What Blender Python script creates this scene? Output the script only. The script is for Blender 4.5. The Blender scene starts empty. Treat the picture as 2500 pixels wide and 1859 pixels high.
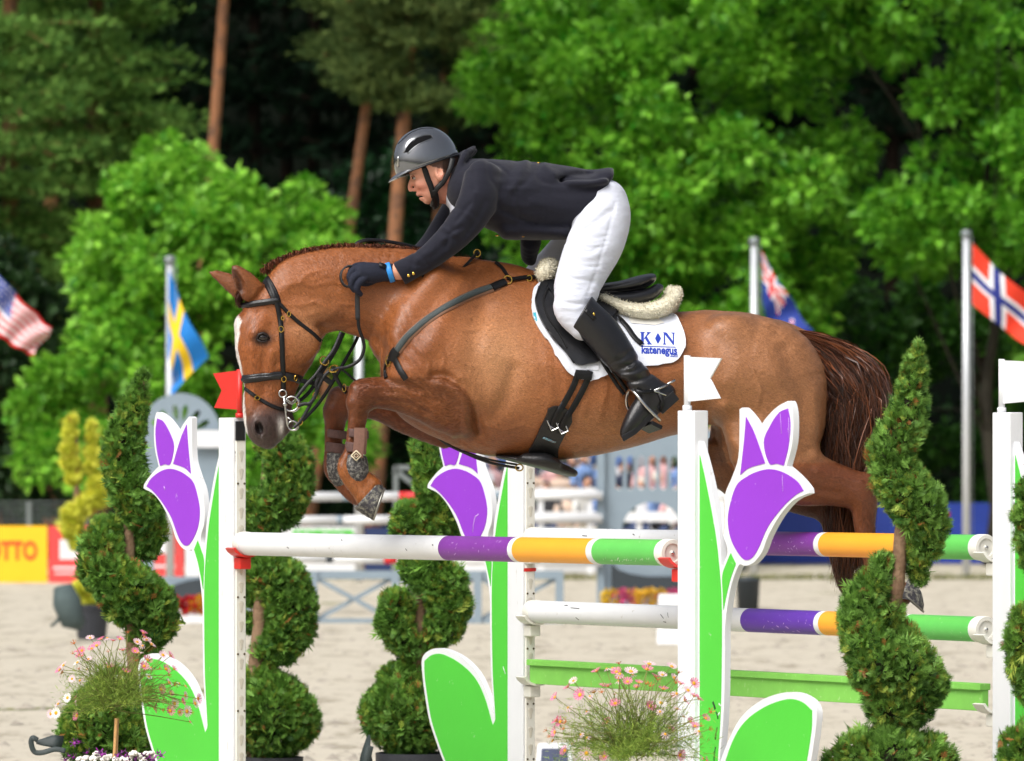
import bpy, bmesh, math, random
import numpy as np
from mathutils import Vector, Matrix
from mathutils.bvhtree import BVHTree
from mathutils.geometry import delaunay_2d_cdt

# ------------------------------------------------------------------ camera, sky, sun, exposure
scene = bpy.context.scene
LENS = 204.0
F = LENS / 36.0 * 2500.0          # focal length in photograph pixels
CAMZ, YH, UC = 1.78, 1140.0, 1250.0
D0 = 23.78                        # distance of the horse's middle
YAW = math.tan(math.radians(14))  # the horse comes towards the camera as it goes left
U0 = 1450.0
S = F / D0                        # pixels per metre at the horse

cam_d = bpy.data.cameras.new('camera')
cam = bpy.data.objects.new('camera', cam_d)
scene.collection.objects.link(cam)
cam.location = (0, 0, CAMZ)
cam.rotation_euler = (math.radians(90), 0, 0)
cam_d.lens = LENS
cam_d.sensor_width = 36.0
cam_d.shift_y = (YH - 929.5) / 2500.0
cam_d.clip_start = 0.5
cam_d.clip_end = 3000
cam_d.dof.use_dof = True
cam_d.dof.focus_distance = D0 - 0.1
cam_d.dof.aperture_fstop = 5.8
scene.camera = cam

world = bpy.data.worlds.new('World')
scene.world = world
world.use_nodes = True
SUN_EL, SUN_AZ = 50.0, 214.0       # soft light from the upper left, behind the photographer
nt = world.node_tree
nt.nodes.clear()
sky = nt.nodes.new('ShaderNodeTexSky')
sky.sky_type = 'NISHITA'
sky.sun_disc = False
sky.sun_elevation = math.radians(SUN_EL)
sky.sun_rotation = math.radians(SUN_AZ)
sky.air_density = 1.0
sky.dust_density = 6.0
hs = nt.nodes.new('ShaderNodeHueSaturation')
hs.inputs['Saturation'].default_value = 0.5
bg = nt.nodes.new('ShaderNodeBackground')
bg.inputs['Strength'].default_value = 0.068
wo = nt.nodes.new('ShaderNodeOutputWorld')
nt.links.new(sky.outputs[0], hs.inputs['Color'])
nt.links.new(hs.outputs[0], bg.inputs['Color'])
nt.links.new(bg.outputs[0], wo.inputs['Surface'])

sun_d = bpy.data.lights.new('sun', 'SUN')
sun_d.energy = 1.4
sun_d.angle = math.radians(42)
sun_d.color = (1.0, 0.985, 0.965)
sun = bpy.data.objects.new('sun', sun_d)
scene.collection.objects.link(sun)
_az, _el = math.radians(SUN_AZ), math.radians(SUN_EL)
_dir = Vector((math.sin(_az) * math.cos(_el), math.cos(_az) * math.cos(_el), math.sin(_el)))
sun.rotation_euler = _dir.to_track_quat('Z', 'Y').to_euler()

vs = scene.view_settings
vs.view_transform = 'Standard'
vs.look = 'None'
vs.exposure = 0.99
vs.gamma = 1.0
vs.use_curve_mapping = False
scene.render.engine = 'CYCLES'
scene.cycles.use_denoising = True
scene.cycles.adaptive_threshold = 0.025
scene.cycles.max_bounces = 4
scene.cycles.diffuse_bounces = 2
scene.cycles.glossy_bounces = 2
scene.cycles.transparent_max_bounces = 8
scene.cycles.caustics_reflective = False
scene.cycles.caustics_refractive = False

random.seed(7)
RNG = np.random.default_rng(11)
COL = scene.collection


# ------------------------------------------------------------------ helpers: places
def W(u, v, D):
    """photograph pixel (u, v) at distance D -> world point"""
    return Vector(((u - UC) * D / F, D, CAMZ - (v - YH) * D / F))


def H3(u, v, w=0.0):
    """horse-and-rider space: pixels at the horse's distance, w = depth in the same unit"""
    Dp = D0 + YAW * (u - U0) / S
    return Vector(((u - UC) * Dp / F, Dp + w / S, CAMZ - (v - YH) * Dp / F))


def mid_y(p):
    """depth of the horse's middle plane at a world point"""
    Dp = D0
    for _ in range(4):
        Dp = D0 + YAW * (UC + F * p.x / Dp - U0) / S
    return Dp


def h3a(P):
    P = np.asarray(P, dtype=np.float64)
    Dp = D0 + YAW * (P[:, 0] - U0) / S
    return np.stack([(P[:, 0] - UC) * Dp / F, Dp + P[:, 2] / S, CAMZ - (P[:, 1] - YH) * Dp / F], axis=1)


# ------------------------------------------------------------------ helpers: objects
def mesh_from(name, V, Fc, mat=None, smooth=True, mats=None, mat_idx=None):
    me = bpy.data.meshes.new(name)
    V = np.asarray(V, dtype=np.float32).reshape(-1, 3)
    if isinstance(Fc, np.ndarray) and Fc.ndim == 2:
        n, k = Fc.shape
        me.vertices.add(len(V))
        me.vertices.foreach_set('co', V.ravel())
        me.loops.add(n * k)
        me.loops.foreach_set('vertex_index', np.ascontiguousarray(Fc, dtype=np.int32).ravel())
        me.polygons.add(n)
        me.polygons.foreach_set('loop_start', np.arange(0, n * k, k, dtype=np.int32))
        me.polygons.foreach_set('loop_total', np.full(n, k, dtype=np.int32))
        me.update(calc_edges=True)
        me.validate()
    else:
        me.from_pydata([tuple(map(float, p)) for p in V], [], [tuple(int(i) for i in f) for f in Fc])
        me.update()
    if smooth is not None:
        me.polygons.foreach_set('use_smooth', [bool(smooth)] * len(me.polygons))
    for m in (mats or ([mat] if mat else [])):
        me.materials.append(m)
    if mat_idx is not None:
        me.polygons.foreach_set('material_index', np.asarray(mat_idx, dtype=np.int32))
    return me


def link(name, me, parent=None, loc=None):
    o = bpy.data.objects.new(name, me)
    COL.objects.link(o)
    if parent is not None:
        o.parent = parent
    if loc is not None:
        o.location = loc
    return o


def tag(o, label=None, cat=None, group=None, kind=None):
    if label: o['label'] = label
    if cat: o['category'] = cat
    if group: o['group'] = group
    if kind: o['kind'] = kind
    return o


def thing(name, label, cat, loc, group=None):
    """an Empty at the thing's base; parts are built in world space and keep their place"""
    o = bpy.data.objects.new(name, None)
    COL.objects.link(o)
    o.location = loc
    o.empty_display_size = 0.1
    tag(o, label, cat, group)
    return o


def part(name, me, parent, label=None):
    """mesh in world coordinates parented to a thing (or part), keeping its place"""
    o = bpy.data.objects.new(name, me)
    COL.objects.link(o)
    p, off = parent, Vector((0, 0, 0))
    while p is not None:
        off += Vector(p.location)
        p = p.parent
    o.parent = parent
    o.location = -off
    if label: o['label'] = label
    return o


def part_loose(name, me, parent, label=None):
    """like part(), but every separate piece of the mesh becomes an object of its own"""
    nv = len(me.vertices)
    up = list(range(nv))
    def find(i):
        while up[i] != i:
            up[i] = up[up[i]]; i = up[i]
        return i
    for e in me.edges:
        a, b = find(e.vertices[0]), find(e.vertices[1])
        if a != b: up[a] = b
    groups = {}
    for p in me.polygons: groups.setdefault(find(p.vertices[0]), []).append(p)
    if len(groups) == 1: return [part(name, me, parent, label)]
    out = []
    for ps in groups.values():
        idx = {}
        for p in ps:
            for v in p.vertices: idx.setdefault(v, len(idx))
        m2 = mesh_from(me.name, [me.vertices[v].co for v in idx], [tuple(idx[v] for v in p.vertices) for p in ps], me.materials[0] if me.materials else None, True)
        autosmooth(m2, 50)
        out.append(part(name, m2, parent, label))
    return out


class MB:
    """collects geometry for one mesh"""
    def __init__(s):
        s.v, s.f = [], []

    def add(s, V, Fc):
        b = len(s.v)
        s.v.extend([tuple(p) for p in V])
        s.f.extend([tuple(i + b for i in f) for f in Fc])
        return s

    def box(s, c, h, R=None):
        """axis box with centre c and half sizes h, optionally rotated by 3x3 R"""
        V = []
        for dx in (-1, 1):
            for dy in (-1, 1):
                for dz in (-1, 1):
                    p = Vector((dx * h[0], dy * h[1], dz * h[2]))
                    if R is not None: p = R @ p
                    V.append(Vector(c) + p)
        return s.add(V, [(0, 1, 3, 2), (4, 6, 7, 5), (0, 4, 5, 1), (2, 3, 7, 6), (0, 2, 6, 4), (1, 5, 7, 3)])

    def bar(s, a, b, w, h, up=(0, 0, 1)):
        """rectangular bar between a and b"""
        a, b = Vector(a), Vector(b)
        t = (b - a); L = t.length; t.normalize()
        x = t.cross(Vector(up))
        if x.length < 1e-4: x = t.cross(Vector((0, 1, 0)))
        x.normalize(); y = x.cross(t)
        R = Matrix((x, t, y)).transposed()
        return s.box((a + b) / 2, (w / 2, L / 2, h / 2), R)

    def tube(s, pts, rad, n=8, cap=True, flat=1.0):
        pts = [Vector(p) for p in pts]
        if not hasattr(rad, '__len__'): rad = [rad] * len(pts)
        V, Fc = [], []
        ref = None
        for i, p in enumerate(pts):
            t = pts[min(i + 1, len(pts) - 1)] - pts[max(i - 1, 0)]
            if t.length < 1e-9: t = Vector((0, 0, 1))
            t.normalize()
            if ref is None:
                ref = t.cross(Vector((0, 0, 1)))
                if ref.length < 0.1: ref = t.cross(Vector((1, 0, 0)))
            x = ref - t * ref.dot(t)
            if x.length < 1e-6: x = t.orthogonal()
            x.normalize(); ref = x
            y = t.cross(x)
            for k in range(n):
                a = 2 * math.pi * k / n
                V.append(p + x * math.cos(a) * rad[i] + y * math.sin(a) * rad[i] * flat)
        m = len(pts)
        for i in range(m - 1):
            for k in range(n):
                k2 = (k + 1) % n
                Fc.append((i * n + k, i * n + k2, (i + 1) * n + k2, (i + 1) * n + k))
        if cap:
            Fc.append(tuple(range(n - 1, -1, -1)))
            Fc.append(tuple((m - 1) * n + k for k in range(n)))
        return s.add(V, Fc)

    def ribbon(s, pts, nrm, width, thick):
        """strap: flat rounded section swept along pts with surface normals nrm"""
        n = len(pts)
        if not hasattr(width, '__len__'): width = [width] * n
        V, Fc = [], []
        prof = [(-.5, 0), (-.5, .55), (-.34, 1), (.34, 1), (.5, .55), (.5, 0)]
        m = len(prof)
        for i in range(n):
            t = Vector(pts[min(i + 1, n - 1)]) - Vector(pts[max(i - 1, 0)])
            t.normalize()
            nn = Vector(nrm[i]); nn = nn - t * nn.dot(t)
            if nn.length < 1e-6: nn = t.orthogonal()
            nn.normalize()
            b = nn.cross(t)
            for (x, y) in prof:
                V.append(Vector(pts[i]) + b * (x * width[i]) + nn * (y * thick))
        for i in range(n - 1):
            for k in range(m):
                k2 = (k + 1) % m
                Fc.append((i * m + k, i * m + k2, (i + 1) * m + k2, (i + 1) * m + k))
        Fc.append(tuple(range(m - 1, -1, -1)))
        Fc.append(tuple((n - 1) * m + k for k in range(m)))
        return s.add(V, Fc)

    def ring(s, c, R, r, axis, n=18, k=8, sx=1.0, sy=1.0, xdir=None):
        """torus (or oval ring) round an axis"""
        ax = Vector(axis).normalized()
        x = Vector(xdir).normalized() if xdir is not None else ax.orthogonal().normalized()
        x = (x - ax * x.dot(ax)).normalized()
        y = ax.cross(x)
        V, Fc = [], []
        for i in range(n):
            a = 2 * math.pi * i / n
            d = x * math.cos(a) * sx + y * math.sin(a) * sy
            cc = Vector(c) + d * R
            dn = d.normalized()
            for j in range(k):
                b = 2 * math.pi * j / k
                V.append(cc + dn * math.cos(b) * r + ax * math.sin(b) * r)
        for i in range(n):
            for j in range(k):
                Fc.append((i * k + j, ((i + 1) % n) * k + j, ((i + 1) % n) * k + (j + 1) % k, i * k + (j + 1) % k))
        return s.add(V, Fc)

    def ball(s, c, r, nu=12, nv=8, R=None):
        if not hasattr(r, '__len__'): r = (r, r, r)
        V, Fc = [], []
        for j in range(nv + 1):
            th = math.pi * j / nv
            for i in range(nu):
                a = 2 * math.pi * i / nu
                p = Vector((r[0] * math.sin(th) * math.cos(a), r[1] * math.sin(th) * math.sin(a), r[2] * math.cos(th)))
                if R is not None: p = R @ p
                V.append(Vector(c) + p)
        for j in range(nv):
            for i in range(nu):
                i2 = (i + 1) % nu
                Fc.append((j * nu + i, (j + 1) * nu + i, (j + 1) * nu + i2, j * nu + i2))
        return s.add(V, Fc)

    def lathe(s, c, prof, n=24, axis=(0, 0, 1)):
        """profile [(radius, height)] turned about an axis through c"""
        ax = Vector(axis).normalized()
        x = ax.orthogonal().normalized(); y = ax.cross(x)
        V, Fc = [], []
        for (r, h) in prof:
            for k in range(n):
                a = 2 * math.pi * k / n
                V.append(Vector(c) + ax * h + (x * math.cos(a) + y * math.sin(a)) * r)
        for j in range(len(prof) - 1):
            for k in range(n):
                k2 = (k + 1) % n
                Fc.append((j * n + k, j * n + k2, (j + 1) * n + k2, (j + 1) * n + k))
        return s.add(V, Fc)

    def mesh(s, name, mat, smooth=True):
        me = mesh_from(name, s.v, s.f, mat, smooth)
        bm = bmesh.new(); bm.from_mesh(me)
        bmesh.ops.remove_doubles(bm, verts=bm.verts, dist=1e-6)
        bmesh.ops.recalc_face_normals(bm, faces=bm.faces)
        bm.to_mesh(me); bm.free()
        return me


def autosmooth(me, deg=35):
    me.polygons.foreach_set('use_smooth', [True] * len(me.polygons))
    me.set_sharp_from_angle(angle=math.radians(deg))
    return me


def bevel_mesh(me, w, seg=2, deg=30):
    bm = bmesh.new(); bm.from_mesh(me)
    ed = [e for e in bm.edges if len(e.link_faces) == 2 and e.calc_face_angle(0) > math.radians(deg)]
    bmesh.ops.bevel(bm, geom=ed, offset=w, segments=seg, profile=0.6, affect='EDGES', clamp_overlap=True)
    bm.to_mesh(me); bm.free()
    return me


def catmull(P, n=6, closed=False):
    P = np.asarray(P, dtype=np.float64)
    out = []
    N = len(P)
    rng = range(N if closed else N - 1)
    for i in rng:
        if closed:
            p0, p1, p2, p3 = P[(i - 1) % N], P[i], P[(i + 1) % N], P[(i + 2) % N]
        else:
            p0 = P[i - 1] if i > 0 else 2 * P[0] - P[1]
            p1, p2 = P[i], P[i + 1]
            p3 = P[i + 2] if i + 2 < N else 2 * P[-1] - P[-2]
        for t in np.arange(n) / n:
            out.append(0.5 * ((2 * p1) + (-p0 + p2) * t + (2 * p0 - 5 * p1 + 4 * p2 - p3) * t * t + (-p0 + 3 * p1 - 3 * p2 + p3) * t ** 3))
    if not closed:
        out.append(P[-1])
    return np.array(out)


# ------------------------------------------------------------------ helpers: materials
_M = {}


def srgb(r, g, b):
    f = lambda c: (c / 255 / 12.92) if c / 255 <= 0.04045 else ((c / 255 + 0.055) / 1.055) ** 2.4
    return (f(r), f(g), f(b))


def mat(name, color, rough=0.5, var=0.0, vscale=8.0, bump=0.0, bscale=60.0, spec=0.5, metal=0.0,
        coat=0.0, sheen=0.0, attr=None, color2=None, detail=4.0, stretch=None, trans=0.0, rvar=0.0, dirt=None):
    """procedural surface: base colour broken up by noise, noise bump, optional colour attribute"""
    if name in _M: return _M[name]
    m = bpy.data.materials.new(name)
    m.use_nodes = True
    nt = m.node_tree
    b = nt.nodes['Principled BSDF']
    b.inputs['Roughness'].default_value = rough
    b.inputs['Metallic'].default_value = metal
    b.inputs['Specular IOR Level'].default_value = spec
    b.inputs['Coat Weight'].default_value = coat
    b.inputs['Sheen Weight'].default_value = sheen
    tc = nt.nodes.new('ShaderNodeTexCoord')
    src = tc.outputs['Object']
    if stretch is not None:
        mp = nt.nodes.new('ShaderNodeMapping')
        mp.inputs['Scale'].default_value = stretch
        nt.links.new(src, mp.inputs['Vector'])
        src = mp.outputs['Vector']
    if attr:
        at = nt.nodes.new('ShaderNodeAttribute')
        at.attribute_name = attr
        col = at.outputs['Color']
    else:
        rgb = nt.nodes.new('ShaderNodeRGB')
        rgb.outputs[0].default_value = (*color, 1)
        col = rgb.outputs[0]
    if var > 0 or color2 is not None:
        no = nt.nodes.new('ShaderNodeTexNoise')
        no.inputs['Scale'].default_value = vscale
        no.inputs['Detail'].default_value = detail
        no.inputs['Roughness'].default_value = 0.6
        nt.links.new(src, no.inputs['Vector'])
        if color2 is not None:
            cr = nt.nodes.new('ShaderNodeValToRGB')
            cr.color_ramp.elements[0].position = 0.38
            cr.color_ramp.elements[1].position = 0.64
            nt.links.new(no.outputs['Fac'], cr.inputs['Fac'])
            mx = nt.nodes.new('ShaderNodeMix'); mx.data_type = 'RGBA'
            nt.links.new(cr.outputs['Color'], mx.inputs['Factor'])
            nt.links.new(col, mx.inputs[6])
            mx.inputs[7].default_value = (*color2, 1)
            col = mx.outputs[2]
        if var > 0:
            mr = nt.nodes.new('ShaderNodeMapRange')
            mr.inputs['From Min'].default_value = 0.25
            mr.inputs['From Max'].default_value = 0.75
            mr.inputs['To Min'].default_value = 1 - var
            mr.inputs['To Max'].default_value = 1 + var
            nt.links.new(no.outputs['Fac'], mr.inputs['Value'])
            mu = nt.nodes.new('ShaderNodeMix'); mu.data_type = 'RGBA'; mu.blend_type = 'MULTIPLY'
            mu.inputs['Factor'].default_value = 1.0
            nt.links.new(col, mu.inputs[6])
            nt.links.new(mr.outputs['Result'], mu.inputs[7])
            col = mu.outputs[2]
    if dirt is not None:                         # (colour, scale, threshold): specks and splashes of dirt
        dn = nt.nodes.new('ShaderNodeTexNoise')
        dn.inputs['Scale'].default_value = dirt[1]
        dn.inputs['Detail'].default_value = 6.0
        dn.inputs['Roughness'].default_value = 0.7
        nt.links.new(src, dn.inputs['Vector'])
        dr = nt.nodes.new('ShaderNodeMapRange')
        dr.inputs['From Min'].default_value = dirt[2]
        dr.inputs['From Max'].default_value = dirt[2] + (dirt[3] if len(dirt) > 3 else 0.04)
        nt.links.new(dn.outputs['Fac'], dr.inputs['Value'])
        dm = nt.nodes.new('ShaderNodeMix'); dm.data_type = 'RGBA'
        nt.links.new(dr.outputs['Result'], dm.inputs['Factor'])
        nt.links.new(col, dm.inputs[6])
        dm.inputs[7].default_value = (*dirt[0], 1)
        col = dm.outputs[2]
    nt.links.new(col, b.inputs['Base Color'])
    if bump > 0:
        n2 = nt.nodes.new('ShaderNodeTexNoise')
        n2.inputs['Scale'].default_value = bscale
        n2.inputs['Detail'].default_value = 5.0
        nt.links.new(src, n2.inputs['Vector'])
        bp = nt.nodes.new('ShaderNodeBump')
        bp.inputs['Strength'].default_value = bump
        bp.inputs['Distance'].default_value = 0.01
        nt.links.new(n2.outputs['Fac'], bp.inputs['Height'])
        nt.links.new(bp.outputs['Normal'], b.inputs['Normal'])
        if rvar > 0:
            rr = nt.nodes.new('ShaderNodeMapRange')
            rr.inputs['To Min'].default_value = max(0, rough - rvar)
            rr.inputs['To Max'].default_value = min(1, rough + rvar)
            nt.links.new(n2.outputs['Fac'], rr.inputs['Value'])
            nt.links.new(rr.outputs['Result'], b.inputs['Roughness'])
    if trans > 0:
        out = nt.nodes['Material Output']
        tr = nt.nodes.new('ShaderNodeBsdfTranslucent')
        nt.links.new(col, tr.inputs['Color'])
        ms = nt.nodes.new('ShaderNodeMixShader')
        ms.inputs[0].default_value = trans
        nt.links.new(b.outputs[0], ms.inputs[1])
        nt.links.new(tr.outputs[0], ms.inputs[2])
        nt.links.new(ms.outputs[0], out.inputs['Surface'])
    _M[name] = m
    return m


# ------------------------------------------------------------------ helpers: organic shapes as blended distance fields
import openvdb

BIG = 1.0e3


class Field:
    def __init__(s, lo, hi, h):
        s.h = float(h)
        s.lo = np.array(lo, dtype=np.float32)
        s.n = np.ceil((np.array(hi) - np.array(lo)) / h).astype(int) + 1
        s.D = np.full(tuple(s.n), BIG, dtype=np.float32)

    def box(s, lo, hi):
        a = np.clip(np.floor((np.array(lo) - s.lo) / s.h).astype(int), 0, s.n)
        b = np.clip(np.ceil((np.array(hi) - s.lo) / s.h).astype(int) + 1, 0, s.n)
        if np.any(b <= a): return None, None
        sl = tuple(slice(int(i), int(j)) for i, j in zip(a, b))
        ax = [s.lo[k] + s.h * np.arange(a[k], b[k], dtype=np.float32) for k in range(3)]
        return sl, (ax[0][:, None, None], ax[1][None, :, None], ax[2][None, None, :])

    def blend(s, sl, d, k, op):
        A = s.D[sl]
        if op == 'add':
            if k > 0:
                hh = np.maximum(k - np.abs(A - d), 0) / k
                s.D[sl] = np.minimum(A, d) - hh * hh * k * 0.25
            else:
                s.D[sl] = np.minimum(A, d)
        elif op == 'sub':
            d = -d
            if k > 0:
                hh = np.maximum(k - np.abs(A - d), 0) / k
                s.D[sl] = np.maximum(A, d) + hh * hh * k * 0.25
            else:
                s.D[sl] = np.maximum(A, d)

    def chain(s, pts, k=10.0, op='add', sub=4):
        """swept ellipse: pts rows (u, v, w, radius in the picture plane, radius in depth)"""
        P = np.asarray(pts, dtype=np.float64)
        if P.shape[1] == 4: P = np.c_[P, P[:, 3]]
        if len(P) > 2: P = catmull(P, sub)
        P[:, 3:] = np.maximum(P[:, 3:], 0.6)
        rm = P[:, 3:].max()
        mg = k + 4 * s.h
        lo = (P[:, :3] - P[:, 3:].max(axis=1)[:, None]).min(axis=0) - mg
        hi = (P[:, :3] + P[:, 3:].max(axis=1)[:, None]).max(axis=0) + mg
        sl, ax = s.box(lo, hi)
        if sl is None: return
        tmp = np.full(s.D[sl].shape, BIG, dtype=np.float32)
        off = [x.start for x in sl]
        for i in range(max(1, len(P) - 1)):
            a, b = P[i], P[min(i + 1, len(P) - 1)]
            r = max(a[3:].max(), b[3:].max()) + mg
            l2 = np.minimum(a[:3], b[:3]) - r
            h2 = np.maximum(a[:3], b[:3]) + r
            s2, x2 = s.box(l2, h2)
            if s2 is None: continue
            ts = tuple(slice(q.start - o, q.stop - o) for q, o in zip(s2, off))
            if any(t.start < 0 for t in ts):
                ts = tuple(slice(max(0, t.start), t.stop) for t in ts)
            e = b[:3] - a[:3]
            L = float(np.linalg.norm(e))
            X = [x2[j] - np.float32(a[j]) for j in range(3)]
            if L > 1e-6:
                e = e / L
                tl = X[0] * np.float32(e[0]) + X[1] * np.float32(e[1]) + X[2] * np.float32(e[2])
                t = np.clip(tl / L, 0, 1)
            else:
                e = np.array([1.0, 0, 0]); tl = X[0] + 0 * X[1] + 0 * X[2]; t = np.zeros_like(tl); L = 0.0
            # depth-like axis m: depth made perpendicular to the spine; n: remaining axis
            m = np.array([0, 0, 1.0]) - e * e[2]
            if np.linalg.norm(m) < 0.2: m = np.array([0, 1.0, 0]) - e * e[1]
            m /= np.linalg.norm(m)
            n = np.cross(e, m)
            qn = X[0] * np.float32(n[0]) + X[1] * np.float32(n[1]) + X[2] * np.float32(n[2])
            qm = X[0] * np.float32(m[0]) + X[1] * np.float32(m[1]) + X[2] * np.float32(m[2])
            qe = tl - t * np.float32(L)
            ra = np.float32(a[3]) + t * np.float32(b[3] - a[3])
            rb = np.float32(a[4]) + t * np.float32(b[4] - a[4])
            re = np.minimum(ra, rb)
            f2 = (qn / ra) ** 2 + (qm / rb) ** 2 + (qe / re) ** 2
            g = np.sqrt((qn / ra ** 2) ** 2 + (qm / rb ** 2) ** 2 + (qe / re ** 2) ** 2) + 1e-9
            f = np.sqrt(f2)
            d = (f - 1) * np.maximum(f, 1e-3) / g
            d = np.where(f < 0.35, -0.7 * np.minimum(ra, rb), d)
            tgt = tmp[ts]
            dd = d[tuple(slice(0, q) for q in tgt.shape)]
            np.minimum(tgt, dd, out=tgt)
        s.blend(sl, tmp, k, op)

    def ell(s, c, r, k=10.0, op='add', rot=0.0, yaw=0.0):
        """ellipsoid, rot = turn in the picture plane (degrees), yaw = turn about the vertical"""
        c = np.asarray(c, dtype=np.float64); r = np.asarray(r, dtype=np.float64)
        mg = k + 4 * s.h
        R = r.max() + mg
        sl, ax = s.box(c - R, c + R)
        if sl is None: return
        x, y, z = ax[0] - np.float32(c[0]), ax[1] - np.float32(c[1]), ax[2] - np.float32(c[2])
        cy, sy_ = math.cos(math.radians(yaw)), math.sin(math.radians(yaw))
        x, z = x * cy + z * sy_, -x * sy_ + z * cy
        ca, sa = math.cos(math.radians(rot)), math.sin(math.radians(rot))
        x, y = x * ca + y * sa, -x * sa + y * ca
        f = np.sqrt((x / r[0]) ** 2 + (y / r[1]) ** 2 + (z / r[2]) ** 2)
        g = np.sqrt((x / r[0] ** 2) ** 2 + (y / r[1] ** 2) ** 2 + (z / r[2] ** 2) ** 2) + 1e-9
        d = (f - 1) * np.maximum(f, 1e-3) / g
        d = np.where(f < 0.3, -0.7 * r.min(), d).astype(np.float32)
        s.blend(sl, d, k, op)

    def barrel(s, st, k=10.0):
        """body lofted along u: rows (u, top v, bottom v, half depth, pinch at the top)"""
        st = np.asarray(st, dtype=np.float64)
        C = catmull(st, 6)
        u0, u1 = C[:, 0].min(), C[:, 0].max()
        sl, ax = s.box((u0, C[:, 1].min() - 60, -C[:, 3].max() - 60), (u1, C[:, 2].max() + 60, C[:, 3].max() + 60))
        uu = ax[0].ravel()
        g_ = lambda c: np.interp(uu, C[:, 0], C[:, c]).astype(np.float32)[:, None, None]
        tp, bt, hw, pk = g_(1), g_(2), g_(3), g_(4)
        c, h = (tp + bt) / 2, (bt - tp) / 2
        t = (ax[1] - c) / h
        Wd = hw * (1 - pk * np.clip(-t, 0, 1) ** 1.3)
        q = ax[2]
        f = np.sqrt(t * t + (q / Wd) ** 2)
        g = np.sqrt((t / h) ** 2 + (q / Wd ** 2) ** 2) + 1e-9
        d = (f - 1) * np.maximum(f, 1e-3) / g
        d = np.where(f < 0.3, -0.7 * np.minimum(h, Wd), d).astype(np.float32)
        s.blend(sl, d, k, 'add')

    def relief(s, path, sigma, amp, side=0):
        """raises (amp > 0) or hollows the surface along a path seen from the side; side -1 near, 1 far, 0 both"""
        P = np.asarray(path, dtype=np.float64)
        if len(P) > 2: P = catmull(P, 4)
        lo = P.min(axis=0) - 3 * sigma; hi = P.max(axis=0) + 3 * sigma
        l3 = (lo[0], lo[1], s.lo[2] if side <= 0 else 0)
        h3 = (hi[0], hi[1], s.lo[2] + s.h * s.n[2] if side >= 0 else 0)
        sl, ax = s.box(l3, h3)
        if sl is None: return
        U, V = np.meshgrid(ax[0].ravel(), ax[1].ravel(), indexing='ij')
        d2 = np.full(U.shape, 1e9)
        for i in range(max(1, len(P) - 1)):
            a, b = P[i], P[min(i + 1, len(P) - 1)]
            e = b - a; L2 = max(e @ e, 1e-9)
            t = np.clip(((U - a[0]) * e[0] + (V - a[1]) * e[1]) / L2, 0, 1)
            d2 = np.minimum(d2, (U - a[0] - t * e[0]) ** 2 + (V - a[1] - t * e[1]) ** 2)
        s.D[sl] -= (amp * np.exp(-d2 / (2 * sigma * sigma))).astype(np.float32)[:, :, None]

    def cut(s, p, n, k=0.0):
        """keeps only the side of the plane the normal points away from"""
        n = np.asarray(n, dtype=np.float64); n = n / np.linalg.norm(n)
        ax = [s.lo[j] + s.h * np.arange(s.n[j], dtype=np.float32) for j in range(3)]
        d = ((ax[0][:, None, None] - p[0]) * n[0] + (ax[1][None, :, None] - p[1]) * n[1] + (ax[2][None, None, :] - p[2]) * n[2]).astype(np.float32)
        if k > 0:
            hh = np.maximum(k - np.abs(s.D - d), 0) / k
            s.D = np.maximum(s.D, d) + hh * hh * k * 0.25
        else:
            s.D = np.maximum(s.D, d)

    def mesh_px(s, smooth_it=2):
        h = s.h
        A = np.clip(s.D, -3 * h, 3 * h).astype(np.float32)
        A[0], A[-1] = 3 * h, 3 * h
        A[:, 0], A[:, -1] = 3 * h, 3 * h
        A[:, :, 0], A[:, :, -1] = 3 * h, 3 * h
        g = openvdb.FloatGrid(3 * h)
        g.copyFromArray(A, tolerance=0.0)
        pts, quads = g.convertToQuads(0.0)
        pts = np.asarray(pts, dtype=np.float64); quads = np.asarray(quads, dtype=np.int64)
        for _ in range(smooth_it):
            ia = quads[:, [0, 1, 1, 2, 2, 3, 3, 0]].ravel(); ib = quads[:, [1, 0, 2, 1, 3, 2, 0, 3]].ravel()
            cnt = np.bincount(ia, minlength=len(pts))
            acc = np.stack([np.bincount(ia, pts[ib, c], len(pts)) for c in range(3)], axis=1)
            pts = 0.5 * pts + 0.5 * acc / np.maximum(cnt, 1)[:, None]
        P = pts * h + s.lo
        # face winding: outward = growing distance
        a, b, c = P[quads[:, 0]], P[quads[:, 1]], P[quads[:, 2]]
        vol = np.einsum('ij,ij->i', a, np.cross(b, c)).sum()
        return P, quads


def field_mesh(name, fld, material, smooth_it=2):
    P, q = fld.mesh_px(smooth_it)
    Vw = h3a(P)
    a, b, c, d = (Vw[q[:, i]] for i in range(4))
    vol = (np.einsum('ij,ij->i', a, np.cross(b, c)) + np.einsum('ij,ij->i', a, np.cross(c, d))).sum()
    if vol < 0: q = q[:, ::-1]
    return mesh_from(name, Vw, np.ascontiguousarray(q), material, True), P


def set_colors(me, name, rgb):
    at = me.color_attributes.new(name, 'FLOAT_COLOR', 'POINT')
    rgba = np.ones((len(me.vertices), 4), dtype=np.float32)
    rgba[:, :3] = rgb
    at.data.foreach_set('color', rgba.ravel())


def bvh_of(me):
    n = len(me.vertices)
    co = np.empty(n * 3, dtype=np.float32); me.vertices.foreach_get('co', co)
    co = co.reshape(-1, 3)
    return BVHTree.FromPolygons([tuple(map(float, p)) for p in co], [tuple(p.vertices) for p in me.polygons])


CAMP = Vector((0, 0, CAMZ))


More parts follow.
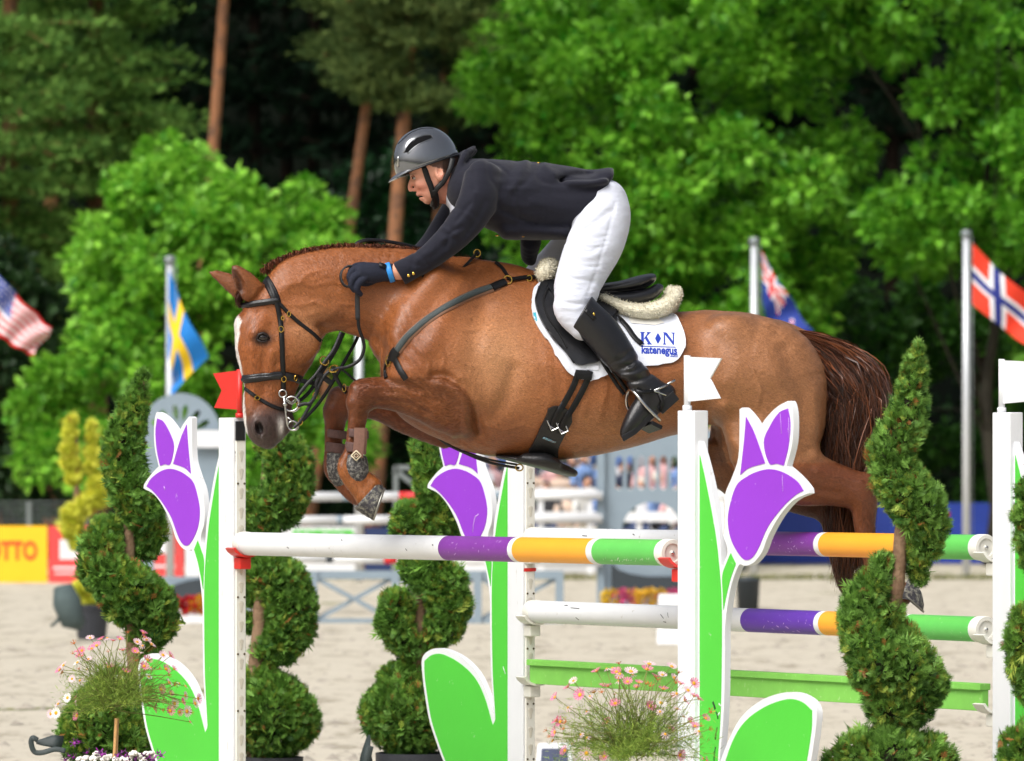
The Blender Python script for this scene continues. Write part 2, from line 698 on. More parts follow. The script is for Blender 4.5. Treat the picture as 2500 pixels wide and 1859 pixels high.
def shoot(bvhs, u, v):
    """first surface seen through pixel (u, v): point, normal"""
    d = (W(u, v, D0) - CAMP).normalized()
    best = None
    for b in (bvhs if isinstance(bvhs, (list, tuple)) else [bvhs]):
        h = b.ray_cast(CAMP, d)
        if h[0] is not None and (best is None or h[3] < best[2]):
            nn = h[1]
            if nn.dot(d) > 0: nn = -nn
            best = (h[0], nn, h[3])
    return (best[0], best[1]) if best else None
# ------------------------------------------------------------------ tack: draped sheets and straps
def resample(path, step, closed=False):
    P = np.asarray(path, dtype=np.float64)
    if closed: P = np.r_[P, P[:1]]
    L = np.r_[0, np.cumsum(np.linalg.norm(np.diff(P, axis=0), axis=1))]
    n = max(2, int(round(L[-1] / step)) + 1)
    s = np.linspace(0, L[-1], n)
    if closed: s = s[:-1]
    return np.stack([np.interp(s, L, P[:, k]) for k in range(P.shape[1])], axis=1)


def cdt_fill(outline, step, holes=()):
    """outline (and holes) filled with well-shaped triangles"""
    O = resample(outline, step, True)
    verts = [Vector((float(p[0]), float(p[1]))) for p in O]
    n = len(verts)
    edges = [(i, (i + 1) % n) for i in range(n)]
    for hl in holes:
        Hh = resample(hl, step, True); b = len(verts)
        verts += [Vector((float(p[0]), float(p[1]))) for p in Hh]
        edges += [(b + i, b + (i + 1) % len(Hh)) for i in range(len(Hh))]
    lo, hi = O.min(axis=0), O.max(axis=0)
    r = 0
    y = lo[1] + step * 0.5
    def inside(x, y_, Pn):
        c = False; j = len(Pn) - 1
        for i in range(len(Pn)):
            if (Pn[i][1] > y_) != (Pn[j][1] > y_) and x < (Pn[j][0] - Pn[i][0]) * (y_ - Pn[i][1]) / (Pn[j][1] - Pn[i][1]) + Pn[i][0]: c = not c
            j = i
        return c
    while y < hi[1]:
        x = lo[0] + (step * 0.5 if r % 2 else 0)
        while x < hi[0]:
            if inside(x, y, O) and np.min((O[:, 0] - x) ** 2 + (O[:, 1] - y) ** 2) > (0.5 * step) ** 2:
                verts.append(Vector((float(x), float(y))))
            x += step
        y += step * 0.87; r += 1
    V, E_, Fc, *_ = delaunay_2d_cdt(verts, edges, [], 0 if holes else 1, 1e-4)
    Fc = [tuple(f) for f in Fc]
    if holes:                                  # keep faces inside the outline and outside the holes
        keep = []
        Hs = [resample(hl, step, True) for hl in holes]
        for f in Fc:
            cx = sum(V[i][0] for i in f) / len(f); cy = sum(V[i][1] for i in f) / len(f)
            if inside(cx, cy, O) and not any(inside(cx, cy, h_) for h_ in Hs): keep.append(f)
        Fc = keep
    return np.array([(p[0], p[1]) for p in V]), Fc


def thicken(V, N, Fc, t):
    """sheet V with normals N -> closed slab of thickness t"""
    n = len(V)
    V2 = [Vector(p) for p in V] + [Vector(p) + Vector(q) * t for p, q in zip(V, N)]
    cnt = {}
    for f in Fc:
        for a, b in zip(f, f[1:] + f[:1]):
            cnt[(a, b)] = cnt.get((a, b), 0) + 1
    F2 = [tuple(reversed(f)) for f in Fc] + [tuple(i + n for i in f) for f in Fc]
    for (a, b) in cnt:
        if (b, a) not in cnt:
            F2.append((a, b, b + n, a + n))
    return V2, F2


def drape(name, outline, bvhs, lift, thick, material, step=9.0, mirror=False, holes=(), quilt=None, smooth_y=0):
    """sheet hung over what the camera sees through the outline"""
    V, Fc = cdt_fill(outline, step, holes)
    P, N, ok = [], [], []
    last = None
    for (u, v) in V:
        h = shoot(bvhs, u, v)
        if h is None and last is not None:      # just past the edge: take the nearest depth
            h = (W(u, v, last[0].y), last[1])
        if h is None:
            h = (W(u, v, H3(u, v).y - 0.05), Vector((0, -1, 0)))
        last = h
        P.append(Vector(h[0])); N.append(Vector(h[1]))
    if smooth_y:
        nb = [set() for _ in P]
        for f in Fc:
            for a, b in zip(f, f[1:] + f[:1]): nb[a].add(b); nb[b].add(a)
        for _ in range(smooth_y):
            P = [(P[i] * 0.4 + sum((P[j] for j in nb[i]), Vector()) / len(nb[i]) * 0.6) if nb[i] else P[i] for i in range(len(P))]
            N = [(N[i] + sum((N[j] for j in nb[i]), Vector())).normalized() for i in range(len(N))]
    base = [p + n * (lift / S) for p, n in zip(P, N)]
    if quilt:
        base = [b_ + n * (quilt(u, v) / S) for b_, n, (u, v) in zip(base, N, V)]
    V2, F2 = thicken(base, N, Fc, thick / S)
    mb = MB().add(V2, F2)
    if mirror:
        mb.add([Vector((p.x, 2 * mid_y(p) - p.y, p.z)) for p in V2], [tuple(reversed(f)) for f in F2])
    me = mb.mesh(name, material)
    autosmooth(me, 50)
    return me


def strap_pts(bvhs, path, lift=1.0, step=6.0, smooth=2):
    Pp = resample(catmull(path, 6) if len(path) > 2 else path, step)
    pts, nr = [], []
    for (u, v) in Pp:
        h = shoot(bvhs, u, v)
        if h is None: continue
        pts.append(h[0] + h[1] * (lift / S)); nr.append(h[1])
    for _ in range(smooth):
        pts = [pts[0]] + [(pts[i - 1] + pts[i] * 2 + pts[i + 1]) / 4 for i in range(1, len(pts) - 1)] + [pts[-1]]
        nr = [(nr[max(i - 1, 0)] + nr[i] * 2 + nr[min(i + 1, len(nr) - 1)]).normalized() for i in range(len(nr))]
    return pts, nr


def mirror_pts(pts, nr):
    return [Vector((p.x, 2 * mid_y(p) - p.y, p.z)) for p in pts], [Vector((n.x, -n.y, n.z)) for n in nr]


def strap(mb, bvhs, path, width, thick=3.0, lift=0.3, wrap=False, far=False):
    """strap lying on the surface; wrap = goes on round to the far side, far = second strap on the far side"""
    pts, nr = strap_pts(bvhs, path, lift)
    mp, mn = mirror_pts(pts, nr)
    if wrap:
        pts, nr = pts + mp[::-1], nr + mn[::-1]
    mb.ribbon(pts, nr, width / S, thick / S)
    if far: mb.ribbon(mp, mn, width / S, thick / S)
    return pts, nr


def free_strap(mb, path3, width, thick=2.5, nrm=(0, -1, 0.15), n=6):
    P = catmull(path3, n) if len(path3) > 2 else np.asarray(path3, float)
    pts = [H3(*p) for p in P]
    mb.ribbon(pts, [Vector(nrm)] * len(pts), width / S, thick / S)


def buckle(mb, u, v, w, rx, ry, r, ang=0, nrm=(0, -1, 0)):
    mb.ring(H3(u, v, w), 1.0 / S, r / S, nrm, 16, 6, rx, ry, xdir=(math.cos(math.radians(ang)), 0, math.sin(math.radians(ang))))


m_leather = mat('black_leather', srgb(17, 17, 19), rough=0.42, var=0.2, vscale=60, bump=0.15, bscale=220, spec=0.35)
m_leather_g = mat('saddle_leather', srgb(22, 23, 27), rough=0.34, var=0.18, vscale=30, bump=0.12, bscale=160, spec=0.55)
m_gold = mat('brass_fittings', srgb(214, 176, 84), rough=0.25, metal=1.0, var=0.1)
m_steel = mat('steel_fittings', srgb(196, 196, 194), rough=0.22, metal=1.0, var=0.1)
m_padw = mat('white_cotton', srgb(226, 230, 240), rough=0.9, var=0.04, vscale=30, bump=0.25, bscale=250, sheen=0.2)
m_wool = mat('cream_sheepskin', srgb(236, 229, 204), rough=0.95, var=0.08, vscale=50, bump=0.6, bscale=160, sheen=0.3)

def text_px(body_txt, size, x0, x1, y, bv, lift=0.7, squash=1.0, tilt=1.6, bold=0.012):
    """built-in font, fitted between pixels x0..x1 with its baseline at y, laid on a surface"""
    cu = bpy.data.curves.new('t', 'FONT'); cu.body = body_txt; cu.size = 1.0; cu.offset = bold; cu.resolution_u = 3
    ob = bpy.data.objects.new('t', cu); COL.objects.link(ob)
    dg = bpy.context.evaluated_depsgraph_get(); dg.update()
    me = bpy.data.meshes.new_from_object(ob.evaluated_get(dg))
    V = [v.co.copy() for v in me.vertices]; Fc = [tuple(p.vertices) for p in me.polygons]
    bpy.data.objects.remove(ob); bpy.data.curves.remove(cu); bpy.data.meshes.remove(me)
    mn, mx = min(p.x for p in V), max(p.x for p in V)
    sc = (x1 - x0) / (mx - mn)
    pts = []
    for p in V:
        u = x0 + (p.x - mn) * sc; v = y - p.y * size + (u - x0) * math.tan(math.radians(tilt))
        if callable(bv): pts.append(bv(u, v))
        else:
            h = shoot(bv, u, v)
            pts.append((h[0] + h[1] * (lift / S)) if h else W(u, v, H3(u, v).y - 0.3))
    return pts, Fc


# ------------------------------------------------------------------ the setting: sand, verge, wooded slope
def sand_material():
    m = mat('arena_sand', srgb(194, 186, 169), rough=0.95, var=0.05, vscale=0.9, bump=0.5, bscale=9.0, spec=0.15, detail=8)
    nt = m.node_tree
    b = nt.nodes['Principled BSDF']
    lk = [l for l in nt.links if l.to_socket == b.inputs['Base Color']][0]
    col = lk.from_socket
    tc = nt.nodes.new('ShaderNodeTexCoord')
    # hoof marks and raked streaks: darker damp patches
    mp = nt.nodes.new('ShaderNodeMapping'); mp.inputs['Scale'].default_value = (0.9, 0.3, 1)
    n1 = nt.nodes.new('ShaderNodeTexNoise'); n1.inputs['Scale'].default_value = 2.6; n1.inputs['Detail'].default_value = 8; n1.inputs['Roughness'].default_value = 0.7
    r1 = nt.nodes.new('ShaderNodeMapRange'); r1.inputs['From Min'].default_value = 0.52; r1.inputs['From Max'].default_value = 0.70
    n2 = nt.nodes.new('ShaderNodeTexNoise'); n2.inputs['Scale'].default_value = 7.0; n2.inputs['Detail'].default_value = 6; n2.inputs['Roughness'].default_value = 0.75
    r2 = nt.nodes.new('ShaderNodeMapRange'); r2.inputs['From Min'].default_value = 0.56; r2.inputs['From Max'].default_value = 0.68; r2.inputs['To Max'].default_value = 0.75
    ad = nt.nodes.new('ShaderNodeMath'); ad.operation = 'MAXIMUM'
    mx_ = nt.nodes.new('ShaderNodeMix'); mx_.data_type = 'RGBA'
    nt.links.new(tc.outputs['Object'], mp.inputs['Vector'])
    nt.links.new(mp.outputs['Vector'], n1.inputs['Vector']); nt.links.new(mp.outputs['Vector'], n2.inputs['Vector'])
    nt.links.new(n1.outputs['Fac'], r1.inputs['Value']); nt.links.new(n2.outputs['Fac'], r2.inputs['Value'])
    nt.links.new(r1.outputs[0], ad.inputs[0]); nt.links.new(r2.outputs[0], ad.inputs[1])
    sc_ = nt.nodes.new('ShaderNodeMath'); sc_.operation = 'MULTIPLY'; sc_.inputs[1].default_value = 0.95
    nt.links.new(ad.outputs[0], sc_.inputs[0])
    nt.links.new(sc_.outputs[0], mx_.inputs['Factor']); nt.links.new(col, mx_.inputs[6])
    mx_.inputs[7].default_value = (*srgb(128, 118, 98), 1)
    nt.links.new(mx_.outputs[2], b.inputs['Base Color'])
    return m


def sheet(name, x0, x1, y0, y1, z, nx, ny, material, amp=0.0, fn=None):
    xs = np.linspace(x0, x1, nx + 1); ys = np.linspace(y0, y1, ny + 1)
    X, Y = np.meshgrid(xs, ys)
    Z = np.full(X.shape, z) + (fn(X, Y) if fn else 0) + (RNG.normal(0, amp, X.shape) if amp else 0)
    V = np.stack([X, Y, Z], axis=2).reshape(-1, 3)
    i = (np.arange(ny)[:, None] * (nx + 1) + np.arange(nx)[None, :]).ravel()
    Fc = np.stack([i, i + 1, i + nx + 2, i + nx + 1], axis=1)
    return mesh_from(name, V, Fc, material, True)


m_grass = mat('meadow_grass', srgb(92, 108, 52), rough=0.9, var=0.3, vscale=3.0, bump=0.6, bscale=30, color2=srgb(140, 132, 92))
tag(link('ground', sheet('ground_sheet', -900, 900, -40, 1500, -0.012, 30, 40, m_grass)), kind='structure')
tag(link('arena', sheet('arena_sand', -60, 60, -12, 111, 0.0, 100, 130, sand_material(), 0.006)), kind='structure')
# clods and hoof-kicked lumps of sand, too many to count
rg = np.random.default_rng(71)
n = 3600
tr_ = rg.integers(0, 26, n); x0 = rg.uniform(-7, 7, 26); sl = rg.normal(0, 0.5, 26); cv = rg.normal(0, 0.02, 26)
yy = 34 + 40 * rg.uniform(0, 1, n) ** 1.6
xx = x0[tr_] + sl[tr_] * (yy - 45) + cv[tr_] * (yy - 45) ** 2 + rg.normal(0, 0.22, n)
wild = rg.random(n) < 0.35; xx[wild] = rg.uniform(-9, 9, wild.sum())
r = 0.016 + 0.05 * rg.uniform(0, 1, n) ** 2; hh = r * rg.uniform(0.25, 0.6, n)
ang = rg.uniform(0, 6.28, n)
V = []
for k in range(5):
    a = ang + k * 2 * math.pi / 5
    V.append(np.stack([xx + np.cos(a) * r * rg.uniform(0.7, 1.3, n), yy + np.sin(a) * r * rg.uniform(0.7, 1.3, n), np.full(n, -0.004)], axis=1))
V.append(np.stack([xx + rg.normal(0, 0.2, n) * r, yy + rg.normal(0, 0.2, n) * r, hh], axis=1))
V = np.stack(V, axis=1).reshape(-1, 3)
i6 = np.arange(n)[:, None] * 6
Fc = np.concatenate([i6 + np.array([[k, (k + 1) % 5, 5]]) for k in range(5)])
tag(link('sand_clods', mesh_from('sand_clods', V, Fc, mat('damp_sand', srgb(168, 160, 147), rough=0.95, var=0.25, vscale=2.0, spec=0.1), True)), 'scattered clods and hoof marks on the sand', 'sand', kind='stuff')
# wooded slope rising behind the showground
m_floor = mat('shaded_forest_floor', srgb(13, 17, 10), rough=0.95, var=0.4, vscale=0.8, bump=0.8, bscale=4, color2=srgb(7, 12, 7), spec=0.02)  # shade under the canopy put into this near-black base colour
tag(link('hillside', sheet('hillside_sheet', -160, 160, 112, 420, 0.0, 60, 50, m_floor, 0.0,
     lambda X, Y: np.clip((Y - 116) / 14, 0, None) ** 1.25 * 2.4 + 0.5 * np.sin(X * 0.21) + 0.4 * np.sin(Y * 0.31) - 0.9)), kind='structure')


# ------------------------------------------------------------------ leaves and trees
def scatter(base, faces, pos, R, scl):
    """copies of a small leaf mesh: base (k,3), faces (f,m), positions, rotations, sizes -> arrays"""
    n, k = len(pos), len(base)
    V = np.einsum('nij,kj->nki', R, base) * scl[:, None, None] + pos[:, None, :]
    Fc = (faces[None] + (np.arange(n) * k)[:, None, None]).reshape(-1, faces.shape[1])
    return V.reshape(-1, 3), Fc


def frames(dirs, roll):
    """rotation matrices whose x axis follows dirs, rolled about it"""
    x = dirs / (np.linalg.norm(dirs, axis=1, keepdims=True) + 1e-9)
    up = np.tile(np.array([0, 0, 1.0]), (len(x), 1))
    bad = np.abs(x[:, 2]) > 0.95
    up[bad] = (0, 1, 0)
    y = np.cross(up, x); y /= np.linalg.norm(y, axis=1, keepdims=True)
    z = np.cross(x, y)
    c, s = np.cos(roll)[:, None], np.sin(roll)[:, None]
    y2, z2 = y * c + z * s, -y * s + z * c
    return np.stack([x, y2, z2], axis=2)


LEAF = np.array([(0, 0, 0), (0.48, 0.34, 0.06), (1.0, 0, -0.05), (0.48, -0.34, 0.06)])
LEAF_F = np.array([(0, 1, 2), (0, 2, 3)])


def leaf_mat(name, rough=0.5, trans=0.35, spec=0.35):
    return mat(name, (0.1, 0.2, 0.04), rough=rough, attr='leaf', trans=trans, spec=spec, var=0.1, vscale=3)


def leaf_cloud(name, centers, radii, n_leaf, size, c_lo, c_hi, parent, material, flat=0.8, rng=RNG, up=0.35, shell=0.55, per=None):
    """foliage: leaves spread through clumps; one mesh"""
    centers = np.asarray(centers, float); radii = np.asarray(radii, float)
    p = radii ** 2 / (radii ** 2).sum()
    ci = rng.choice(len(centers), n_leaf, p=p)
    d = rng.normal(0, 1, (n_leaf, 3)); d /= np.linalg.norm(d, axis=1, keepdims=True)
    r = (shell + (1 - shell) * rng.uniform(0, 1, n_leaf) ** 0.6) * rng.uniform(0.8, 1.12, n_leaf)
    pos = centers[ci] + d * (r * radii[ci])[:, None] * np.array([1, 1, flat])
    dr = d * 0.8 + rng.normal(0, 0.55, (n_leaf, 3)) + np.array([0, 0, up - 0.45])
    R = frames(dr, rng.uniform(-0.9, 0.9, n_leaf))
    V, Fc = scatter(LEAF, LEAF_F, pos, R, size * rng.choice([0.55, 0.8, 1.0, 1.35], n_leaf) * rng.uniform(0.8, 1.2, n_leaf))
    me = mesh_from(name, V, Fc, material, False)
    t = np.clip(0.5 + 0.28 * rng.normal(0, 1, n_leaf) + 0.25 * (rng.random(len(centers))[ci] - 0.5), 0, 1)
    col = np.array(c_lo)[None] * (1 - t)[:, None] + np.array(c_hi)[None] * t[:, None]
    set_colors(me, 'leaf', np.repeat(col, len(LEAF), axis=0))
    o = part(name, me, parent)
    return o


m_leafb = leaf_mat('broad_leaf', 0.45, 0.4)
m_leafd = leaf_mat('dark_leaf', 0.7, 0.25, 0.08)
m_bark = mat('grey_bark', srgb(46, 42, 32), rough=0.9, var=0.3, vscale=6, bump=0.8, bscale=20)
m_pine = mat('pine_bark', srgb(164, 110, 72), rough=0.85, var=0.3, vscale=5, bump=0.9, bscale=14, color2=srgb(92, 66, 50))


def limbs(base, top_pts, r0, material, name, parent):
    mb = MB()
    trunk_top = Vector((base.x, base.y, max(p.z for p in top_pts) * 0.75))
    k = 8
    pts = [base + (trunk_top - base) * (i / k) + Vector((math.sin(i * 1.7) * 0.12, math.cos(i * 1.3) * 0.12, 0)) for i in range(k + 1)]
    mb.tube(pts, [r0 * (1 - 0.75 * i / k) for i in range(k + 1)], 10)
    for q, t in enumerate(top_pts):
        a = pts[2 + q % (k - 2)]
        mid = a.lerp(t, 0.5) + Vector((0, 0, 0.25))
        mb.tube([a, mid, t], [r0 * 0.22, r0 * 0.12, r0 * 0.04], 6)
    return part(name, mb.mesh(name, material), parent)


def in_poly(x, y, Pn):
    c = False; j = len(Pn) - 1
    for i in range(len(Pn)):
        if (Pn[i][1] > y) != (Pn[j][1] > y) and x < (Pn[j][0] - Pn[i][0]) * (y - Pn[i][1]) / (Pn[j][1] - Pn[i][1]) + Pn[i][0]: c = not c
        j = i
    return c


def broad_tree(label, D, outline, n_cl, rpx, n_leaf, size, c_lo, c_hi, base_uv, seed, depth=2.4, cat='tree', r0=0.22, name='broadleaf_tree', gaps=()):
    """crown grown inside an outline (pixels at distance D), in clumps of radius rpx"""
    rng = np.random.default_rng(seed)
    k = D / F
    O = np.array(outline, float)
    cs, rs = [], []
    lo, hi = O.min(axis=0), O.max(axis=0)
    cu, cv = O.mean(axis=0)
    tries = 0
    while len(cs) < n_cl and tries < 20000:
        tries += 1
        u, v = rng.uniform(lo[0], hi[0]), rng.uniform(lo[1], hi[1])
        if not in_poly(u, v, O) or any((u - g[0]) ** 2 / g[2] ** 2 + (v - g[1]) ** 2 / g[3] ** 2 < 1 for g in gaps): continue
        ed = min(1.0, np.min(np.hypot(O[:, 0] - u, O[:, 1] - v)) / 160)
        r = rng.uniform(*rpx)
        dy = -depth * math.sqrt(ed) * rng.uniform(0.1, 1.0) if rng.random() < 0.75 else depth * 0.5 * rng.uniform(0, 1)
        p = W(u, v, D); cs.append((p.x, p.y + dy, p.z)); rs.append(r * k)
    b = W(base_uv[0], base_uv[1], D); b.z = 0
    T = thing(name, label, cat, b)
    tops = [Vector(cs[i]) for i in rng.choice(len(cs), min(14, len(cs)), replace=False)]
    limbs(b, tops, r0, m_bark, 'trunk', T)
    leaf_cloud('crown', cs, rs, n_leaf, size, c_lo, c_hi, T, m_leafb, 0.85, rng)
    return T


G_LO, G_HI = srgb(62, 136, 24), srgb(164, 224, 78)
broad_tree('bright green rounded tree behind the blue and yellow flag', 96, [(60, 1190), (70, 1010), (120, 900), (170, 760), (215, 620), (275, 470), (340, 390), (430, 355), (520, 405), (600, 395), (680, 440), (760, 480), (835, 530), (860, 600), (880, 760), (900, 900), (860, 1180)],
           150, (36, 70), 26000, 0.17, G_LO, G_HI, (480, 1300), 5, 2.2)
broad_tree('tall light green leafy tree right behind the rider', 106, [(1150, 160), (1240, 60), (1260, -120), (1850, -150), (1900, 60), (1990, 200), (2060, 330), (2110, 470), (2090, 620), (1990, 780), (1990, 1150), (1330, 1180), (1200, 900), (1180, 500), (1300, 470), (1180, 330), (1130, 260)],
           235, (42, 92), 52000, 0.18, srgb(50, 126, 20), srgb(156, 220, 72), (1650, 1300), 8, 3.6, r0=0.2,
           gaps=[(1250, 440, 60, 36), (1560, 330, 70, 40), (1490, 330, 60, 50), (1840, 360, 50, 60)])
broad_tree('deep green leafy tree overhanging the red flag with the blue cross', 104, [(1860, -150), (2600, -150), (2650, 700), (2480, 640), (2300, 620), (2180, 640), (2100, 520), (2260, 420), (2230, 300), (2100, 260), (2000, 160), (1900, 60)],
           105, (38, 80), 26000, 0.18, srgb(44, 116, 18), srgb(138, 206, 62), (2420, 1300), 12, 3.0, r0=0.16, gaps=[(2140, 250, 90, 110), (2350, 430, 80, 60), (2200, 300, 70, 70)])
broad_tree('small dark green tree in the gap behind the horse tail', 110, [(1900, 800), (2060, 740), (2200, 700), (2420, 760), (2560, 820), (2600, 1200), (1900, 1210)],
           60, (34, 66), 12000, 0.17, srgb(30, 74, 24), srgb(88, 144, 50), (2150, 1300), 14, 2.0, r0=0.2, gaps=[(2300, 980, 120, 90)])
broad_tree('dim green young tree between the pine trunks behind the rider', 116, [(700, 330), (860, 300), (1050, 380), (1200, 480), (1240, 760), (1200, 1180), (820, 1180), (860, 700), (760, 500)],
           60, (34, 66), 9000, 0.18, srgb(10, 38, 18), srgb(34, 80, 38), (1000, 1300), 17, 2.0, r0=0.16)


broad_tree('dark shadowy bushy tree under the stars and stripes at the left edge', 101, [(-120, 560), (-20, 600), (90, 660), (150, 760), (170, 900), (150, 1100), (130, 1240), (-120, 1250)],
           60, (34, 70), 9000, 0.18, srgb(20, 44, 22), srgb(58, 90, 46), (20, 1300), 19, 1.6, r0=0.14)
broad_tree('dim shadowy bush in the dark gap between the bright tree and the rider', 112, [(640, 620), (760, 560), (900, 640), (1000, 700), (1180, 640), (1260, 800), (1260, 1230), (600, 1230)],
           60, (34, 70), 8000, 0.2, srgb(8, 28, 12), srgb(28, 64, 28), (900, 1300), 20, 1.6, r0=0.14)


# pines: straight reddish trunks and layered needle crowns
NEED = np.array([(0, 0, 0), (0.5, 0.10, 0.03), (1.0, 0, 0), (0.5, -0.10, 0.03), (0.3, 0.02, 0), (0.95, 0.42, 0.05), (0.45, 0.16, 0.02), (0.3, -0.02, 0), (0.45, -0.16, 0.02), (0.95, -0.42, 0.05)])
NEED_F = np.array([(0, 1, 2), (0, 2, 3), (4, 5, 6), (7, 8, 9)])
m_need = leaf_mat('pine_needles', 0.8, 0.2, 0.06)


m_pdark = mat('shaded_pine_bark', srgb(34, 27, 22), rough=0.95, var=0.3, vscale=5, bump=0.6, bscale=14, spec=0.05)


def pine(label, D, foot, lean, height, r0, tiers, seed, c_lo, c_hi, n=3000, size=0.5, bark=None):
    """foot: pixel u of the trunk at v = 1140; tiers: (v, spread px, direction -1/0/1)"""
    rng = np.random.default_rng(seed)
    b = W(foot, 1140, D); b.z = max(0.0, ((max(D - 116, 0)) / 14) ** 1.25 * 2.4 - 0.8)
    T = thing('pine_tree', label, 'tree', b)
    k = D / F
    mb = MB()
    zt = height
    pts = [Vector((b.x + lean * k * (i / 10) * (zt / (12)), b.y, b.z - 0.3 + (zt - b.z) * i / 10)) for i in range(11)]
    mb.tube(pts, [r0 * (1 - 0.55 * i / 10) for i in range(11)], 10)
    pos, dirs = [], []
    for (v, sp, sd) in tiers:
        z = CAMZ - (v - YH) * k
        f = np.clip((z - b.z) / (zt - b.z), 0, 1)
        c = pts[0].lerp(pts[-1], f)
        nb = 9
        for j in range(nb):
            a = rng.uniform(0, 2 * math.pi)
            if sd: a = (0 if sd > 0 else math.pi) + rng.normal(0, 0.75)
            L = sp * k * rng.uniform(0.55, 1.15)
            tip = Vector((c.x + math.cos(a) * L, c.y - abs(math.sin(a)) * L * 0.8 if rng.random() < 0.7 else c.y + math.sin(a) * L * 0.8, z + rng.uniform(-0.35, 0.2) - 0.08 * L))
            mid = c.lerp(tip, 0.5) + Vector((0, 0, 0.12 * L))
            mb.tube([c, mid, tip], [r0 * 0.22, r0 * 0.14, 0.012], 5)
            q = max(6, int(n / (len(tiers) * nb)))
            t = rng.uniform(0.42, 1.06, q)
            base = np.array(c)[None] * ((1 - t) ** 2)[:, None] + np.array(mid)[None] * (2 * t * (1 - t))[:, None] + np.array(tip)[None] * (t ** 2)[:, None]
            off = rng.normal(0, 1, (q, 3)) * np.array([0.32, 0.32, 0.10]) * (0.35 + 0.3 * L)
            pos.append(base + off); dirs.append(off * 1.2 + rng.normal(0, 0.4, (q, 3)) + np.array([math.cos(a) * 0.2, -0.1, 0.3]))
    part('trunk', mb.mesh('pine_trunk', bark or m_pine), T)
    pos = np.concatenate(pos); dirs = np.concatenate(dirs)
    R = frames(dirs, rng.uniform(-1.5, 1.5, len(pos)))
    V, Fc = scatter(NEED, NEED_F, pos, R, size * rng.uniform(0.6, 1.2, len(pos)))
    me = mesh_from('pine_crown', V, Fc, m_need, False)
    t = rng.uniform(0, 1, len(pos))
    set_colors(me, 'leaf', np.repeat(np.array(c_lo)[None] * (1 - t)[:, None] + np.array(c_hi)[None] * t[:, None], len(NEED), axis=0))
    part('crown', me, T)
    return T


P_LO, P_HI = srgb(56, 98, 44), srgb(138, 180, 86)
pine('dense pine with drooping green boughs at the left edge', 108, 235, 0, 17, 0.24, [(v, s, 0) for v, s in ((-260, 150), (-150, 190), (-50, 210), (30, 190), (118, 230), (205, 220), (290, 240), (345, 180), (430, 210), (530, 200), (610, 190))], 21, P_LO, P_HI, 22000, 0.22)
pine('pine with tiers of boughs cut off by the left edge', 106, 20, 6, 16, 0.22, [(v, s, 0) for v, s in ((-200, 140), (-80, 170), (60, 180), (150, 200), (235, 190), (345, 210), (440, 180), (540, 160), (640, 170), (740, 150))], 22, P_LO, P_HI, 15000, 0.22)
pine('pine with a bare lower trunk half hidden in boughs', 112, 130, -4, 18, 0.2, [(v, s, 0) for v, s in ((-260, 150), (-120, 190), (30, 200), (120, 190), (200, 190), (300, 170), (560, 170), (680, 200), (800, 190), (900, 200))], 23, srgb(30, 54, 30), srgb(76, 104, 54), 16000, 0.22)
pine('tall bare pine trunk rising behind the bright green tree', 104, 444, 118, 19, 0.14, [(v, s, 0) for v, s in ((-420, 200), (-300, 220), (-200, 200))], 24, P_LO, P_HI, 8000, 0.24)
pine('orange barked pine trunk just behind the grey helmet', 102, 900, 125, 18, 0.16, [(-260, 200, 0), (-160, 220, 0), (-60, 200, 0), (10, 180, 0), (70, 150, 0), (140, 130, -1), (210, 110, 0)], 25, srgb(48, 70, 38), srgb(112, 130, 70), 18000, 0.2)
pine('thin pale pine trunk left of the helmet', 110, 735, 215, 19, 0.14, [(-300, 200, 0), (-180, 200, 0), (-60, 190, 0), (20, 170, 0), (110, 140, -1), (170, 120, 0)], 26, srgb(48, 70, 38), srgb(104, 124, 66), 14000, 0.2)
pine('slender brown pine trunk right of the helmet', 112, 1022, 80, 18, 0.12, [(-260, 220, 0), (-140, 210, 0), (-30, 190, 0), (60, 170, 0), (140, 120, 1), (260, 90, 0)], 27, srgb(40, 58, 36), srgb(88, 106, 62), 14000, 0.2)
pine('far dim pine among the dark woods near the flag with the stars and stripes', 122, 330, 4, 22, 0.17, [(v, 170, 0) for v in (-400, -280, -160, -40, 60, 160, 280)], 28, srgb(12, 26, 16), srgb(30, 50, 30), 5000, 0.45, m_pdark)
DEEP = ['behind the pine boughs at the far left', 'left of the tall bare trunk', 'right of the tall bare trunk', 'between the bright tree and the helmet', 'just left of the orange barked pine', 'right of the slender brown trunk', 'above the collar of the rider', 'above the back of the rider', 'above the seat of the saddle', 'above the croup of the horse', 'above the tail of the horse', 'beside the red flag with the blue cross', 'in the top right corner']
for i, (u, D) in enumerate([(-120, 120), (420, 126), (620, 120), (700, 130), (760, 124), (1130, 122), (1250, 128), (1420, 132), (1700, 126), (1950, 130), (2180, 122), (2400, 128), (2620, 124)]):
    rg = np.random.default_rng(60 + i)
    o = pine('dark pine deep in the woods, ' + DEEP[i], D, u, rg.uniform(-10, 10), 24, 0.18, [(v + rg.uniform(-30, 30), rg.uniform(150, 240), 0) for v in (-800, -640, -480, -340, -220, -100, 0, 110, 220, 340, 470, 610, 760)], 80 + i, srgb(7, 18, 11), srgb(17, 36, 21), 2600, 0.55, m_pdark)  # crown and bark colours darkened in place of the canopy's shade
    o['group'] = 'dark pines deep in the woods'
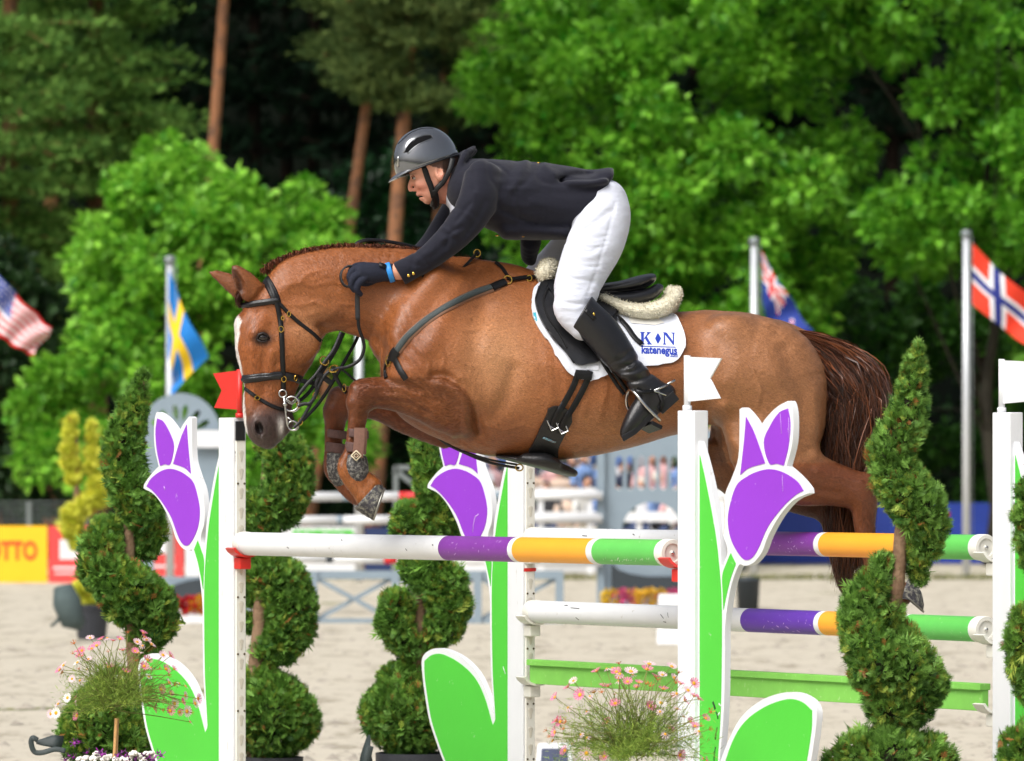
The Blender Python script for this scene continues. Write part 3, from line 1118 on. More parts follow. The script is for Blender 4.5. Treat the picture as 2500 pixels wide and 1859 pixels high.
# the wood goes on past both edges of the picture
for i, (u, D, lab) in enumerate([(-420, 104, 'first leafy tree past the left edge of the picture'), (-900, 100, 'second leafy tree past the left edge of the picture'), (-1400, 106, 'third leafy tree past the left edge of the picture'),
                                 (2900, 105, 'first leafy tree past the right edge of the picture'), (3400, 101, 'second leafy tree past the right edge of the picture'), (3900, 106, 'third leafy tree past the right edge of the picture')]):
    broad_tree(lab, D, [(u - 330, 1200), (u - 380, 700), (u - 260, 200), (u, -100), (u + 260, 180), (u + 380, 700), (u + 330, 1200)], 90, (50, 100), 8000, 0.3, srgb(44, 116, 20), srgb(140, 208, 66), (u, 1300), 200 + i, 3.0, r0=0.2)
for i, (u, D) in enumerate([(-650, 112), (-1150, 110), (2750, 112), (3150, 110), (3650, 113)]):
    pine('tall pine standing past the %s edge of the picture, %s from it' % ('left' if u < 0 else 'right', ['first', 'second', 'first', 'second', 'third'][i]), D, u, 0, 20, 0.2, [(v, 200, 0) for v in (-600, -420, -260, -100, 40, 180, 320, 470)], 230 + i, P_LO, P_HI, 5000, 0.4)
# undergrowth along the foot of the wood: one mass
rg = np.random.default_rng(5)
cs = [(x, 114 + rg.uniform(-2, 10), rg.uniform(0.2, 4.2)) for x in np.linspace(-32, 34, 300) + rg.uniform(-0.3, 0.3, 300)]
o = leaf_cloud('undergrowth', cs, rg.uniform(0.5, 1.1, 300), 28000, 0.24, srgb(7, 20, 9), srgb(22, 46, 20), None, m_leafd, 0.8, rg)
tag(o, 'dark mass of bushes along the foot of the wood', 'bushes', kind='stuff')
# ------------------------------------------------------------------ the oxer: poles, posts, tulip wings
DL, DR = 25.1, 22.1
PL = W(593, 1328, DL); PR = W(1640, 1350, DR)
_d = Vector((PR.x - PL.x, PR.y - PL.y, 0)); PLEN = _d.length
PV = _d.normalized()                          # along the poles (right and towards the camera)
NV = Vector((-PV.y, PV.x, 0))                  # across the oxer (right and away)
if NV.x < 0: NV = -NV
OX = 1.458                                     # spread of the oxer
ZV = Vector((0, 0, 1))
G0 = Vector((PL.x, PL.y, 0))


def J3(s, n, z):
    return G0 + PV * s + NV * n + ZV * z


def to_sz(u, v, n):
    """pixel -> (s, z) in the vertical plane parallel to the poles at offset n"""
    k = (u - UC) / F
    O = G0 + NV * n
    s = (k * O.y - O.x) / (PV.x - k * PV.y)
    D = O.y + PV.y * s
    return s, CAMZ - (v - YH) * D / F


m_white = mat('white_paint', srgb(228, 230, 232), rough=0.42, var=0.035, vscale=5, bump=0.05, bscale=40, spec=0.45, dirt=(srgb(196, 194, 188), 26.0, 0.635))
m_whitew = mat('white_wood_paint', srgb(226, 228, 231), rough=0.55, var=0.04, vscale=4, bump=0.15, bscale=50, stretch=(1, 1, 0.15), dirt=(srgb(196, 194, 188), 22.0, 0.64))
m_cream = mat('cream_plastic', srgb(228, 226, 216), rough=0.45, var=0.05, vscale=10)
m_creamd = mat('cream_recess_shade', srgb(204, 199, 184), rough=0.55, var=0.05, vscale=10)  # darker cream paints a recess shade onto the raised keyholes
m_green = mat('leaf_green_paint', srgb(78, 198, 58), rough=0.5, var=0.05, vscale=2.2, bump=0.05, bscale=60, dirt=(srgb(150, 205, 140), 22.0, 0.655))
m_greenp = mat('pole_green_paint', srgb(96, 192, 88), rough=0.42, var=0.06, vscale=8, dirt=(srgb(165, 205, 155), 60.0, 0.64))
m_greenk = mat('plank_green_paint', srgb(126, 198, 84), rough=0.6, var=0.08, vscale=10, dirt=(srgb(160, 206, 130), 40.0, 0.62))
m_purple = mat('violet_paint', srgb(146, 54, 204), rough=0.5, var=0.05, vscale=2.5, bump=0.05, bscale=60, dirt=(srgb(176, 130, 214), 22.0, 0.655))
m_purplep = mat('pole_violet_paint', srgb(122, 52, 150), rough=0.42, var=0.06, vscale=6, dirt=(srgb(190, 150, 200), 60.0, 0.645))
m_orange = mat('pole_orange_paint', srgb(246, 168, 48), rough=0.42, var=0.04, vscale=6, dirt=(srgb(250, 200, 130), 30.0, 0.72))
m_red = mat('red_plastic', srgb(214, 44, 36), rough=0.4, var=0.05, vscale=8)
m_black = mat('black_plastic', srgb(26, 26, 30), rough=0.4, var=0.15, vscale=12)

# poles
BANDS_PX = [(1081, m_purplep), (1250, m_white), (1261, m_orange), (1442, m_white), (1456, m_greenp), (1629, m_white)]


def pole(label, n, z0, z1, group, marks=(), m_pur=None):
    base = J3(PLEN / 2, n, 0)
    T = thing('jump_pole', label, 'pole', base, group)
    cuts = [(0.0, m_white)]
    for (u, m) in BANDS_PX:
        s, _ = to_sz(u + 14, 1340, 0.0)
        cuts.append((min(s, PLEN - 0.05), m))
    cuts.append((PLEN, None))
    nseg = 28; r = 0.05
    V, Fc, mi = [], [], []
    mats = [m_white, m_pur or m_purplep, m_orange, m_greenp]
    rings = []
    for (sa, m), (sb, _) in zip(cuts[:-1], cuts[1:]):
        rings.append((sa, m)); 
    ss = [c[0] for c in cuts]
    for s in ss:
        c = J3(s, n, z0 + (z1 - z0) * s / PLEN)
        for k in range(nseg):
            a = 2 * math.pi * k / nseg
            V.append(c + NV * math.cos(a) * r + ZV * math.sin(a) * r)
    for j in range(len(ss) - 1):
        mm = cuts[j][1]
        idx = mats.index(m_pur or m_purplep) if mm is m_purplep else mats.index(mm)
        for k in range(nseg):
            Fc.append((j * nseg + k, j * nseg + (k + 1) % nseg, (j + 1) * nseg + (k + 1) % nseg, (j + 1) * nseg + k)); mi.append(idx)
    me = mesh_from('pole_tube', V, Fc, None, True, mats=mats, mat_idx=mi)
    part('tube', me, T)
    for s, sg in ((0, -1), (PLEN, 1)):
        c = J3(s, n, z0 + (z1 - z0) * s / PLEN)
        cm = MB().lathe(c, [(0.0505, -0.045 * 1), (0.0525, -0.043), (0.0525, 0.002), (0.050, 0.006), (0.036, 0.007), (0.034, 0.001), (0.010, 0.001), (0.008, 0.006), (0.0, 0.006)], 28, PV * sg)
        part('end_cap', autosmooth(cm.mesh('pole_end_cap', m_cream), 40), T)
        bm_ = MB().lathe(c + PV * sg * 0.004, [(0.007, 0), (0.007, 0.006), (0, 0.006)], 10, PV * sg)
        part('bolt', bm_.mesh('pole_end_bolt', m_steel), T)
    return T


pole('front white pole with violet, orange and green bands under the hooves', 0.0, 1.447, 1.452, 'striped poles of the oxer')
pole('upper striped pole of the rear element, level with the front pole', OX, 1.4585, 1.462, 'striped poles of the oxer')
pole('lower striped pole of the rear element, above the green plank', OX, 1.135, 1.139, 'striped poles of the oxer', m_pur=mat('pole_indigo_paint', srgb(96, 52, 168), rough=0.42, var=0.06, vscale=6, dirt=(srgb(170, 150, 206), 60.0, 0.65)))
T = thing('jump_plank', 'green plank with a raised lip below the rear poles', 'plank', J3(PLEN / 2, OX, 0))
pm = MB()
a, b = J3(0.0, OX, 0.864), J3(PLEN, OX, 0.868)
part('board', bevel_mesh(MB().bar(a, b, 0.03, 0.10).mesh('plank_board', m_greenk, False), 0.003), T)
part('lip', bevel_mesh(MB().bar(J3(-0.004, OX - 0.004, 0.9095), J3(PLEN + 0.004, OX - 0.004, 0.9135), 0.052, 0.026).mesh('plank_lip', m_greenk, False), 0.003), T)

# tulip wing, traced once on the front left stand and reused (mirrored) for the others
OUT_PX = [(541, 1085), (536, 1101), (522, 1161), (511, 1225), (502, 1285), (499, 1350), (490, 1328), (489, 1308), (497, 1278), (498, 1240), (492, 1195), (480, 1161), (469, 1120), (467, 1060), (467, 1021), (460, 1018),
          (443, 1041), (432, 1064), (424, 1045), (405, 1021), (388, 1009), (380, 1009), (375, 1037), (376, 1090), (386, 1139), (368, 1158), (351, 1182), (349, 1193), (375, 1208), (398, 1240), (417, 1281), (428, 1315), (443, 1338),
          (458, 1345), (468, 1344), (481, 1385), (489, 1435), (493, 1484), (493, 1532), (495, 1650), (503, 1763), (484, 1704), (462, 1656), (427, 1618), (385, 1597), (356, 1600), (337, 1621), (338, 1668), (347, 1739), (356, 1787), (376, 1852),
          (396, 1910), (420, 2000), (440, 2140), (541, 2140)]
PET_LOW = [(357, 1188), (368, 1169), (390, 1152), (413, 1145), (435, 1150), (454, 1161), (471, 1178), (482, 1214), (487, 1251), (482, 1289), (469, 1319), (456, 1333), (443, 1326), (432, 1304), (417, 1263), (394, 1225), (372, 1199)]
PET_OUT = [(390, 1138), (382, 1098), (379, 1053), (383, 1022), (398, 1030), (413, 1056), (424, 1090), (415, 1133), (402, 1134)]
PET_IN = [(422, 1133), (432, 1098), (443, 1064), (455, 1037), (458, 1083), (465, 1157), (450, 1143)]
LEAF_T = [(538, 1115), (529, 1161), (518, 1225), (509, 1285), (503, 1345), (499, 1409), (498, 1484), (500, 1650), (506, 1772), (500, 1790), (480, 1716), (457, 1668), (422, 1632), (384, 1611), (360, 1613), (343, 1628), (344, 1668), (353, 1739), (362, 1787), (382, 1852), (402, 1910), (426, 2000), (444, 2130), (538, 2130)]
STEM = [(482, 1320), (489, 1340), (497, 1368), (496, 1410), (495, 1440), (490, 1410), (482, 1372), (473, 1342)]


def sz_poly(px, n=-0.016):
    return [to_sz(u, v, n) for (u, v) in px]


WING = {'board': (sz_poly(OUT_PX), m_whitew), }
FACES = [('petal', sz_poly(PET_LOW), m_purple), ('petal', sz_poly(PET_OUT), m_purple), ('petal', sz_poly(PET_IN), m_purple), ('leaf', sz_poly(LEAF_T), m_green), ('stem', sz_poly(STEM), m_green)]


def smooth_poly(P, corners):
    """rounds a polygon except at sharp corners"""
    out = []
    n = len(P)
    A = np.array(P)
    for i in range(n):
        p0, p1, p2, p3 = A[(i - 1) % n], A[i], A[(i + 1) % n], A[(i + 2) % n]
        def sharp(a, b, c):
            d1, d2 = b - a, c - b
            return (d1 @ d2) / (np.linalg.norm(d1) * np.linalg.norm(d2) + 1e-9) < 0.35
        m1 = (p2 - p0) / 2 if not sharp(p0, p1, p2) else (p2 - p1)
        m2 = (p3 - p1) / 2 if not sharp(p1, p2, p3) else (p2 - p1)
        L = np.linalg.norm(p2 - p1)
        for m_ in (m1, m2):
            q = np.linalg.norm(m_)
            if q > 1.2 * L: m_ *= 1.2 * L / q
        for t in (0, 0.25, 0.5, 0.75):
            h00, h10, h01, h11 = 2 * t ** 3 - 3 * t * t + 1, t ** 3 - 2 * t * t + t, -2 * t ** 3 + 3 * t * t, t ** 3 - t * t
            out.append(tuple(h00 * p1 + h10 * m1 + h01 * p2 + h11 * m2))
    return out


def plate(name, poly, n0, n1, place, material):
    """flat outline given thickness between offsets n0 and n1"""
    P = smooth_poly(poly, None)
    Vc, _, Fc, *_ = delaunay_2d_cdt([Vector(p) for p in P], [(i, (i + 1) % len(P)) for i in range(len(P))], [], 1, 1e-6)
    m = len(Vc)
    V = [place(p[0], n0, p[1]) for p in Vc] + [place(p[0], n1, p[1]) for p in Vc]
    F2 = [tuple(f) for f in Fc] + [tuple(i + m for i in reversed(f)) for f in Fc]
    cnt = set()
    for f in Fc:
        f = tuple(f)
        for a, b in zip(f, f[1:] + f[:1]): cnt.add((a, b))
    for (a, b) in cnt:
        if (b, a) not in cnt: F2.append((b, a, a + m, b + m))
    return autosmooth(MB().add(V, F2).mesh(name, material), 40)


S_POST = to_sz(541, 1300, -0.016)[0]


def keyholes(parent, place, s, n_c, z0, z1):
    """track with keyholes on the pole side of a post"""
    tr = MB()
    for (a, b) in ((-0.025, 0.025),):
        tr.add([place(s, n_c + a, z0), place(s, n_c + b, z0), place(s, n_c + b, z1), place(s, n_c + a, z1),
                place(s + 0.006, n_c + a + 0.004, z0), place(s + 0.006, n_c + b - 0.004, z0), place(s + 0.006, n_c + b - 0.004, z1), place(s + 0.006, n_c + a + 0.004, z1)],
               [(4, 5, 6, 7), (0, 4, 7, 3), (1, 2, 6, 5), (3, 7, 6, 2), (0, 1, 5, 4)])
    track = part('track', tr.mesh('post_track', m_cream, False), parent)
    z = z1 - 0.06; i = 0
    base = None
    while z > z0 + 0.1:
        c = place(s + 0.0064, n_c, z)
        if base is None:
            kh = MB(); prof = []
            for q in range(13):
                a = math.pi * (1.22 - 1.44 * q / 12)
                prof.append((0.0125 * math.cos(a), 0.0125 * math.sin(a)))
            prof += [(0.0055, -0.034), (0.002, -0.038), (-0.002, -0.038), (-0.0055, -0.034)]
            kh.add([NV * x + ZV * y + PV * 0.0 for x, y in prof] + [NV * x * 0.72 + ZV * (y * 0.85 - 0.002) + PV * 0.0015 for x, y in prof],
                   [(q, (q + 1) % len(prof), (q + 1) % len(prof) + len(prof), q + len(prof)) for q in range(len(prof))] + [tuple(len(prof) + q for q in range(len(prof)))])
            base = kh.mesh('keyhole', m_creamd, False)
        o = link('keyhole', base, track); o.location = c - Vector(parent.location) - Vector(track.location)
        if i % 3 == 1:
            for q in (-0.016, 0.016):
                bo = MB().lathe(place(s + 0.006, n_c + q, z - 0.055), [(0.0048, 0), (0.0048, 0.002), (0, 0.002)], 8, PV)
                part('bolt', bo.mesh('track_bolt', mat('dark_bolt', srgb(84, 72, 44), rough=0.5, metal=0.6, var=0.2)), track)
        z -= 0.084 if i % 3 else 0.078; i += 1


def cup(parent, place, s, n, zp, material, sg):
    """safety cup under a pole end"""
    mb = MB(); V = []; k = 9
    for e, sx in ((0, s + sg * 0.0), (1, s + sg * 0.075)):
        for q in range(k):
            a = math.pi * (1.12 + 0.76 * q / (k - 1))
            for r in (0.054, 0.064):
                V.append(place(sx, n + r * 1.25 * math.cos(a), zp + 0.004 + r * math.sin(a)))
    F_ = []
    for e in range(1):
        for q in range(k - 1):
            a0 = q * 2; b0 = (q + 1) * 2; o = k * 2
            F_ += [(a0, b0, b0 + o, a0 + o), (a0 + 1, a0 + 1 + o, b0 + 1 + o, b0 + 1), (a0, a0 + 1, b0 + 1, b0), (a0 + o, b0 + o, b0 + 1 + o, a0 + 1 + o)]
    F_ += [(0, k * 2, k * 2 + 1, 1), (k * 2 - 2, k * 2 - 1, k * 4 - 1, k * 4 - 2)]
    mb.add(V, F_)
    c = part('pole_cup', autosmooth(mb.mesh('pole_cup', material), 40), parent)
    br = MB(); p = place(s - sg * 0.0, n, zp - 0.095)
    br.bar(place(s - sg * 0.01, n, zp - 0.085), place(s + sg * 0.05, n, zp - 0.085), 0.055, 0.05)
    part('bracket', bevel_mesh(br.mesh('cup_bracket', material, False), 0.006), c)
    return c


def pennant(parent, place, s, n, z, material, sg):
    """plastic start flag: tube with a swallow-tailed sheet"""
    fl = MB().tube([place(s, n, z), place(s, n, z + 0.21)], 0.0125, 12)
    fl.tube([place(s, n, z), place(s, n, z + 0.02)], 0.018, 12)
    f = part('flag', fl.mesh('flag_tube', material), parent)
    poly = [(0.0, 0.035), (0.0, 0.205), (0.235, 0.195), (0.155, 0.12), (0.225, 0.045)]
    ss = MB(); V = []
    for off in (-0.003, 0.003):
        V += [place(s + sg * (0.008 + x), n + off, z + y) for x, y in poly]
    ss.add(V, [(0, 1, 2, 3), (0, 3, 4), (8, 7, 6, 5), (9, 8, 5)] + [(i, i + 5, (i + 1) % 5 + 5, (i + 1) % 5) for i in range(5)])
    part('flag_sheet', ss.mesh('flag_sheet', material, False), f)


def stand(label, n, right, flag=None, cups=(), tape=None, sticker=False):
    """one wing stand; right = mirrored, at the far end of the poles"""
    if right:
        shift = PLEN + 0.21
        place = lambda s, nn, z: J3(shift - (s - S_POST) , n + nn, z)
        pl_s = lambda s: shift - (s - S_POST)
        s_in, s_out = shift - 0.12, shift
    else:
        place = lambda s, nn, z: J3(s, n + nn, z)
        s_in, s_out = -0.03, S_POST
    bc = J3((s_in + s_out) / 2, n, 0)
    T = thing('wing_stand', label, 'jump stand', bc, 'tulip wing stands of the oxer')
    pb = MB().bar(J3(min(s_in, s_out), n, 1.0), J3(max(s_in, s_out), n, 1.0), 0.062, 1.985)
    part('post', bevel_mesh(pb.mesh('post', m_whitew, False), 0.004), T)
    ft = MB().bar(J3((s_in + s_out) / 2, n - 0.4, 0.03), J3((s_in + s_out) / 2, n + 0.4, 0.03), 0.07, 0.058)
    part('foot', bevel_mesh(ft.mesh('stand_foot', m_whitew, False), 0.004), T)
    wing = part('wing', plate('wing_board', WING['board'][0], -0.013, 0.013, place, m_whitew), T)
    for nm, poly, mm in FACES:
        part(nm, plate('wing_' + nm, poly, -0.0155, -0.0125, place, mm), wing)
        part(nm, plate('wing_' + nm + '_back', poly, 0.0125, 0.0155, place, mm), wing)
    if not right:
        keyholes(T, lambda s, nn, z: J3(s, n + nn, z), s_in, 0.004, 0.1, 1.90)
    if flag:
        pennant(T, J3, (s_in if not right else s_in + 0.02), n, 1.992, flag, -1 if not right else 1)
    for (z, mm) in cups:
        cup(T, J3, s_in + (0.006 if not right else 0), n, z, mm, -1 if right else 1)
    if tape is not None:
        tp = MB().bar(J3(s_in + 0.009, n - 0.033, tape), J3(s_in + 0.009, n + 0.036, tape), 0.003, 0.016, PV)
        tp = MB()
        tp.add([J3(s_in + 0.0085, n - 0.032, tape - 0.008), J3(s_in + 0.0085, n + 0.032, tape - 0.006), J3(s_in + 0.0085, n + 0.032, tape + 0.009), J3(s_in + 0.0085, n - 0.032, tape + 0.008)], [(0, 1, 2, 3)])
        part('tape', tp.mesh('red_tape', m_red, False), T)
    if sticker:
        st = MB(); sx = s_in + 0.0012
        st.add([J3(sx, n - 0.026, 1.80), J3(sx, n + 0.024, 1.80), J3(sx, n + 0.024, 1.855), J3(sx, n - 0.026, 1.855)], [(0, 1, 2, 3)])
        st_o = part('sticker', st.mesh('sticker', m_white, False), T)
        g = MB()
        for q, (zz, hh) in enumerate(((1.842, 0.010), (1.826, 0.003), (1.819, 0.003), (1.808, 0.004))):
            pass
        cu = lambda u, v: J3(sx + 0.0006, n + (u - 0.5) * 0.046 - 0.001, 1.838 - v)
        tp, tf_ = text_px('BLACK', 0.012, 0.0, 0.46, 0.0, lambda u, v: cu(u, v), tilt=0.0)
        part('print', MB().add(tp, tf_).mesh('sticker_name', m_black, None), st_o)
        for zz in (1.824, 1.816, 1.806):
            g.add([J3(sx + 0.0006, n - 0.022, zz), J3(sx + 0.0006, n + 0.020, zz), J3(sx + 0.0006, n + 0.020, zz + 0.0022), J3(sx + 0.0006, n - 0.022, zz + 0.0022)], [(0, 1, 2, 3)])
        part('print', g.mesh('sticker_lines', mat('grey_print', srgb(130, 120, 120), rough=0.6, var=0.1), None), st_o)
        hb = MB().bar(J3(s_in + 0.004, n - 0.022, 1.93), J3(s_in + 0.004, n + 0.022, 1.93), 0.008, 0.085, PV)
        hb = MB().box(J3(s_in + 0.005, n, 1.935), (0.005, 0.022, 0.042), Matrix((PV, NV, ZV)).transposed())
        part('flag_holder', bevel_mesh(hb.mesh('flag_holder', m_black, False), 0.002), T)
    return T


stand('white stand with a tulip wing and a red flag, below the muzzle of the horse', 0.0, False, m_red, [(1.447, m_red)], None, True)
stand('white stand with a tulip wing and a white flag, in front of the hindquarters', 0.0, True, m_white, [(1.452, m_red)])
stand('white stand with a tulip wing and red tape, behind the girth', OX, False, None, [(1.4585, m_cream), (1.135, m_cream), (0.864, m_cream)], 1.32)
stand('white stand with a white flag at the right edge of the picture', OX, True, m_white, [(1.462, m_cream), (1.139, m_cream), (0.868, m_cream)])


# hoof scuffs and scratches
m_scuff = mat('rubber_scuff', srgb(60, 60, 62), rough=0.7, var=0.3, vscale=60)
m_gouge = mat('dark_gouge', srgb(28, 66, 30), rough=0.8, var=0.4, vscale=80)
m_scr = mat('pale_scratch', srgb(196, 160, 220), rough=0.7, var=0.2, vscale=60)


def pole_mark(o, n, z, u, v, du, dv, wpx, material):
    s, _ = to_sz(u, v, n - 0.05); s2, _ = to_sz(u + du, v + dv, n - 0.05)
    a = math.asin(max(-0.95, min(0.95, (to_sz(u, v, n - 0.045)[1] - z) / 0.0505))); b = math.asin(max(-0.95, min(0.95, (to_sz(u + du, v + dv, n - 0.045)[1] - z) / 0.0505)))
    P, N = [], []
    for i in range(5):
        t = i / 4; q = a + (b - a) * t
        nn = -NV * math.cos(q) + ZV * math.sin(q)
        P.append(J3(s + (s2 - s) * t, n, z) + nn * 0.0502); N.append(nn)
    part('scuff', MB().ribbon(P, N, wpx / 590, 0.0006).mesh('scuff', material), o)


POLES = [o for o in COL.objects if o.name.startswith('jump_pole')]
rq = random.Random(12)
for (k, u, v, du, dv) in ((2, 1390, 1484, 22, 2), (2, 1404, 1508, 6, 6), (2, 1372, 1478, 8, 0), (2, 1612, 1500, 8, 10), (2, 1628, 1496, 4, 12), (2, 1618, 1518, 6, 2), (0, 990, 1340, 3, 5), (0, 1054, 1330, 3, 2), (0, 700, 1336, 4, 3), (0, 830, 1318, 3, 2), (1, 1540, 1304, 6, 3), (1, 1420, 1308, 12, 1)):
    n_, z_ = ((0.0, 1.449), (OX, 1.46), (OX, 1.137))[k]
    pole_mark(POLES[k], n_, z_, u, v, du, dv, rq.uniform(1.5, 3), m_scuff)
for (k, u0_, u1_, vc) in ((0, 1092, 1240, 1338), (2, 1830, 1985, 1525), (1, 1890, 1990, 1332)):
    n_, z_ = ((0.0, 1.449), (OX, 1.46), (OX, 1.137))[k]
    for i in range(14):
        u = rq.uniform(u0_, u1_); pole_mark(POLES[k], n_, z_, u, vc + rq.uniform(-18, 18), rq.uniform(-4, 6), rq.uniform(-6, 6), rq.uniform(0.8, 2), m_scr)
for i in range(30):
    u = rq.uniform(1465, 1620); pole_mark(POLES[0], 0.0, 1.449, u, 1368 + rq.uniform(-3, 5), rq.uniform(1, 5), rq.uniform(-5, -1), rq.uniform(0.8, 1.8), mat('pale_green_scratch', srgb(190, 222, 180), rough=0.7, var=0.2))


def wing_mark(o, n, pts, wpx, material):
    P = [J3(*(lambda q: (q[0], n - 0.0158, q[1]))(to_sz(u, v, n - 0.0158))) for (u, v) in pts]
    part('scratch', MB().ribbon(P, [-NV] * len(P), wpx / 600, 0.0004).mesh('scratch', material), o)


ST = [o for o in COL.objects if o.name.startswith('wing_stand')]
for pts, w_ in (([(1740, 1714), (1744, 1724), (1746, 1732)], 7), ([(1748, 1738), (1752, 1748), (1753, 1756)], 5), ([(1751, 1776), (1748, 1790), (1746, 1806)], 4), ([(1747, 1824), (1744, 1840), (1743, 1858)], 4)):
    wing_mark(ST[1], 0.0, pts, w_, m_gouge)
for pts in ([(1755, 1718), (1760, 1724)], [(1757, 1740), (1752, 1748)]): wing_mark(ST[1], 0.0, pts, 3, m_white)
wing_mark(ST[2], OX, [(1168, 1256), (1160, 1262), (1156, 1280), (1154, 1300)], 3, m_scr)
wing_mark(ST[0], 0.0, [(400, 1188), (403, 1196)], 4, m_scr)
wing_mark(ST[0], 0.0, [(538, 1515), (539, 1540)], 2.5, m_white); wing_mark(ST[0], 0.0, [(537, 1556), (538, 1562)], 4, m_white)
wing_mark(ST[2], OX, [(1228, 1628), (1234, 1646)], 3, m_white); wing_mark(ST[2], OX, [(1240, 1650), (1246, 1662)], 3, m_white)
for pts in ([(1905, 1010), (1908, 1060)], [(1925, 1020), (1927, 1072)], [(1910, 1160), (1911, 1200)]): wing_mark(ST[1], 0.0, pts, 1.6, m_scr)
# ------------------------------------------------------------------ clipped spiral conifers, daisies, pots
def frond():
    """flat feathery spray of scale leaves"""
    V, Fc = [], []
    def blade(x0, y0, ang, L, w, z=0.0):
        c, s = math.cos(ang), math.sin(ang)
        b = len(V)
        V.extend([(x0 - s * w, y0 + c * w, z), (x0 + s * w, y0 - c * w, z + 0.02), (x0 + c * L, y0 + s * L, z - 0.03)])
        Fc.append((b, b + 1, b + 2))
    blade(0, 0, 0, 1.0, 0.055)
    for (x, a, L) in ((0.12, 0.70, 0.52), (0.34, 0.60, 0.50), (0.56, 0.5, 0.38)):
        blade(x, 0.0, a, L, 0.055, 0.02); blade(x, 0.0, -a, L, 0.055, -0.02)
    blade(0.36, 0.20, 0.2, 0.30, 0.055); blade(0.36, -0.20, -0.2, 0.30, 0.055)
    return np.array(V), np.array(Fc)


FR_V, FR_F = frond()
m_thuja = leaf_mat('thuja_scales', 0.6, 0.22)
m_stem = mat('thuja_bark', srgb(146, 118, 92), rough=0.9, var=0.25, vscale=20, bump=0.7, bscale=60, color2=srgb(104, 80, 60))
m_pot = mat('black_pot', srgb(44, 47, 54), rough=0.55, var=0.12, vscale=8, bump=0.2, bscale=40)
m_core = mat('thuja_light_block', srgb(34, 34, 18), rough=0.95, var=0.5, vscale=30, bump=1.0, bscale=40)
T_LO, T_HI, T_YE, T_BR = srgb(46, 88, 28), srgb(142, 192, 82), srgb(182, 192, 76), srgb(164, 110, 58)


def topiary(label, D, blobs, trunk, tr_r, pot=None, seed=1, dens=1.0, lo=T_LO, hi=T_HI, yellow=T_YE, size=0.052, soft=0.0, group='clipped spiral conifers around the jump'):
    """blobs: (u, v, radius px, depth px) lumps of clipped foliage; trunk: pixel path"""
    rng = np.random.default_rng(seed)
    k = D / F
    b = W(trunk[-1][0], trunk[-1][1], D); b.z = 0
    T = thing('spiral_topiary', label, 'topiary', b, group)
    C = np.array([tuple(W(u, v, D) + Vector((0, w * k, 0))) for (u, v, r, w) in blobs]); Rr = np.array([r * k for (_, _, r, _) in blobs])
    pos, nrm = [], []
    for i in range(len(C)):
        n = int(dens * 80000 * Rr[i] ** 2) + 50
        d = rng.normal(0, 1, (n, 3)); d /= np.linalg.norm(d, axis=1, keepdims=True)
        q = C[i] + d * (Rr[i] * (0.70 + 0.30 * rng.uniform(0, 1, n) ** 0.8))[:, None]
        keep = np.ones(n, bool)
        for j in range(len(C)):
            if j != i: keep &= np.linalg.norm(q - C[j], axis=1) > Rr[j] * 0.72
        keep &= ~((d[:, 1] > 0.55) & (rng.random(n) < 0.6))          # fewer on the side away from the arena gate
        pos.append(q[keep]); nrm.append(d[keep])
    pos = np.concatenate(pos); nrm = np.concatenate(nrm)
    dr = nrm * 0.9 + np.array([0, 0, 0.45]) + rng.normal(0, 0.5, pos.shape)
    R = frames(dr, rng.uniform(-1.6, 1.6, len(pos)))
    sz = size * rng.uniform(0.6, 1.25, len(pos))
    lone = rng.random(len(pos)) < 0.05
    sz[lone] *= rng.uniform(1.3, 2.1, lone.sum())
    V, Fc = scatter(FR_V, FR_F, pos - dr / np.linalg.norm(dr, axis=1, keepdims=True) * (sz * 0.45)[:, None], R, sz)
    me = mesh_from('thuja_crown', V, Fc, m_thuja, False)
    t = np.clip(rng.normal(0.42, 0.26, len(pos)) + 0.18 * nrm[:, 2], 0, 1)
    patch = 0.5 + 0.5 * np.sin(pos[:, 0] * 23 + seed) * np.sin(pos[:, 2] * 17 + 2 * seed)
    col = np.array(lo)[None] * (1 - t)[:, None] + np.array(hi)[None] * t[:, None]
    ym = ((rng.random(len(pos)) < 0.16) & (patch > 0.45))[:, None]
    col = np.where(ym, col * 0.4 + np.array(yellow)[None] * 0.6, col)
    bm_ = (rng.random(len(pos)) < 0.025)[:, None]
    col = np.where(bm_, np.array(T_BR)[None], col)
    set_colors(me, 'leaf', np.repeat(col, len(FR_V), axis=0))
    part('crown', me, T)
    core = Field((0, 0, 0), (1, 1, 1), 1.0) if False else None
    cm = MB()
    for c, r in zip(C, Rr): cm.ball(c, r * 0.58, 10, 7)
    o = part('light_block_core', cm.mesh('thuja_core', m_core), T); o['kind'] = 'stuff'  # solid balls added inside the crown to block light
    tp = [W(u, v, D) for (u, v) in catmull([(*p,) for p in trunk], 4)]
    n = len(tp)
    part('trunk', MB().tube(tp, [tr_r * (0.55 + 0.45 * i / (n - 1)) * (1 + 0.08 * math.sin(i * 2.3)) for i in range(n)], 10).mesh('thuja_trunk', m_stem), T)
    if pot:
        pu, pv, pr, ph = pot
        c = W(pu, pv, D); zt = c.z
        r = pr * k
        part('pot', autosmooth(MB().lathe((c.x, c.y, 0), [(0, 0.002), (r * 0.78, 0.0), (r * 0.97, zt - 0.05), (r * 1.03, zt - 0.045), (r * 1.04, zt), (r * 0.99, zt), (r * 0.97, zt - 0.03), (0, zt - 0.04)], 32).mesh('pot', m_pot), 35), T)
    return T


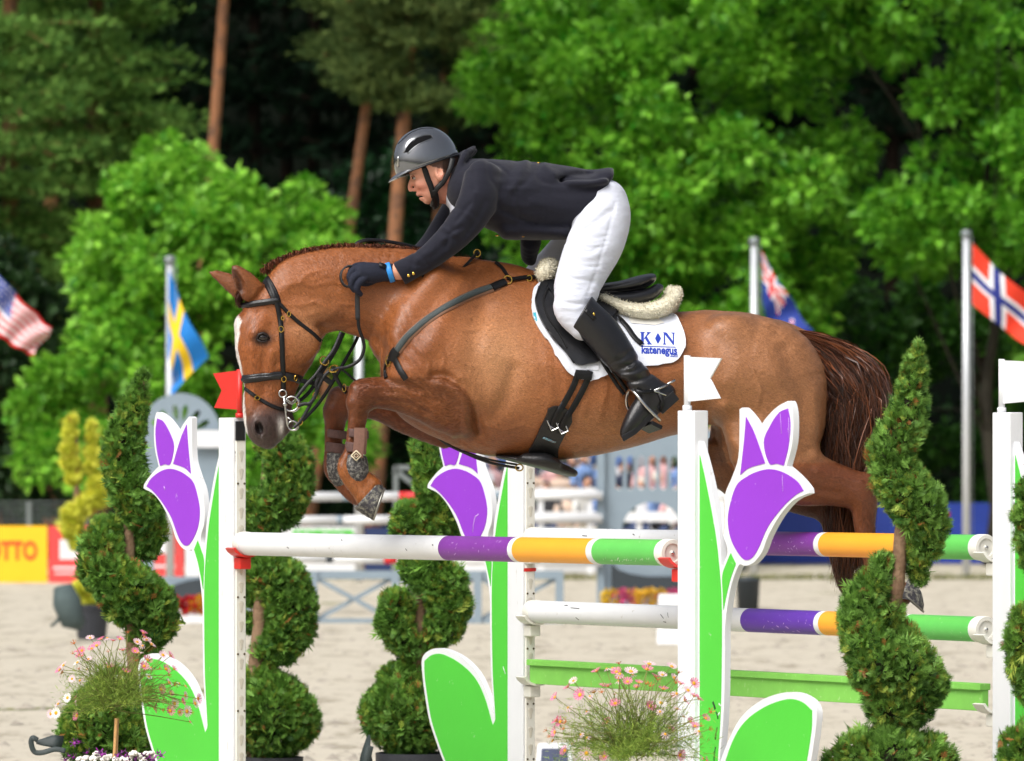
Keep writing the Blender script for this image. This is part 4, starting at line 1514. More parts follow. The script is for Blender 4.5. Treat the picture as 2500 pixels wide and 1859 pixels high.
topiary('dense clipped spiral conifer rising left of the red flag stand', 27.0,
        [(348, 916, 13, 0), (342, 940, 19, 0), (334, 968, 28, 2), (326, 1000, 38, -4), (314, 1040, 46, -8), (302, 1085, 52, -8), (300, 1130, 54, -6), (312, 1172, 52, -10), (332, 1212, 58, -16), (352, 1250, 54, -12), (366, 1296, 44, 10), (352, 1330, 40, 24),
         (262, 1300, 46, 10), (250, 1340, 56, -12), (252, 1390, 62, -20), (286, 1420, 66, -30), (330, 1446, 70, -26), (372, 1472, 60, -16), (384, 1520, 52, 0), (356, 1550, 48, 6), (300, 1480, 50, 0), (350, 1585, 36, 8),
         (262, 1760, 104, 0), (222, 1790, 84, 10), (318, 1790, 86, -6), (280, 1690, 60, 6)],
        [(346, 930), (338, 1040), (326, 1170), (318, 1290), (312, 1380), (322, 1500), (330, 1620), (322, 1720), (320, 2100)], 0.045, (300, 1890, 120, 0), 1)
topiary('spiral conifer with bare twisting trunk just right of the red flag stand', 28.6,
        [(648, 1085, 26, -6), (672, 1075, 40, -6), (690, 1100, 56, -12), (706, 1140, 62, -14), (704, 1190, 64, -10), (684, 1235, 60, -4), (652, 1266, 46, 6), (620, 1230, 34, 16), (612, 1270, 30, 14), (640, 1060, 24, 0),
         (630, 1380, 50, 10), (660, 1400, 62, -4), (692, 1430, 68, -12), (712, 1480, 66, -14), (712, 1530, 62, -8), (684, 1570, 56, 0), (650, 1590, 40, 8), (616, 1450, 34, 20), (610, 1520, 26, 20),
         (660, 1750, 112, 0), (620, 1740, 84, 6), (706, 1760, 78, -4), (640, 1680, 62, 8)],
        [(652, 1090), (650, 1200), (654, 1290), (640, 1370), (636, 1470), (632, 1560), (624, 1640), (622, 1720), (624, 2100)], 0.045, (668, 1848, 70, 0), 2)
topiary('spiral conifer with a round skirt between the two tulip stands', 28.6,
        [(1030, 1060, 24, 0), (1036, 1095, 34, -4), (1040, 1140, 38, -6), (1046, 1185, 36, -4), (1060, 1230, 40, 4), (1090, 1260, 46, 10), (1000, 1262, 42, -6), (985, 1290, 36, -10), (1040, 1290, 44, 6), (1120, 1285, 38, 12),
         (1010, 1385, 40, 6), (1050, 1400, 60, -6), (1082, 1430, 64, -12), (1098, 1480, 58, -10), (1082, 1528, 52, 0), (1052, 1560, 40, 8),
         (970, 1478, 46, -16), (962, 1520, 48, -18), (985, 1560, 44, -12), (1004, 1590, 28, -8),
         (1000, 1745, 110, 0), (948, 1740, 72, 4), (1054, 1750, 78, -4), (980, 1670, 62, 8), (1024, 1672, 56, 8)],
        [(1046, 1080), (1052, 1190), (1056, 1300), (1034, 1400), (1022, 1470), (1026, 1560), (1020, 1630), (1014, 1700), (1012, 2100)], 0.045, (1012, 1838, 92, 0), 3)
topiary('tall pointed spiral conifer beside the tail of the horse', 21.4,
        [(2240, 850, 12, 0), (2236, 876, 22, 0), (2232, 910, 32, 0), (2228, 950, 38, -4), (2222, 990, 46, -4), (2212, 1030, 52, -6), (2190, 1070, 58, -10), (2176, 1110, 62, -12), (2186, 1160, 66, -14), (2210, 1200, 70, -16), (2240, 1236, 70, -14),
         (2262, 1280, 58, -6), (2258, 1326, 48, 6), (2236, 1372, 36, 20), (2246, 1410, 22, 26), (2160, 1380, 34, 6),
         (2132, 1430, 46, -6), (2104, 1474, 54, -12), (2100, 1520, 58, -16), (2120, 1570, 70, -20), (2150, 1620, 86, -20), (2210, 1630, 84, -16), (2250, 1670, 66, -6), (2230, 1720, 56, 4), (2170, 1720, 62, -4), (2200, 1560, 48, 4), (2160, 1500, 50, 0), (2190, 1765, 34, 4),
         (2110, 1850, 74, 0), (2180, 1860, 96, -6), (2260, 1860, 78, 0), (2060, 1880, 60, 6)],
        [(2240, 880), (2220, 1000), (2214, 1100), (2206, 1240), (2196, 1350), (2190, 1430), (2176, 1520), (2180, 1640), (2186, 1760), (2186, 2300)], 0.036, (2180, 2000, 110, 0), 4, size=0.045, hi=srgb(152, 200, 92))
topiary('spiral conifer cut off by the right edge', 21.2,
        [(2512, 1200, 34, 0), (2508, 1260, 40, -4), (2512, 1320, 40, 0), (2530, 1370, 40, 0), (2510, 1520, 50, -4), (2500, 1570, 54, -8), (2506, 1630, 50, -4), (2530, 1680, 50, 0), (2500, 1830, 66, -4), (2520, 1880, 90, 0), (2480, 1900, 56, 0)],
        [(2530, 1150), (2532, 1400), (2530, 1600), (2530, 2300)], 0.04, (2530, 2010, 110, 0), 5, size=0.045)
topiary('yellow green spiral conifer in a dark pot far back on the left', 60,
        [(174, 1030, 13, 0), (171, 1060, 17, 0), (170, 1095, 20, 0), (172, 1130, 22, 0), (180, 1165, 20, 0), (224, 1040, 11, 6), (225, 1070, 14, 6), (222, 1105, 17, 6), (224, 1140, 20, 4), (238, 1180, 24, 0), (236, 1215, 26, -4), (208, 1232, 26, -6), (180, 1258, 28, -8), (178, 1292, 26, -4), (190, 1326, 18, 0), (202, 1442, 26, 0), (214, 1472, 26, 0)],
        [(184, 1060), (186, 1160), (190, 1240), (204, 1330), (208, 1420), (210, 1500)], 0.05, (224, 1476, 44, 0), 6, dens=0.35, lo=srgb(186, 196, 40), hi=srgb(252, 250, 110), yellow=srgb(254, 244, 90), size=0.10)
_bag = MB()
c = W(178, 1500, 59)
_bag.tube([c + Vector((-0.10, 0, 0.28)), c + Vector((-0.06, -0.03, 0.12)), c + Vector((0.0, -0.05, -0.06)), c + Vector((0.10, -0.03, -0.12))], [0.10, 0.15, 0.13, 0.06], 10)
_bag.tube([c + Vector((-0.06, -0.05, 0.0)), c + Vector((-0.22, -0.05, -0.12)), c + Vector((-0.14, -0.05, -0.04))], 0.018, 6)
tag(link('cloth_bag', _bag.mesh('cloth_bag', mat('grey_green_cloth', srgb(70, 84, 84), rough=0.8, var=0.2, vscale=8))), 'grey cloth bundle draped on the dark pot far back on the left', 'cloth')


# planting bags with handles beside two of the pots
m_bag = mat('dark_green_bag', srgb(48, 58, 58), rough=0.6, var=0.2, vscale=10, bump=0.3, bscale=30)


def planter_bag(label, D, pts, handle):
    k = D / F
    b = W(pts[0][0], pts[0][1], D)
    T = thing('planting_bag', label, 'bag', Vector((b.x, D, 0)))
    mb = MB()
    V = []; n = len(pts)
    for (u, v, hw) in pts:
        for q in range(10):
            a = 2 * math.pi * q / 10
            p = W(u, v, D)
            V.append(p + Vector((math.cos(a) * hw * k * 0.35, math.sin(a) * hw * k * 0.5, math.sin(a + 0.6) * hw * k)))
    mb.add(V, [(i * 10 + q, i * 10 + (q + 1) % 10, (i + 1) * 10 + (q + 1) % 10, (i + 1) * 10 + q) for i in range(n - 1) for q in range(10)] + [tuple(range(9, -1, -1)), tuple((n - 1) * 10 + q for q in range(10))])
    part('bag', mb.mesh('planting_bag', m_bag), T)
    h = MB(); P = [W(u, v, D - 0.03) for (u, v) in catmull(handle, 5)]
    h.ribbon(P, [Vector((0.1, -1, 0.3))] * len(P), 13 * k, 0.006)
    part('handle', h.mesh('bag_handle', m_bag), T)


planter_bag('dark green planting bag with a torn handle at the lower left', 26.6, [(150, 1812, 16), (126, 1810, 15), (104, 1812, 9), (90, 1812, 5)], [(92, 1808), (80, 1802), (76, 1815), (84, 1836), (104, 1838), (134, 1830), (160, 1834)])
planter_bag('dark planting bag slumped beside the pot between the tulip stands', 28.2, [(896, 1820, 26), (890, 1850, 40), (896, 1900, 46), (905, 2000, 46)], [(906, 1822), (900, 1846), (890, 1870), (884, 1900)])


# daisies grown as little standards
def daisy_mesh(name, n_pet, L, m_pet, m_mid, cone=0.25):
    mb = MB(); idx = []
    for i in range(n_pet):
        a = 2 * math.pi * i / n_pet
        c, s = math.cos(a), math.sin(a); w = L * 0.13
        r0, r1 = 0.28 * L, L
        V = [(c * r0 - s * w * 0.6, s * r0 + c * w * 0.6, 0), (c * r0 + s * w * 0.6, s * r0 - c * w * 0.6, 0), (c * r1 * 0.9 + s * w, s * r1 * 0.9 - c * w, cone * L * (0.8 + 0.4 * (i % 3) / 2)),
             (c * r1, s * r1, cone * L), (c * r1 * 0.9 - s * w, s * r1 * 0.9 + c * w, cone * L * 0.9)]
        mb.add(V, [(0, 1, 2, 3, 4)]); idx.append(0)
    nf = len(mb.f)
    mb.ball((0, 0, 0.04 * L), (0.34 * L, 0.34 * L, 0.2 * L), 8, 5)
    me = mesh_from(name, mb.v, mb.f, None, False, mats=[m_pet, m_mid], mat_idx=[0] * nf + [1] * (len(mb.f) - nf))
    return me


m_ppink = mat('pink_petal', srgb(230, 124, 168), rough=0.6, var=0.12, vscale=60, trans=0.2)
m_ppale = mat('pale_petal', srgb(240, 206, 218), rough=0.6, var=0.06, vscale=60, trans=0.2)
m_pwhite = mat('white_petal', srgb(246, 240, 238), rough=0.6, var=0.04, vscale=60, trans=0.2)
m_disc = mat('daisy_disc', srgb(226, 166, 40), rough=0.8, var=0.2, vscale=200)
m_brown = mat('spent_disc', srgb(178, 104, 50), rough=0.8, var=0.25, vscale=150)
DAISY = [daisy_mesh('daisy_pink', 12, 0.021, m_ppink, m_disc, 0.35), daisy_mesh('daisy_pale', 13, 0.023, m_ppale, m_disc, 0.2), daisy_mesh('daisy_white', 14, 0.025, m_pwhite, m_disc, 0.12),
         daisy_mesh('daisy_bud', 6, 0.013, m_brown, m_brown, 0.6), daisy_mesh('daisy_yellow', 8, 0.015, m_ppale, m_disc, -0.5)]
m_dleaf = leaf_mat('daisy_leaf', 0.6, 0.25)
m_dstem = mat('daisy_stalk', srgb(122, 128, 66), rough=0.7, var=0.2, vscale=40)
BL = np.array([(0, 0, 0), (0.5, 0.035, 0.03), (1, 0, 0), (0.5, -0.035, 0.03), (0.3, 0.0, 0), (0.55, 0.2, 0.03), (0.42, 0.09, 0.02), (0.5, 0.0, 0), (0.75, -0.2, 0.03), (0.6, -0.1, 0.02)])
BL_F = np.array([(0, 1, 2), (0, 2, 3), (4, 5, 6), (7, 9, 8)])


def daisy_plant(label, D, foot, crown, cr, heads, seed, n_leaf, stem=True, lean=0.0, mix=(0.45, 0.25, 0.08, 0.14, 0.08)):
    """heads: pixel positions of the flowers; crown: centre of the leaf ball"""
    rng = np.random.default_rng(seed)
    k = D / F
    b = W(foot[0], foot[1], D); b.z = 0
    T = thing('daisy_bush', label, 'flowering plant', b, 'daisy standards in front of the jump')
    c = W(crown[0], crown[1], D)
    rad = cr * k
    # leaves: fine blades radiating from the crown
    d = rng.normal(0, 1, (n_leaf, 3)); d[:, 2] = np.abs(d[:, 2]) * 1.1 - 0.25; d /= np.linalg.norm(d, axis=1, keepdims=True)
    r = rad * rng.uniform(0.05, 1.0, n_leaf) ** 0.75
    br = rng.normal(0, 1, (90, 3)); br[:, 2] = np.abs(br[:, 2]) * 1.1 - 0.2; br /= np.linalg.norm(br, axis=1, keepdims=True)
    d = br[rng.integers(0, 90, n_leaf)] + rng.normal(0, 0.085, (n_leaf, 3)); d /= np.linalg.norm(d, axis=1, keepdims=True)
    r *= (0.7 + 0.5 * rng.random(90))[rng.integers(0, 90, n_leaf)]
    pos = np.array(c)[None] + d * r[:, None] * np.array([1.15, 0.9, 1.0]) + np.array([0, 0, -rad * 0.15])
    R = frames(d * 0.7 + rng.normal(0, 0.75, d.shape) + np.array([0, 0, 0.2]), rng.uniform(-1.5, 1.5, n_leaf))
    V, Fc = scatter(BL, BL_F, pos, R, rng.uniform(0.018, 0.042, n_leaf))
    me = mesh_from('daisy_leaves', V, Fc, m_dleaf, False)
    t = rng.uniform(0, 1, n_leaf)
    set_colors(me, 'leaf', np.repeat(np.array(srgb(84, 122, 40))[None] * (1 - t)[:, None] + np.array(srgb(176, 198, 92))[None] * t[:, None], len(BL), axis=0))
    o = part('foliage', me, T); o['kind'] = 'stuff'
    st = MB(); z0 = W(crown[0], crown[1] + cr * 0.45, D)
    if stem:
        tp = [Vector((b.x, b.y, 0)), Vector((b.x * 0.6 + z0.x * 0.4, b.y, z0.z * 0.5)), z0]
        part('stem', MB().tube(tp, [0.012, 0.011, 0.010], 8).mesh('daisy_stem', mat('tan_stem', srgb(176, 138, 92), rough=0.8, var=0.2, vscale=40)), T)
        part('stem', MB().tube([p + Vector((-0.016 + 0.008 * i, -0.012, 0)) for i, p in enumerate(tp)], [0.009, 0.008, 0.006], 8).mesh('daisy_cane', mat('cane', srgb(196, 150, 92), rough=0.7, var=0.2, vscale=40)), T)
    sk_ = MB()
    for (u, v) in heads:
        h = W(u, v, D) + Vector((0, rng.uniform(-0.7, 0.4) * rad, 0))
        h = W(u, v, h.y)
        a = c + Vector((rng.uniform(-0.25, 0.25) * rad, rng.uniform(-0.2, 0.2) * rad, rng.uniform(-0.3, 0.2) * rad))
        m_ = a.lerp(h, 0.55) + Vector((rng.uniform(-0.03, 0.03), 0, rng.uniform(-0.02, 0.05)))
        sk_.tube([a, m_, h], [0.0022, 0.0018, 0.0013], 5)
        kd = rng.choice(5, p=np.array(mix) / sum(mix))
        out = (h - c).normalized() + Vector((rng.uniform(-0.4, 0.4), rng.uniform(-1.1, 0.1), rng.uniform(0.0, 0.9)))
        f = bpy.data.objects.new('flower', DAISY[kd]); COL.objects.link(f); f.parent = T
        f.location = h - b; f.rotation_euler = out.to_track_quat('Z', 'Y').to_euler()
        f.scale = (rng.uniform(0.75, 1.2),) * 3
    o = part('stalks', sk_.mesh('daisy_stalks', m_dstem), T); o['kind'] = 'stuff'
    return T


h1 = [(181, 1571), (220, 1558), (247, 1561), (262, 1558), (276, 1565), (293, 1561), (313, 1545), (350, 1546), (352, 1556), (358, 1563), (335, 1568), (370, 1574), (348, 1577), (300, 1588), (264, 1592), (330, 1590), (338, 1595), (224, 1584), (236, 1577), (190, 1590), (200, 1589), (178, 1596), (193, 1600), (201, 1602), (216, 1610), (189, 1618), (155, 1625), (146, 1636), (152, 1642), (193, 1634), (212, 1635), (176, 1658), (195, 1662), (256, 1658), (292, 1656), (308, 1640), (266, 1629), (244, 1640),
      (330, 1613), (360, 1612), (352, 1627), (369, 1630), (390, 1633), (405, 1634), (425, 1634), (412, 1649), (363, 1653), (426, 1673), (438, 1669), (413, 1668), (453, 1676), (393, 1683), (417, 1694), (452, 1699), (399, 1710), (445, 1711), (446, 1715), (483, 1706), (476, 1718), (426, 1718), (397, 1735), (415, 1736), (377, 1729), (438, 1739), (456, 1737), (466, 1740), (464, 1763), (165, 1704), (142, 1719), (184, 1705), (182, 1717), (124, 1743), (137, 1741), (188, 1748), (399, 1598), (416, 1602), (398, 1600)]
daisy_plant('pink daisy standard on a cane at the lower left, over mixed bedding', 24.3, (271, 2100), (285, 1700), 120, h1, 31, 6500)
h2 = [(1511, 1621), (1585, 1622), (1640, 1628), (1657, 1643), (1481, 1633), (1495, 1631), (1457, 1639), (1505, 1641), (1513, 1646), (1545, 1648), (1540, 1640), (1580, 1635), (1600, 1652), (1617, 1648), (1605, 1660), (1646, 1655), (1650, 1667), (1512, 1655), (1510, 1664), (1532, 1665), (1555, 1678), (1560, 1667), (1578, 1670), (1587, 1675), (1620, 1683), (1694, 1669), (1662, 1670), (1400, 1663), (1386, 1678), (1474, 1675), (1484, 1676), (1469, 1690), (1450, 1690), (1440, 1700), (1416, 1697), (1500, 1696), (1640, 1700), (1652, 1694), (1680, 1686), (1695, 1700), (1706, 1707), (1672, 1711),
      (1355, 1703), (1387, 1728), (1432, 1738), (1502, 1718), (1588, 1725), (1614, 1717), (1611, 1738), (1653, 1732), (1669, 1750), (1735, 1739), (1723, 1754), (1483, 1763), (1446, 1765), (1358, 1760), (1368, 1763), (1381, 1762), (1334, 1784), (1376, 1780), (1341, 1798), (1355, 1788), (1349, 1808), (1397, 1817), (1418, 1794), (1433, 1802), (1445, 1809), (1379, 1833), (1432, 1840), (1475, 1847), (1624, 1793), (1636, 1780), (1587, 1763), (1686, 1762), (1697, 1773), (1711, 1773), (1706, 1786), (1733, 1781), (1660, 1844), (1716, 1852), (1725, 1858)]
daisy_plant('pink and yellow daisy bush in front of the middle tulip stand', 21.3, (1545, 2300), (1545, 1815), 165, h2, 32, 9000, mix=(0.55, 0.12, 0.04, 0.15, 0.14))

# mixed bedding flowers under the left daisies: each bloom on a low mound
BED = thing('bedding_flowers', 'white and purple bedding flowers along the bottom left corner', 'flowers', Vector((W(265, 1859, 24.0).x, 24.0, 0)))
rng = np.random.default_rng(77)
bb = W(265, 1900, 24.0)
n = 2200
pos = np.array(bb)[None] + rng.uniform(-1, 1, (n, 3)) * np.array([0.24, 0.12, 0.07]) + np.array([0, 0, -0.06])
R = frames(rng.normal(0, 1, (n, 3)) + np.array([0, -0.3, 1.0]), rng.uniform(-1, 1, n))
V, Fc = scatter(LEAF, LEAF_F, pos, R, rng.uniform(0.02, 0.045, n))
me = mesh_from('bedding_leaves', V, Fc, m_leafd, False)
t = rng.uniform(0, 1, n)
set_colors(me, 'leaf', np.repeat(np.array(srgb(40, 62, 30))[None] * (1 - t)[:, None] + np.array(srgb(92, 120, 60))[None] * t[:, None], len(LEAF), axis=0))
o = part('foliage', me, BED); o['kind'] = 'stuff'
mb = MB().box((bb.x, 24.0, bb.z / 2 - 0.06), (0.27, 0.15, bb.z / 2 - 0.06))
part('trough', bevel_mesh(mb.mesh('bedding_trough', m_pot, False), 0.01), BED)
m_pp = mat('purple_petal', srgb(150, 40, 150), rough=0.5, var=0.2, vscale=80, trans=0.2)
m_pd = mat('dark_purple_petal', srgb(92, 30, 96), rough=0.5, var=0.2, vscale=80, trans=0.2)
m_al = mat('alyssum_white', srgb(236, 232, 222), rough=0.7, var=0.08, vscale=120)
PET5 = [daisy_mesh('petunia', 5, 0.026, m_pp, m_pd, 0.2), daisy_mesh('petunia_dark', 6, 0.022, m_pd, m_pp, 0.3)]
al = MB()
for i in range(16):
    d = Vector((rng.normal(), rng.normal(), abs(rng.normal()))).normalized() * 0.013
    al.ball(d, 0.008, 6, 4)
AL = al.mesh('alyssum_head', m_al)
for (u, v, kd) in [(192, 1812, 1), (182, 1815, 1), (168, 1846, 1), (180, 1850, 1), (213, 1838, 1), (244, 1838, 0), (250, 1843, 1), (298, 1838, 0), (310, 1840, 0), (306, 1848, 0), (318, 1852, 0), (350, 1846, 0), (362, 1852, 0), (372, 1858, 0), (384, 1838, 1), (393, 1845, 0), (288, 1846, 1), (330, 1856, 0), (160, 1856, 1),
                   (246, 1851, 2), (270, 1850, 2), (256, 1858, 2), (282, 1858, 2), (228, 1856, 2), (210, 1857, 2), (300, 1858, 2), (338, 1848, 2), (348, 1858, 2), (357, 1843, 2), (370, 1846, 2), (236, 1846, 2), (195, 1858, 2), (262, 1853, 2), (312, 1859, 2), (326, 1845, 2)]:
    p = W(u, v, 24.0 + rng.uniform(-0.1, 0.08)); p = W(u, v, p.y)
    f = bpy.data.objects.new('flower', AL if kd == 2 else PET5[kd]); COL.objects.link(f); f.parent = BED
    f.location = p - Vector(BED.location); f.rotation_euler = (rng.uniform(0.3, 1.2), rng.uniform(-0.5, 0.5), rng.uniform(0, 6))
    f.scale = (rng.uniform(0.8, 1.15),) * 3
# ------------------------------------------------------------------ the horse
def smoothstep(a, b, x):
    t = np.clip((x - a) / (b - a), 0, 1)
    return t * t * (3 - 2 * t)


def seg_dist(P, path):
    """distance in the picture plane from points to a polyline"""
    path = np.asarray(path, dtype=np.float64)
    d2 = np.full(len(P), 1e12)
    for a, b in zip(path[:-1], path[1:]):
        e = b - a
        t = np.clip(((P[:, 0] - a[0]) * e[0] + (P[:, 1] - a[1]) * e[1]) / (e @ e), 0, 1)
        d2 = np.minimum(d2, (P[:, 0] - a[0] - t * e[0]) ** 2 + (P[:, 1] - a[1] - t * e[1]) ** 2)
    return np.sqrt(d2)


hf = Field((490, 580, -200), (2270, 1520, 200), 3.8)
hf.barrel([
    (934, 800, 930, 40, 0.0), (948, 750, 975, 84, 0.1), (975, 712, 1015, 118, 0.2), (1010, 690, 1042, 138, 0.3),
    (1060, 662, 1068, 150, 0.45), (1120, 634, 1096, 160, 0.62), (1180, 636, 1111, 166, 0.66), (1250, 645, 1119, 172, 0.64),
    (1320, 667, 1124, 178, 0.52), (1400, 692, 1120, 184, 0.36), (1480, 722, 1107, 187, 0.26), (1560, 748, 1088, 186, 0.22),
    (1640, 762, 1064, 180, 0.2), (1720, 757, 1050, 174, 0.22), (1800, 765, 1040, 168, 0.26), (1880, 785, 1050, 156, 0.28),
    (1940, 822, 1072, 132, 0.2), (1985, 885, 1085, 92, 0.1), (2008, 950, 1060, 45, 0.0)], k=0)
# hindquarters: a haunch on either side, running into the thigh
for sd in (-1, 1):
    hf.chain([(1800, 880, sd * 70, 110, 88), (1868, 925, sd * 76, 138, 92), (1890, 1000, sd * 78, 122, 84), (1880, 1080, sd * 80, 104, 74)], k=60)
    hf.ell((1768, 812, sd * 108), (42, 30, 34), k=50)                  # point of hip
    hf.chain([(1075, 700, sd * 70, 50, 60), (1040, 810, sd * 98, 82, 52), (1010, 905, sd * 104, 72, 48)], k=60)   # shoulder
    hf.chain([(1150, 850, sd * 112, 80, 46), (1130, 960, sd * 110, 75, 50)], k=60)                              # triceps
# neck
hf.chain([(1075, 800, 0, 176, 118), (1035, 772, 0, 160, 108), (985, 737, 0, 134, 88), (915, 718, 0, 115, 72), (842, 709, 0, 107, 63),
          (777, 716, 0, 105, 58), (732, 730, 0, 104, 56), (695, 745, 0, 84, 52)], k=34)
# head
hf.chain([(655, 735, 0, 66, 48), (677, 782, 0, 104, 56), (677, 822, 0, 104, 60), (670, 860, 0, 97, 55), (664, 906, 0, 78, 45),
          (660, 947, 0, 64, 38), (653, 988, 0, 60, 37), (652, 1024, 0, 57, 40), (651, 1052, 0, 48, 36), (655, 1072, 0, 26, 24)], k=22)
for sd in (-1, 1):
    hf.ell((728, 826, sd * 40), (56, 62, 24), k=22)                    # cheek
    hf.chain([(640, 790, sd * 50, 15, 14), (627, 815, sd * 52, 14, 14)], k=16)   # brow
    hf.chain([(668, 862, sd * 50, 7, 8), (655, 915, sd * 42, 6, 7)], k=14)      # cheek crest
    hf.ell((640, 1040, sd * 38), (22, 28, 12), k=14)                   # nostril rim
    hf.ell((634, 1046, sd * 48), (10, 17, 20), k=5, op='sub', rot=-18)
    hf.ell((643, 826, sd * 68), (15, 11, 11), k=8, op='sub', rot=8)    # eye socket
    hf.chain([(688, 988, sd * 52, 2.5, 18), (690, 1020, sd * 50, 2.5, 18), (680, 1062, sd * 46, 2.5, 18)], k=6, op='sub')  # mouth
hf.ell((694, 1030, 0), (24, 26, 26), k=14)                             # chin
# ears
hf.chain([(618, 712, -34, 30, 17), (600, 690, -40, 26, 17), (583, 668, -43, 17, 12), (565, 648, -42, 3, 3)], k=14)
hf.chain([(590, 708, -54, 11, 15), (586, 688, -56, 10, 13), (573, 665, -52, 5, 7)], k=4, op='sub')
hf.chain([(590, 708, 34, 26, 17), (562, 690, 40, 21, 16), (537, 675, 42, 14, 11), (510, 659, 42, 3, 3)], k=14)
# near foreleg, folded
hf.chain([(1118, 992, -92, 76, 56), (1080, 985, -92, 66, 52), (1040, 977, -92, 54, 46), (975, 965, -88, 42, 38), (920, 960, -86, 38, 34), (890, 966, -86, 36, 33)], k=18)
hf.chain([(889, 962, -86, 37, 33), (879, 985, -86, 31, 30), (876, 1010, -86, 24, 24), (870, 1050, -86, 19, 17), (862, 1100, -86, 18, 16),
          (852, 1140, -86, 26, 22), (866, 1172, -86, 25, 22), (888, 1196, -86, 28, 25), (902, 1210, -86, 34, 31)], k=12)
hf.ell((890, 1165, -86), (26, 18, 18), k=14, rot=20)                   # ergot and heel
hf.ell((918, 1180, -86), (20, 14, 24), k=10, rot=40)
for w0, dx, dy in ((-86, 0, 0), (92, -58, 16)):      # carpal bones, tendons, fetlock
    hf.ell((874 + dx, 950 + dy, w0), (16, 14, 27), k=8); hf.ell((862 + dx, 984 + dy, w0), (13, 16, 27), k=8)
    hf.ell((904 + dx, 988 + dy, w0), (13, 13, 20), k=8)
    hf.chain([(892 + dx, 1010 + dy, w0, 8, 9), (884 + dx, 1060 + dy, w0, 8, 9), (876 + dx, 1120 + dy, w0, 10, 11)], k=5)
# far foreleg
hf.chain([(1090, 1030, 92, 66, 50), (1000, 1015, 92, 48, 42), (920, 988, 92, 38, 34), (842, 980, 92, 37, 33)], k=18)
hf.chain([(834, 978, 92, 38, 33), (816, 1003, 92, 30, 30), (811, 1030, 92, 22, 23), (808, 1060, 92, 18, 17), (806, 1105, 92, 17, 16),
          (812, 1143, 92, 25, 22), (830, 1170, 92, 24, 21), (850, 1192, 92, 24, 22), (870, 1206, 92, 28, 28)], k=12)
# near hind leg
hf.chain([(1872, 1060, -86, 100, 70), (1872, 1120, -88, 84, 62), (1905, 1150, -88, 72, 52), (1965, 1168, -86, 68, 46), (2018, 1180, -84, 55, 38), (2066, 1192, -84, 48, 33), (2100, 1200, -84, 44, 31)], k=30)
hf.chain([(2098, 1196, -84, 44, 31), (2104, 1240, -84, 32, 28), (2106, 1290, -84, 26, 21), (2118, 1345, -84, 22, 19), (2140, 1400, -84, 28, 24),
          (2168, 1428, -84, 25, 22), (2194, 1450, -84, 32, 29)], k=14)
hf.ell((2118, 1180, -84), (16, 26, 16), k=14, rot=-20)                 # point of hock
# far hind leg
hf.chain([(1840, 1040, 88, 105, 70), (1800, 1120, 90, 84, 62), (1850, 1170, 90, 66, 50), (1920, 1195, 88, 52, 40), (1985, 1222, 86, 42, 32), (2030, 1238, 86, 38, 30)], k=30)
hf.chain([(2030, 1236, 86, 38, 30), (2036, 1280, 86, 26, 24), (2042, 1330, 86, 22, 19), (2058, 1385, 86, 22, 19), (2078, 1430, 86, 27, 24), (2106, 1456, 86, 25, 22), (2130, 1474, 86, 31, 29)], k=14)
# dock of the tail
hf.chain([(1900, 806, 0, 22, 26), (1935, 812, 0, 18, 22), (1975, 828, 0, 13, 15), (2010, 852, 0, 8, 9)], k=16)
# muscles, grooves and tendons
def R_(path, sg, am, side=0, gain=1.3): hf.relief(path, sg, am * gain, side)
R_([(800, 800), (880, 800), (940, 850), (960, 900)], 12, -7)            # jugular groove
R_([(1110, 660), (1075, 720), (1020, 800), (985, 880)], 20, -6)         # front of the shoulder blade
R_([(1130, 690), (1095, 770), (1050, 850)], 18, 5)                       # spine of the shoulder blade
R_([(1180, 760), (1160, 850), (1175, 930), (1180, 1010)], 20, -7)        # behind the triceps
R_([(1060, 921), (1092, 922), (1136, 952), (1161, 1000), (1173, 1058)], 8, -8.5, -1)    # fold of the elbow
R_([(1075, 938), (1116, 962), (1136, 1005), (1142, 1050)], 12, 5, -1)
R_([(1120, 935), (1150, 985)], 12, 6, -1)
R_([(905, 948), (960, 950), (1030, 968)], 5, 3.5, -1)                    # forearm cords
R_([(925, 978), (990, 985), (1050, 1012)], 5, -3, -1)
R_([(950, 968), (1010, 975)], 7, 3, -1)
R_([(1255, 905), (1240, 965), (1205, 1015)], 14, -5)                     # behind the elbow
R_([(1700, 850), (1712, 930), (1722, 1000), (1745, 1050)], 24, -9)       # flank hollow
R_([(1760, 1000), (1772, 1060), (1800, 1120), (1825, 1170)], 14, 7)       # flank fold
R_([(1745, 1068), (1790, 1110), (1812, 1150)], 10, -5, -1)
R_([(1700, 790), (1745, 830), (1760, 900)], 18, -5)
R_([(1905, 860), (1945, 960), (1950, 1050), (1930, 1120)], 14, -5)       # hamstring groove
R_([(1800, 800), (1860, 850), (1890, 920)], 20, 4)
R_([(1985, 960), (1990, 1050), (1985, 1110)], 12, 5)
R_([(1990, 1150), (2050, 1168), (2095, 1178)], 6, 3, -1)
R_([(1970, 1190), (2040, 1205)], 6, -3, -1)
for i in range(8):                                                       # faint ribs
    x = 1330 + i * 42
    R_([(x, 860 + i * 6), (x + 14, 960), (x + 4, 1040 - i * 4)], 8, 1.5)
R_([(690, 780), (700, 800), (740, 790), (775, 800)], 10, -3)
R_([(660, 735), (720, 690), (800, 670), (900, 670)], 14, 3)
R_([(720, 720), (790, 730), (850, 760)], 14, -3)
R_([(640, 870), (650, 920), (640, 980)], 8, -3)
R_([(616, 850), (618, 920), (612, 1000)], 8, 2)
R_([(700, 900), (690, 950)], 8, 2.5)
R_([(860, 1030), (848, 1120)], 4, 1.5)
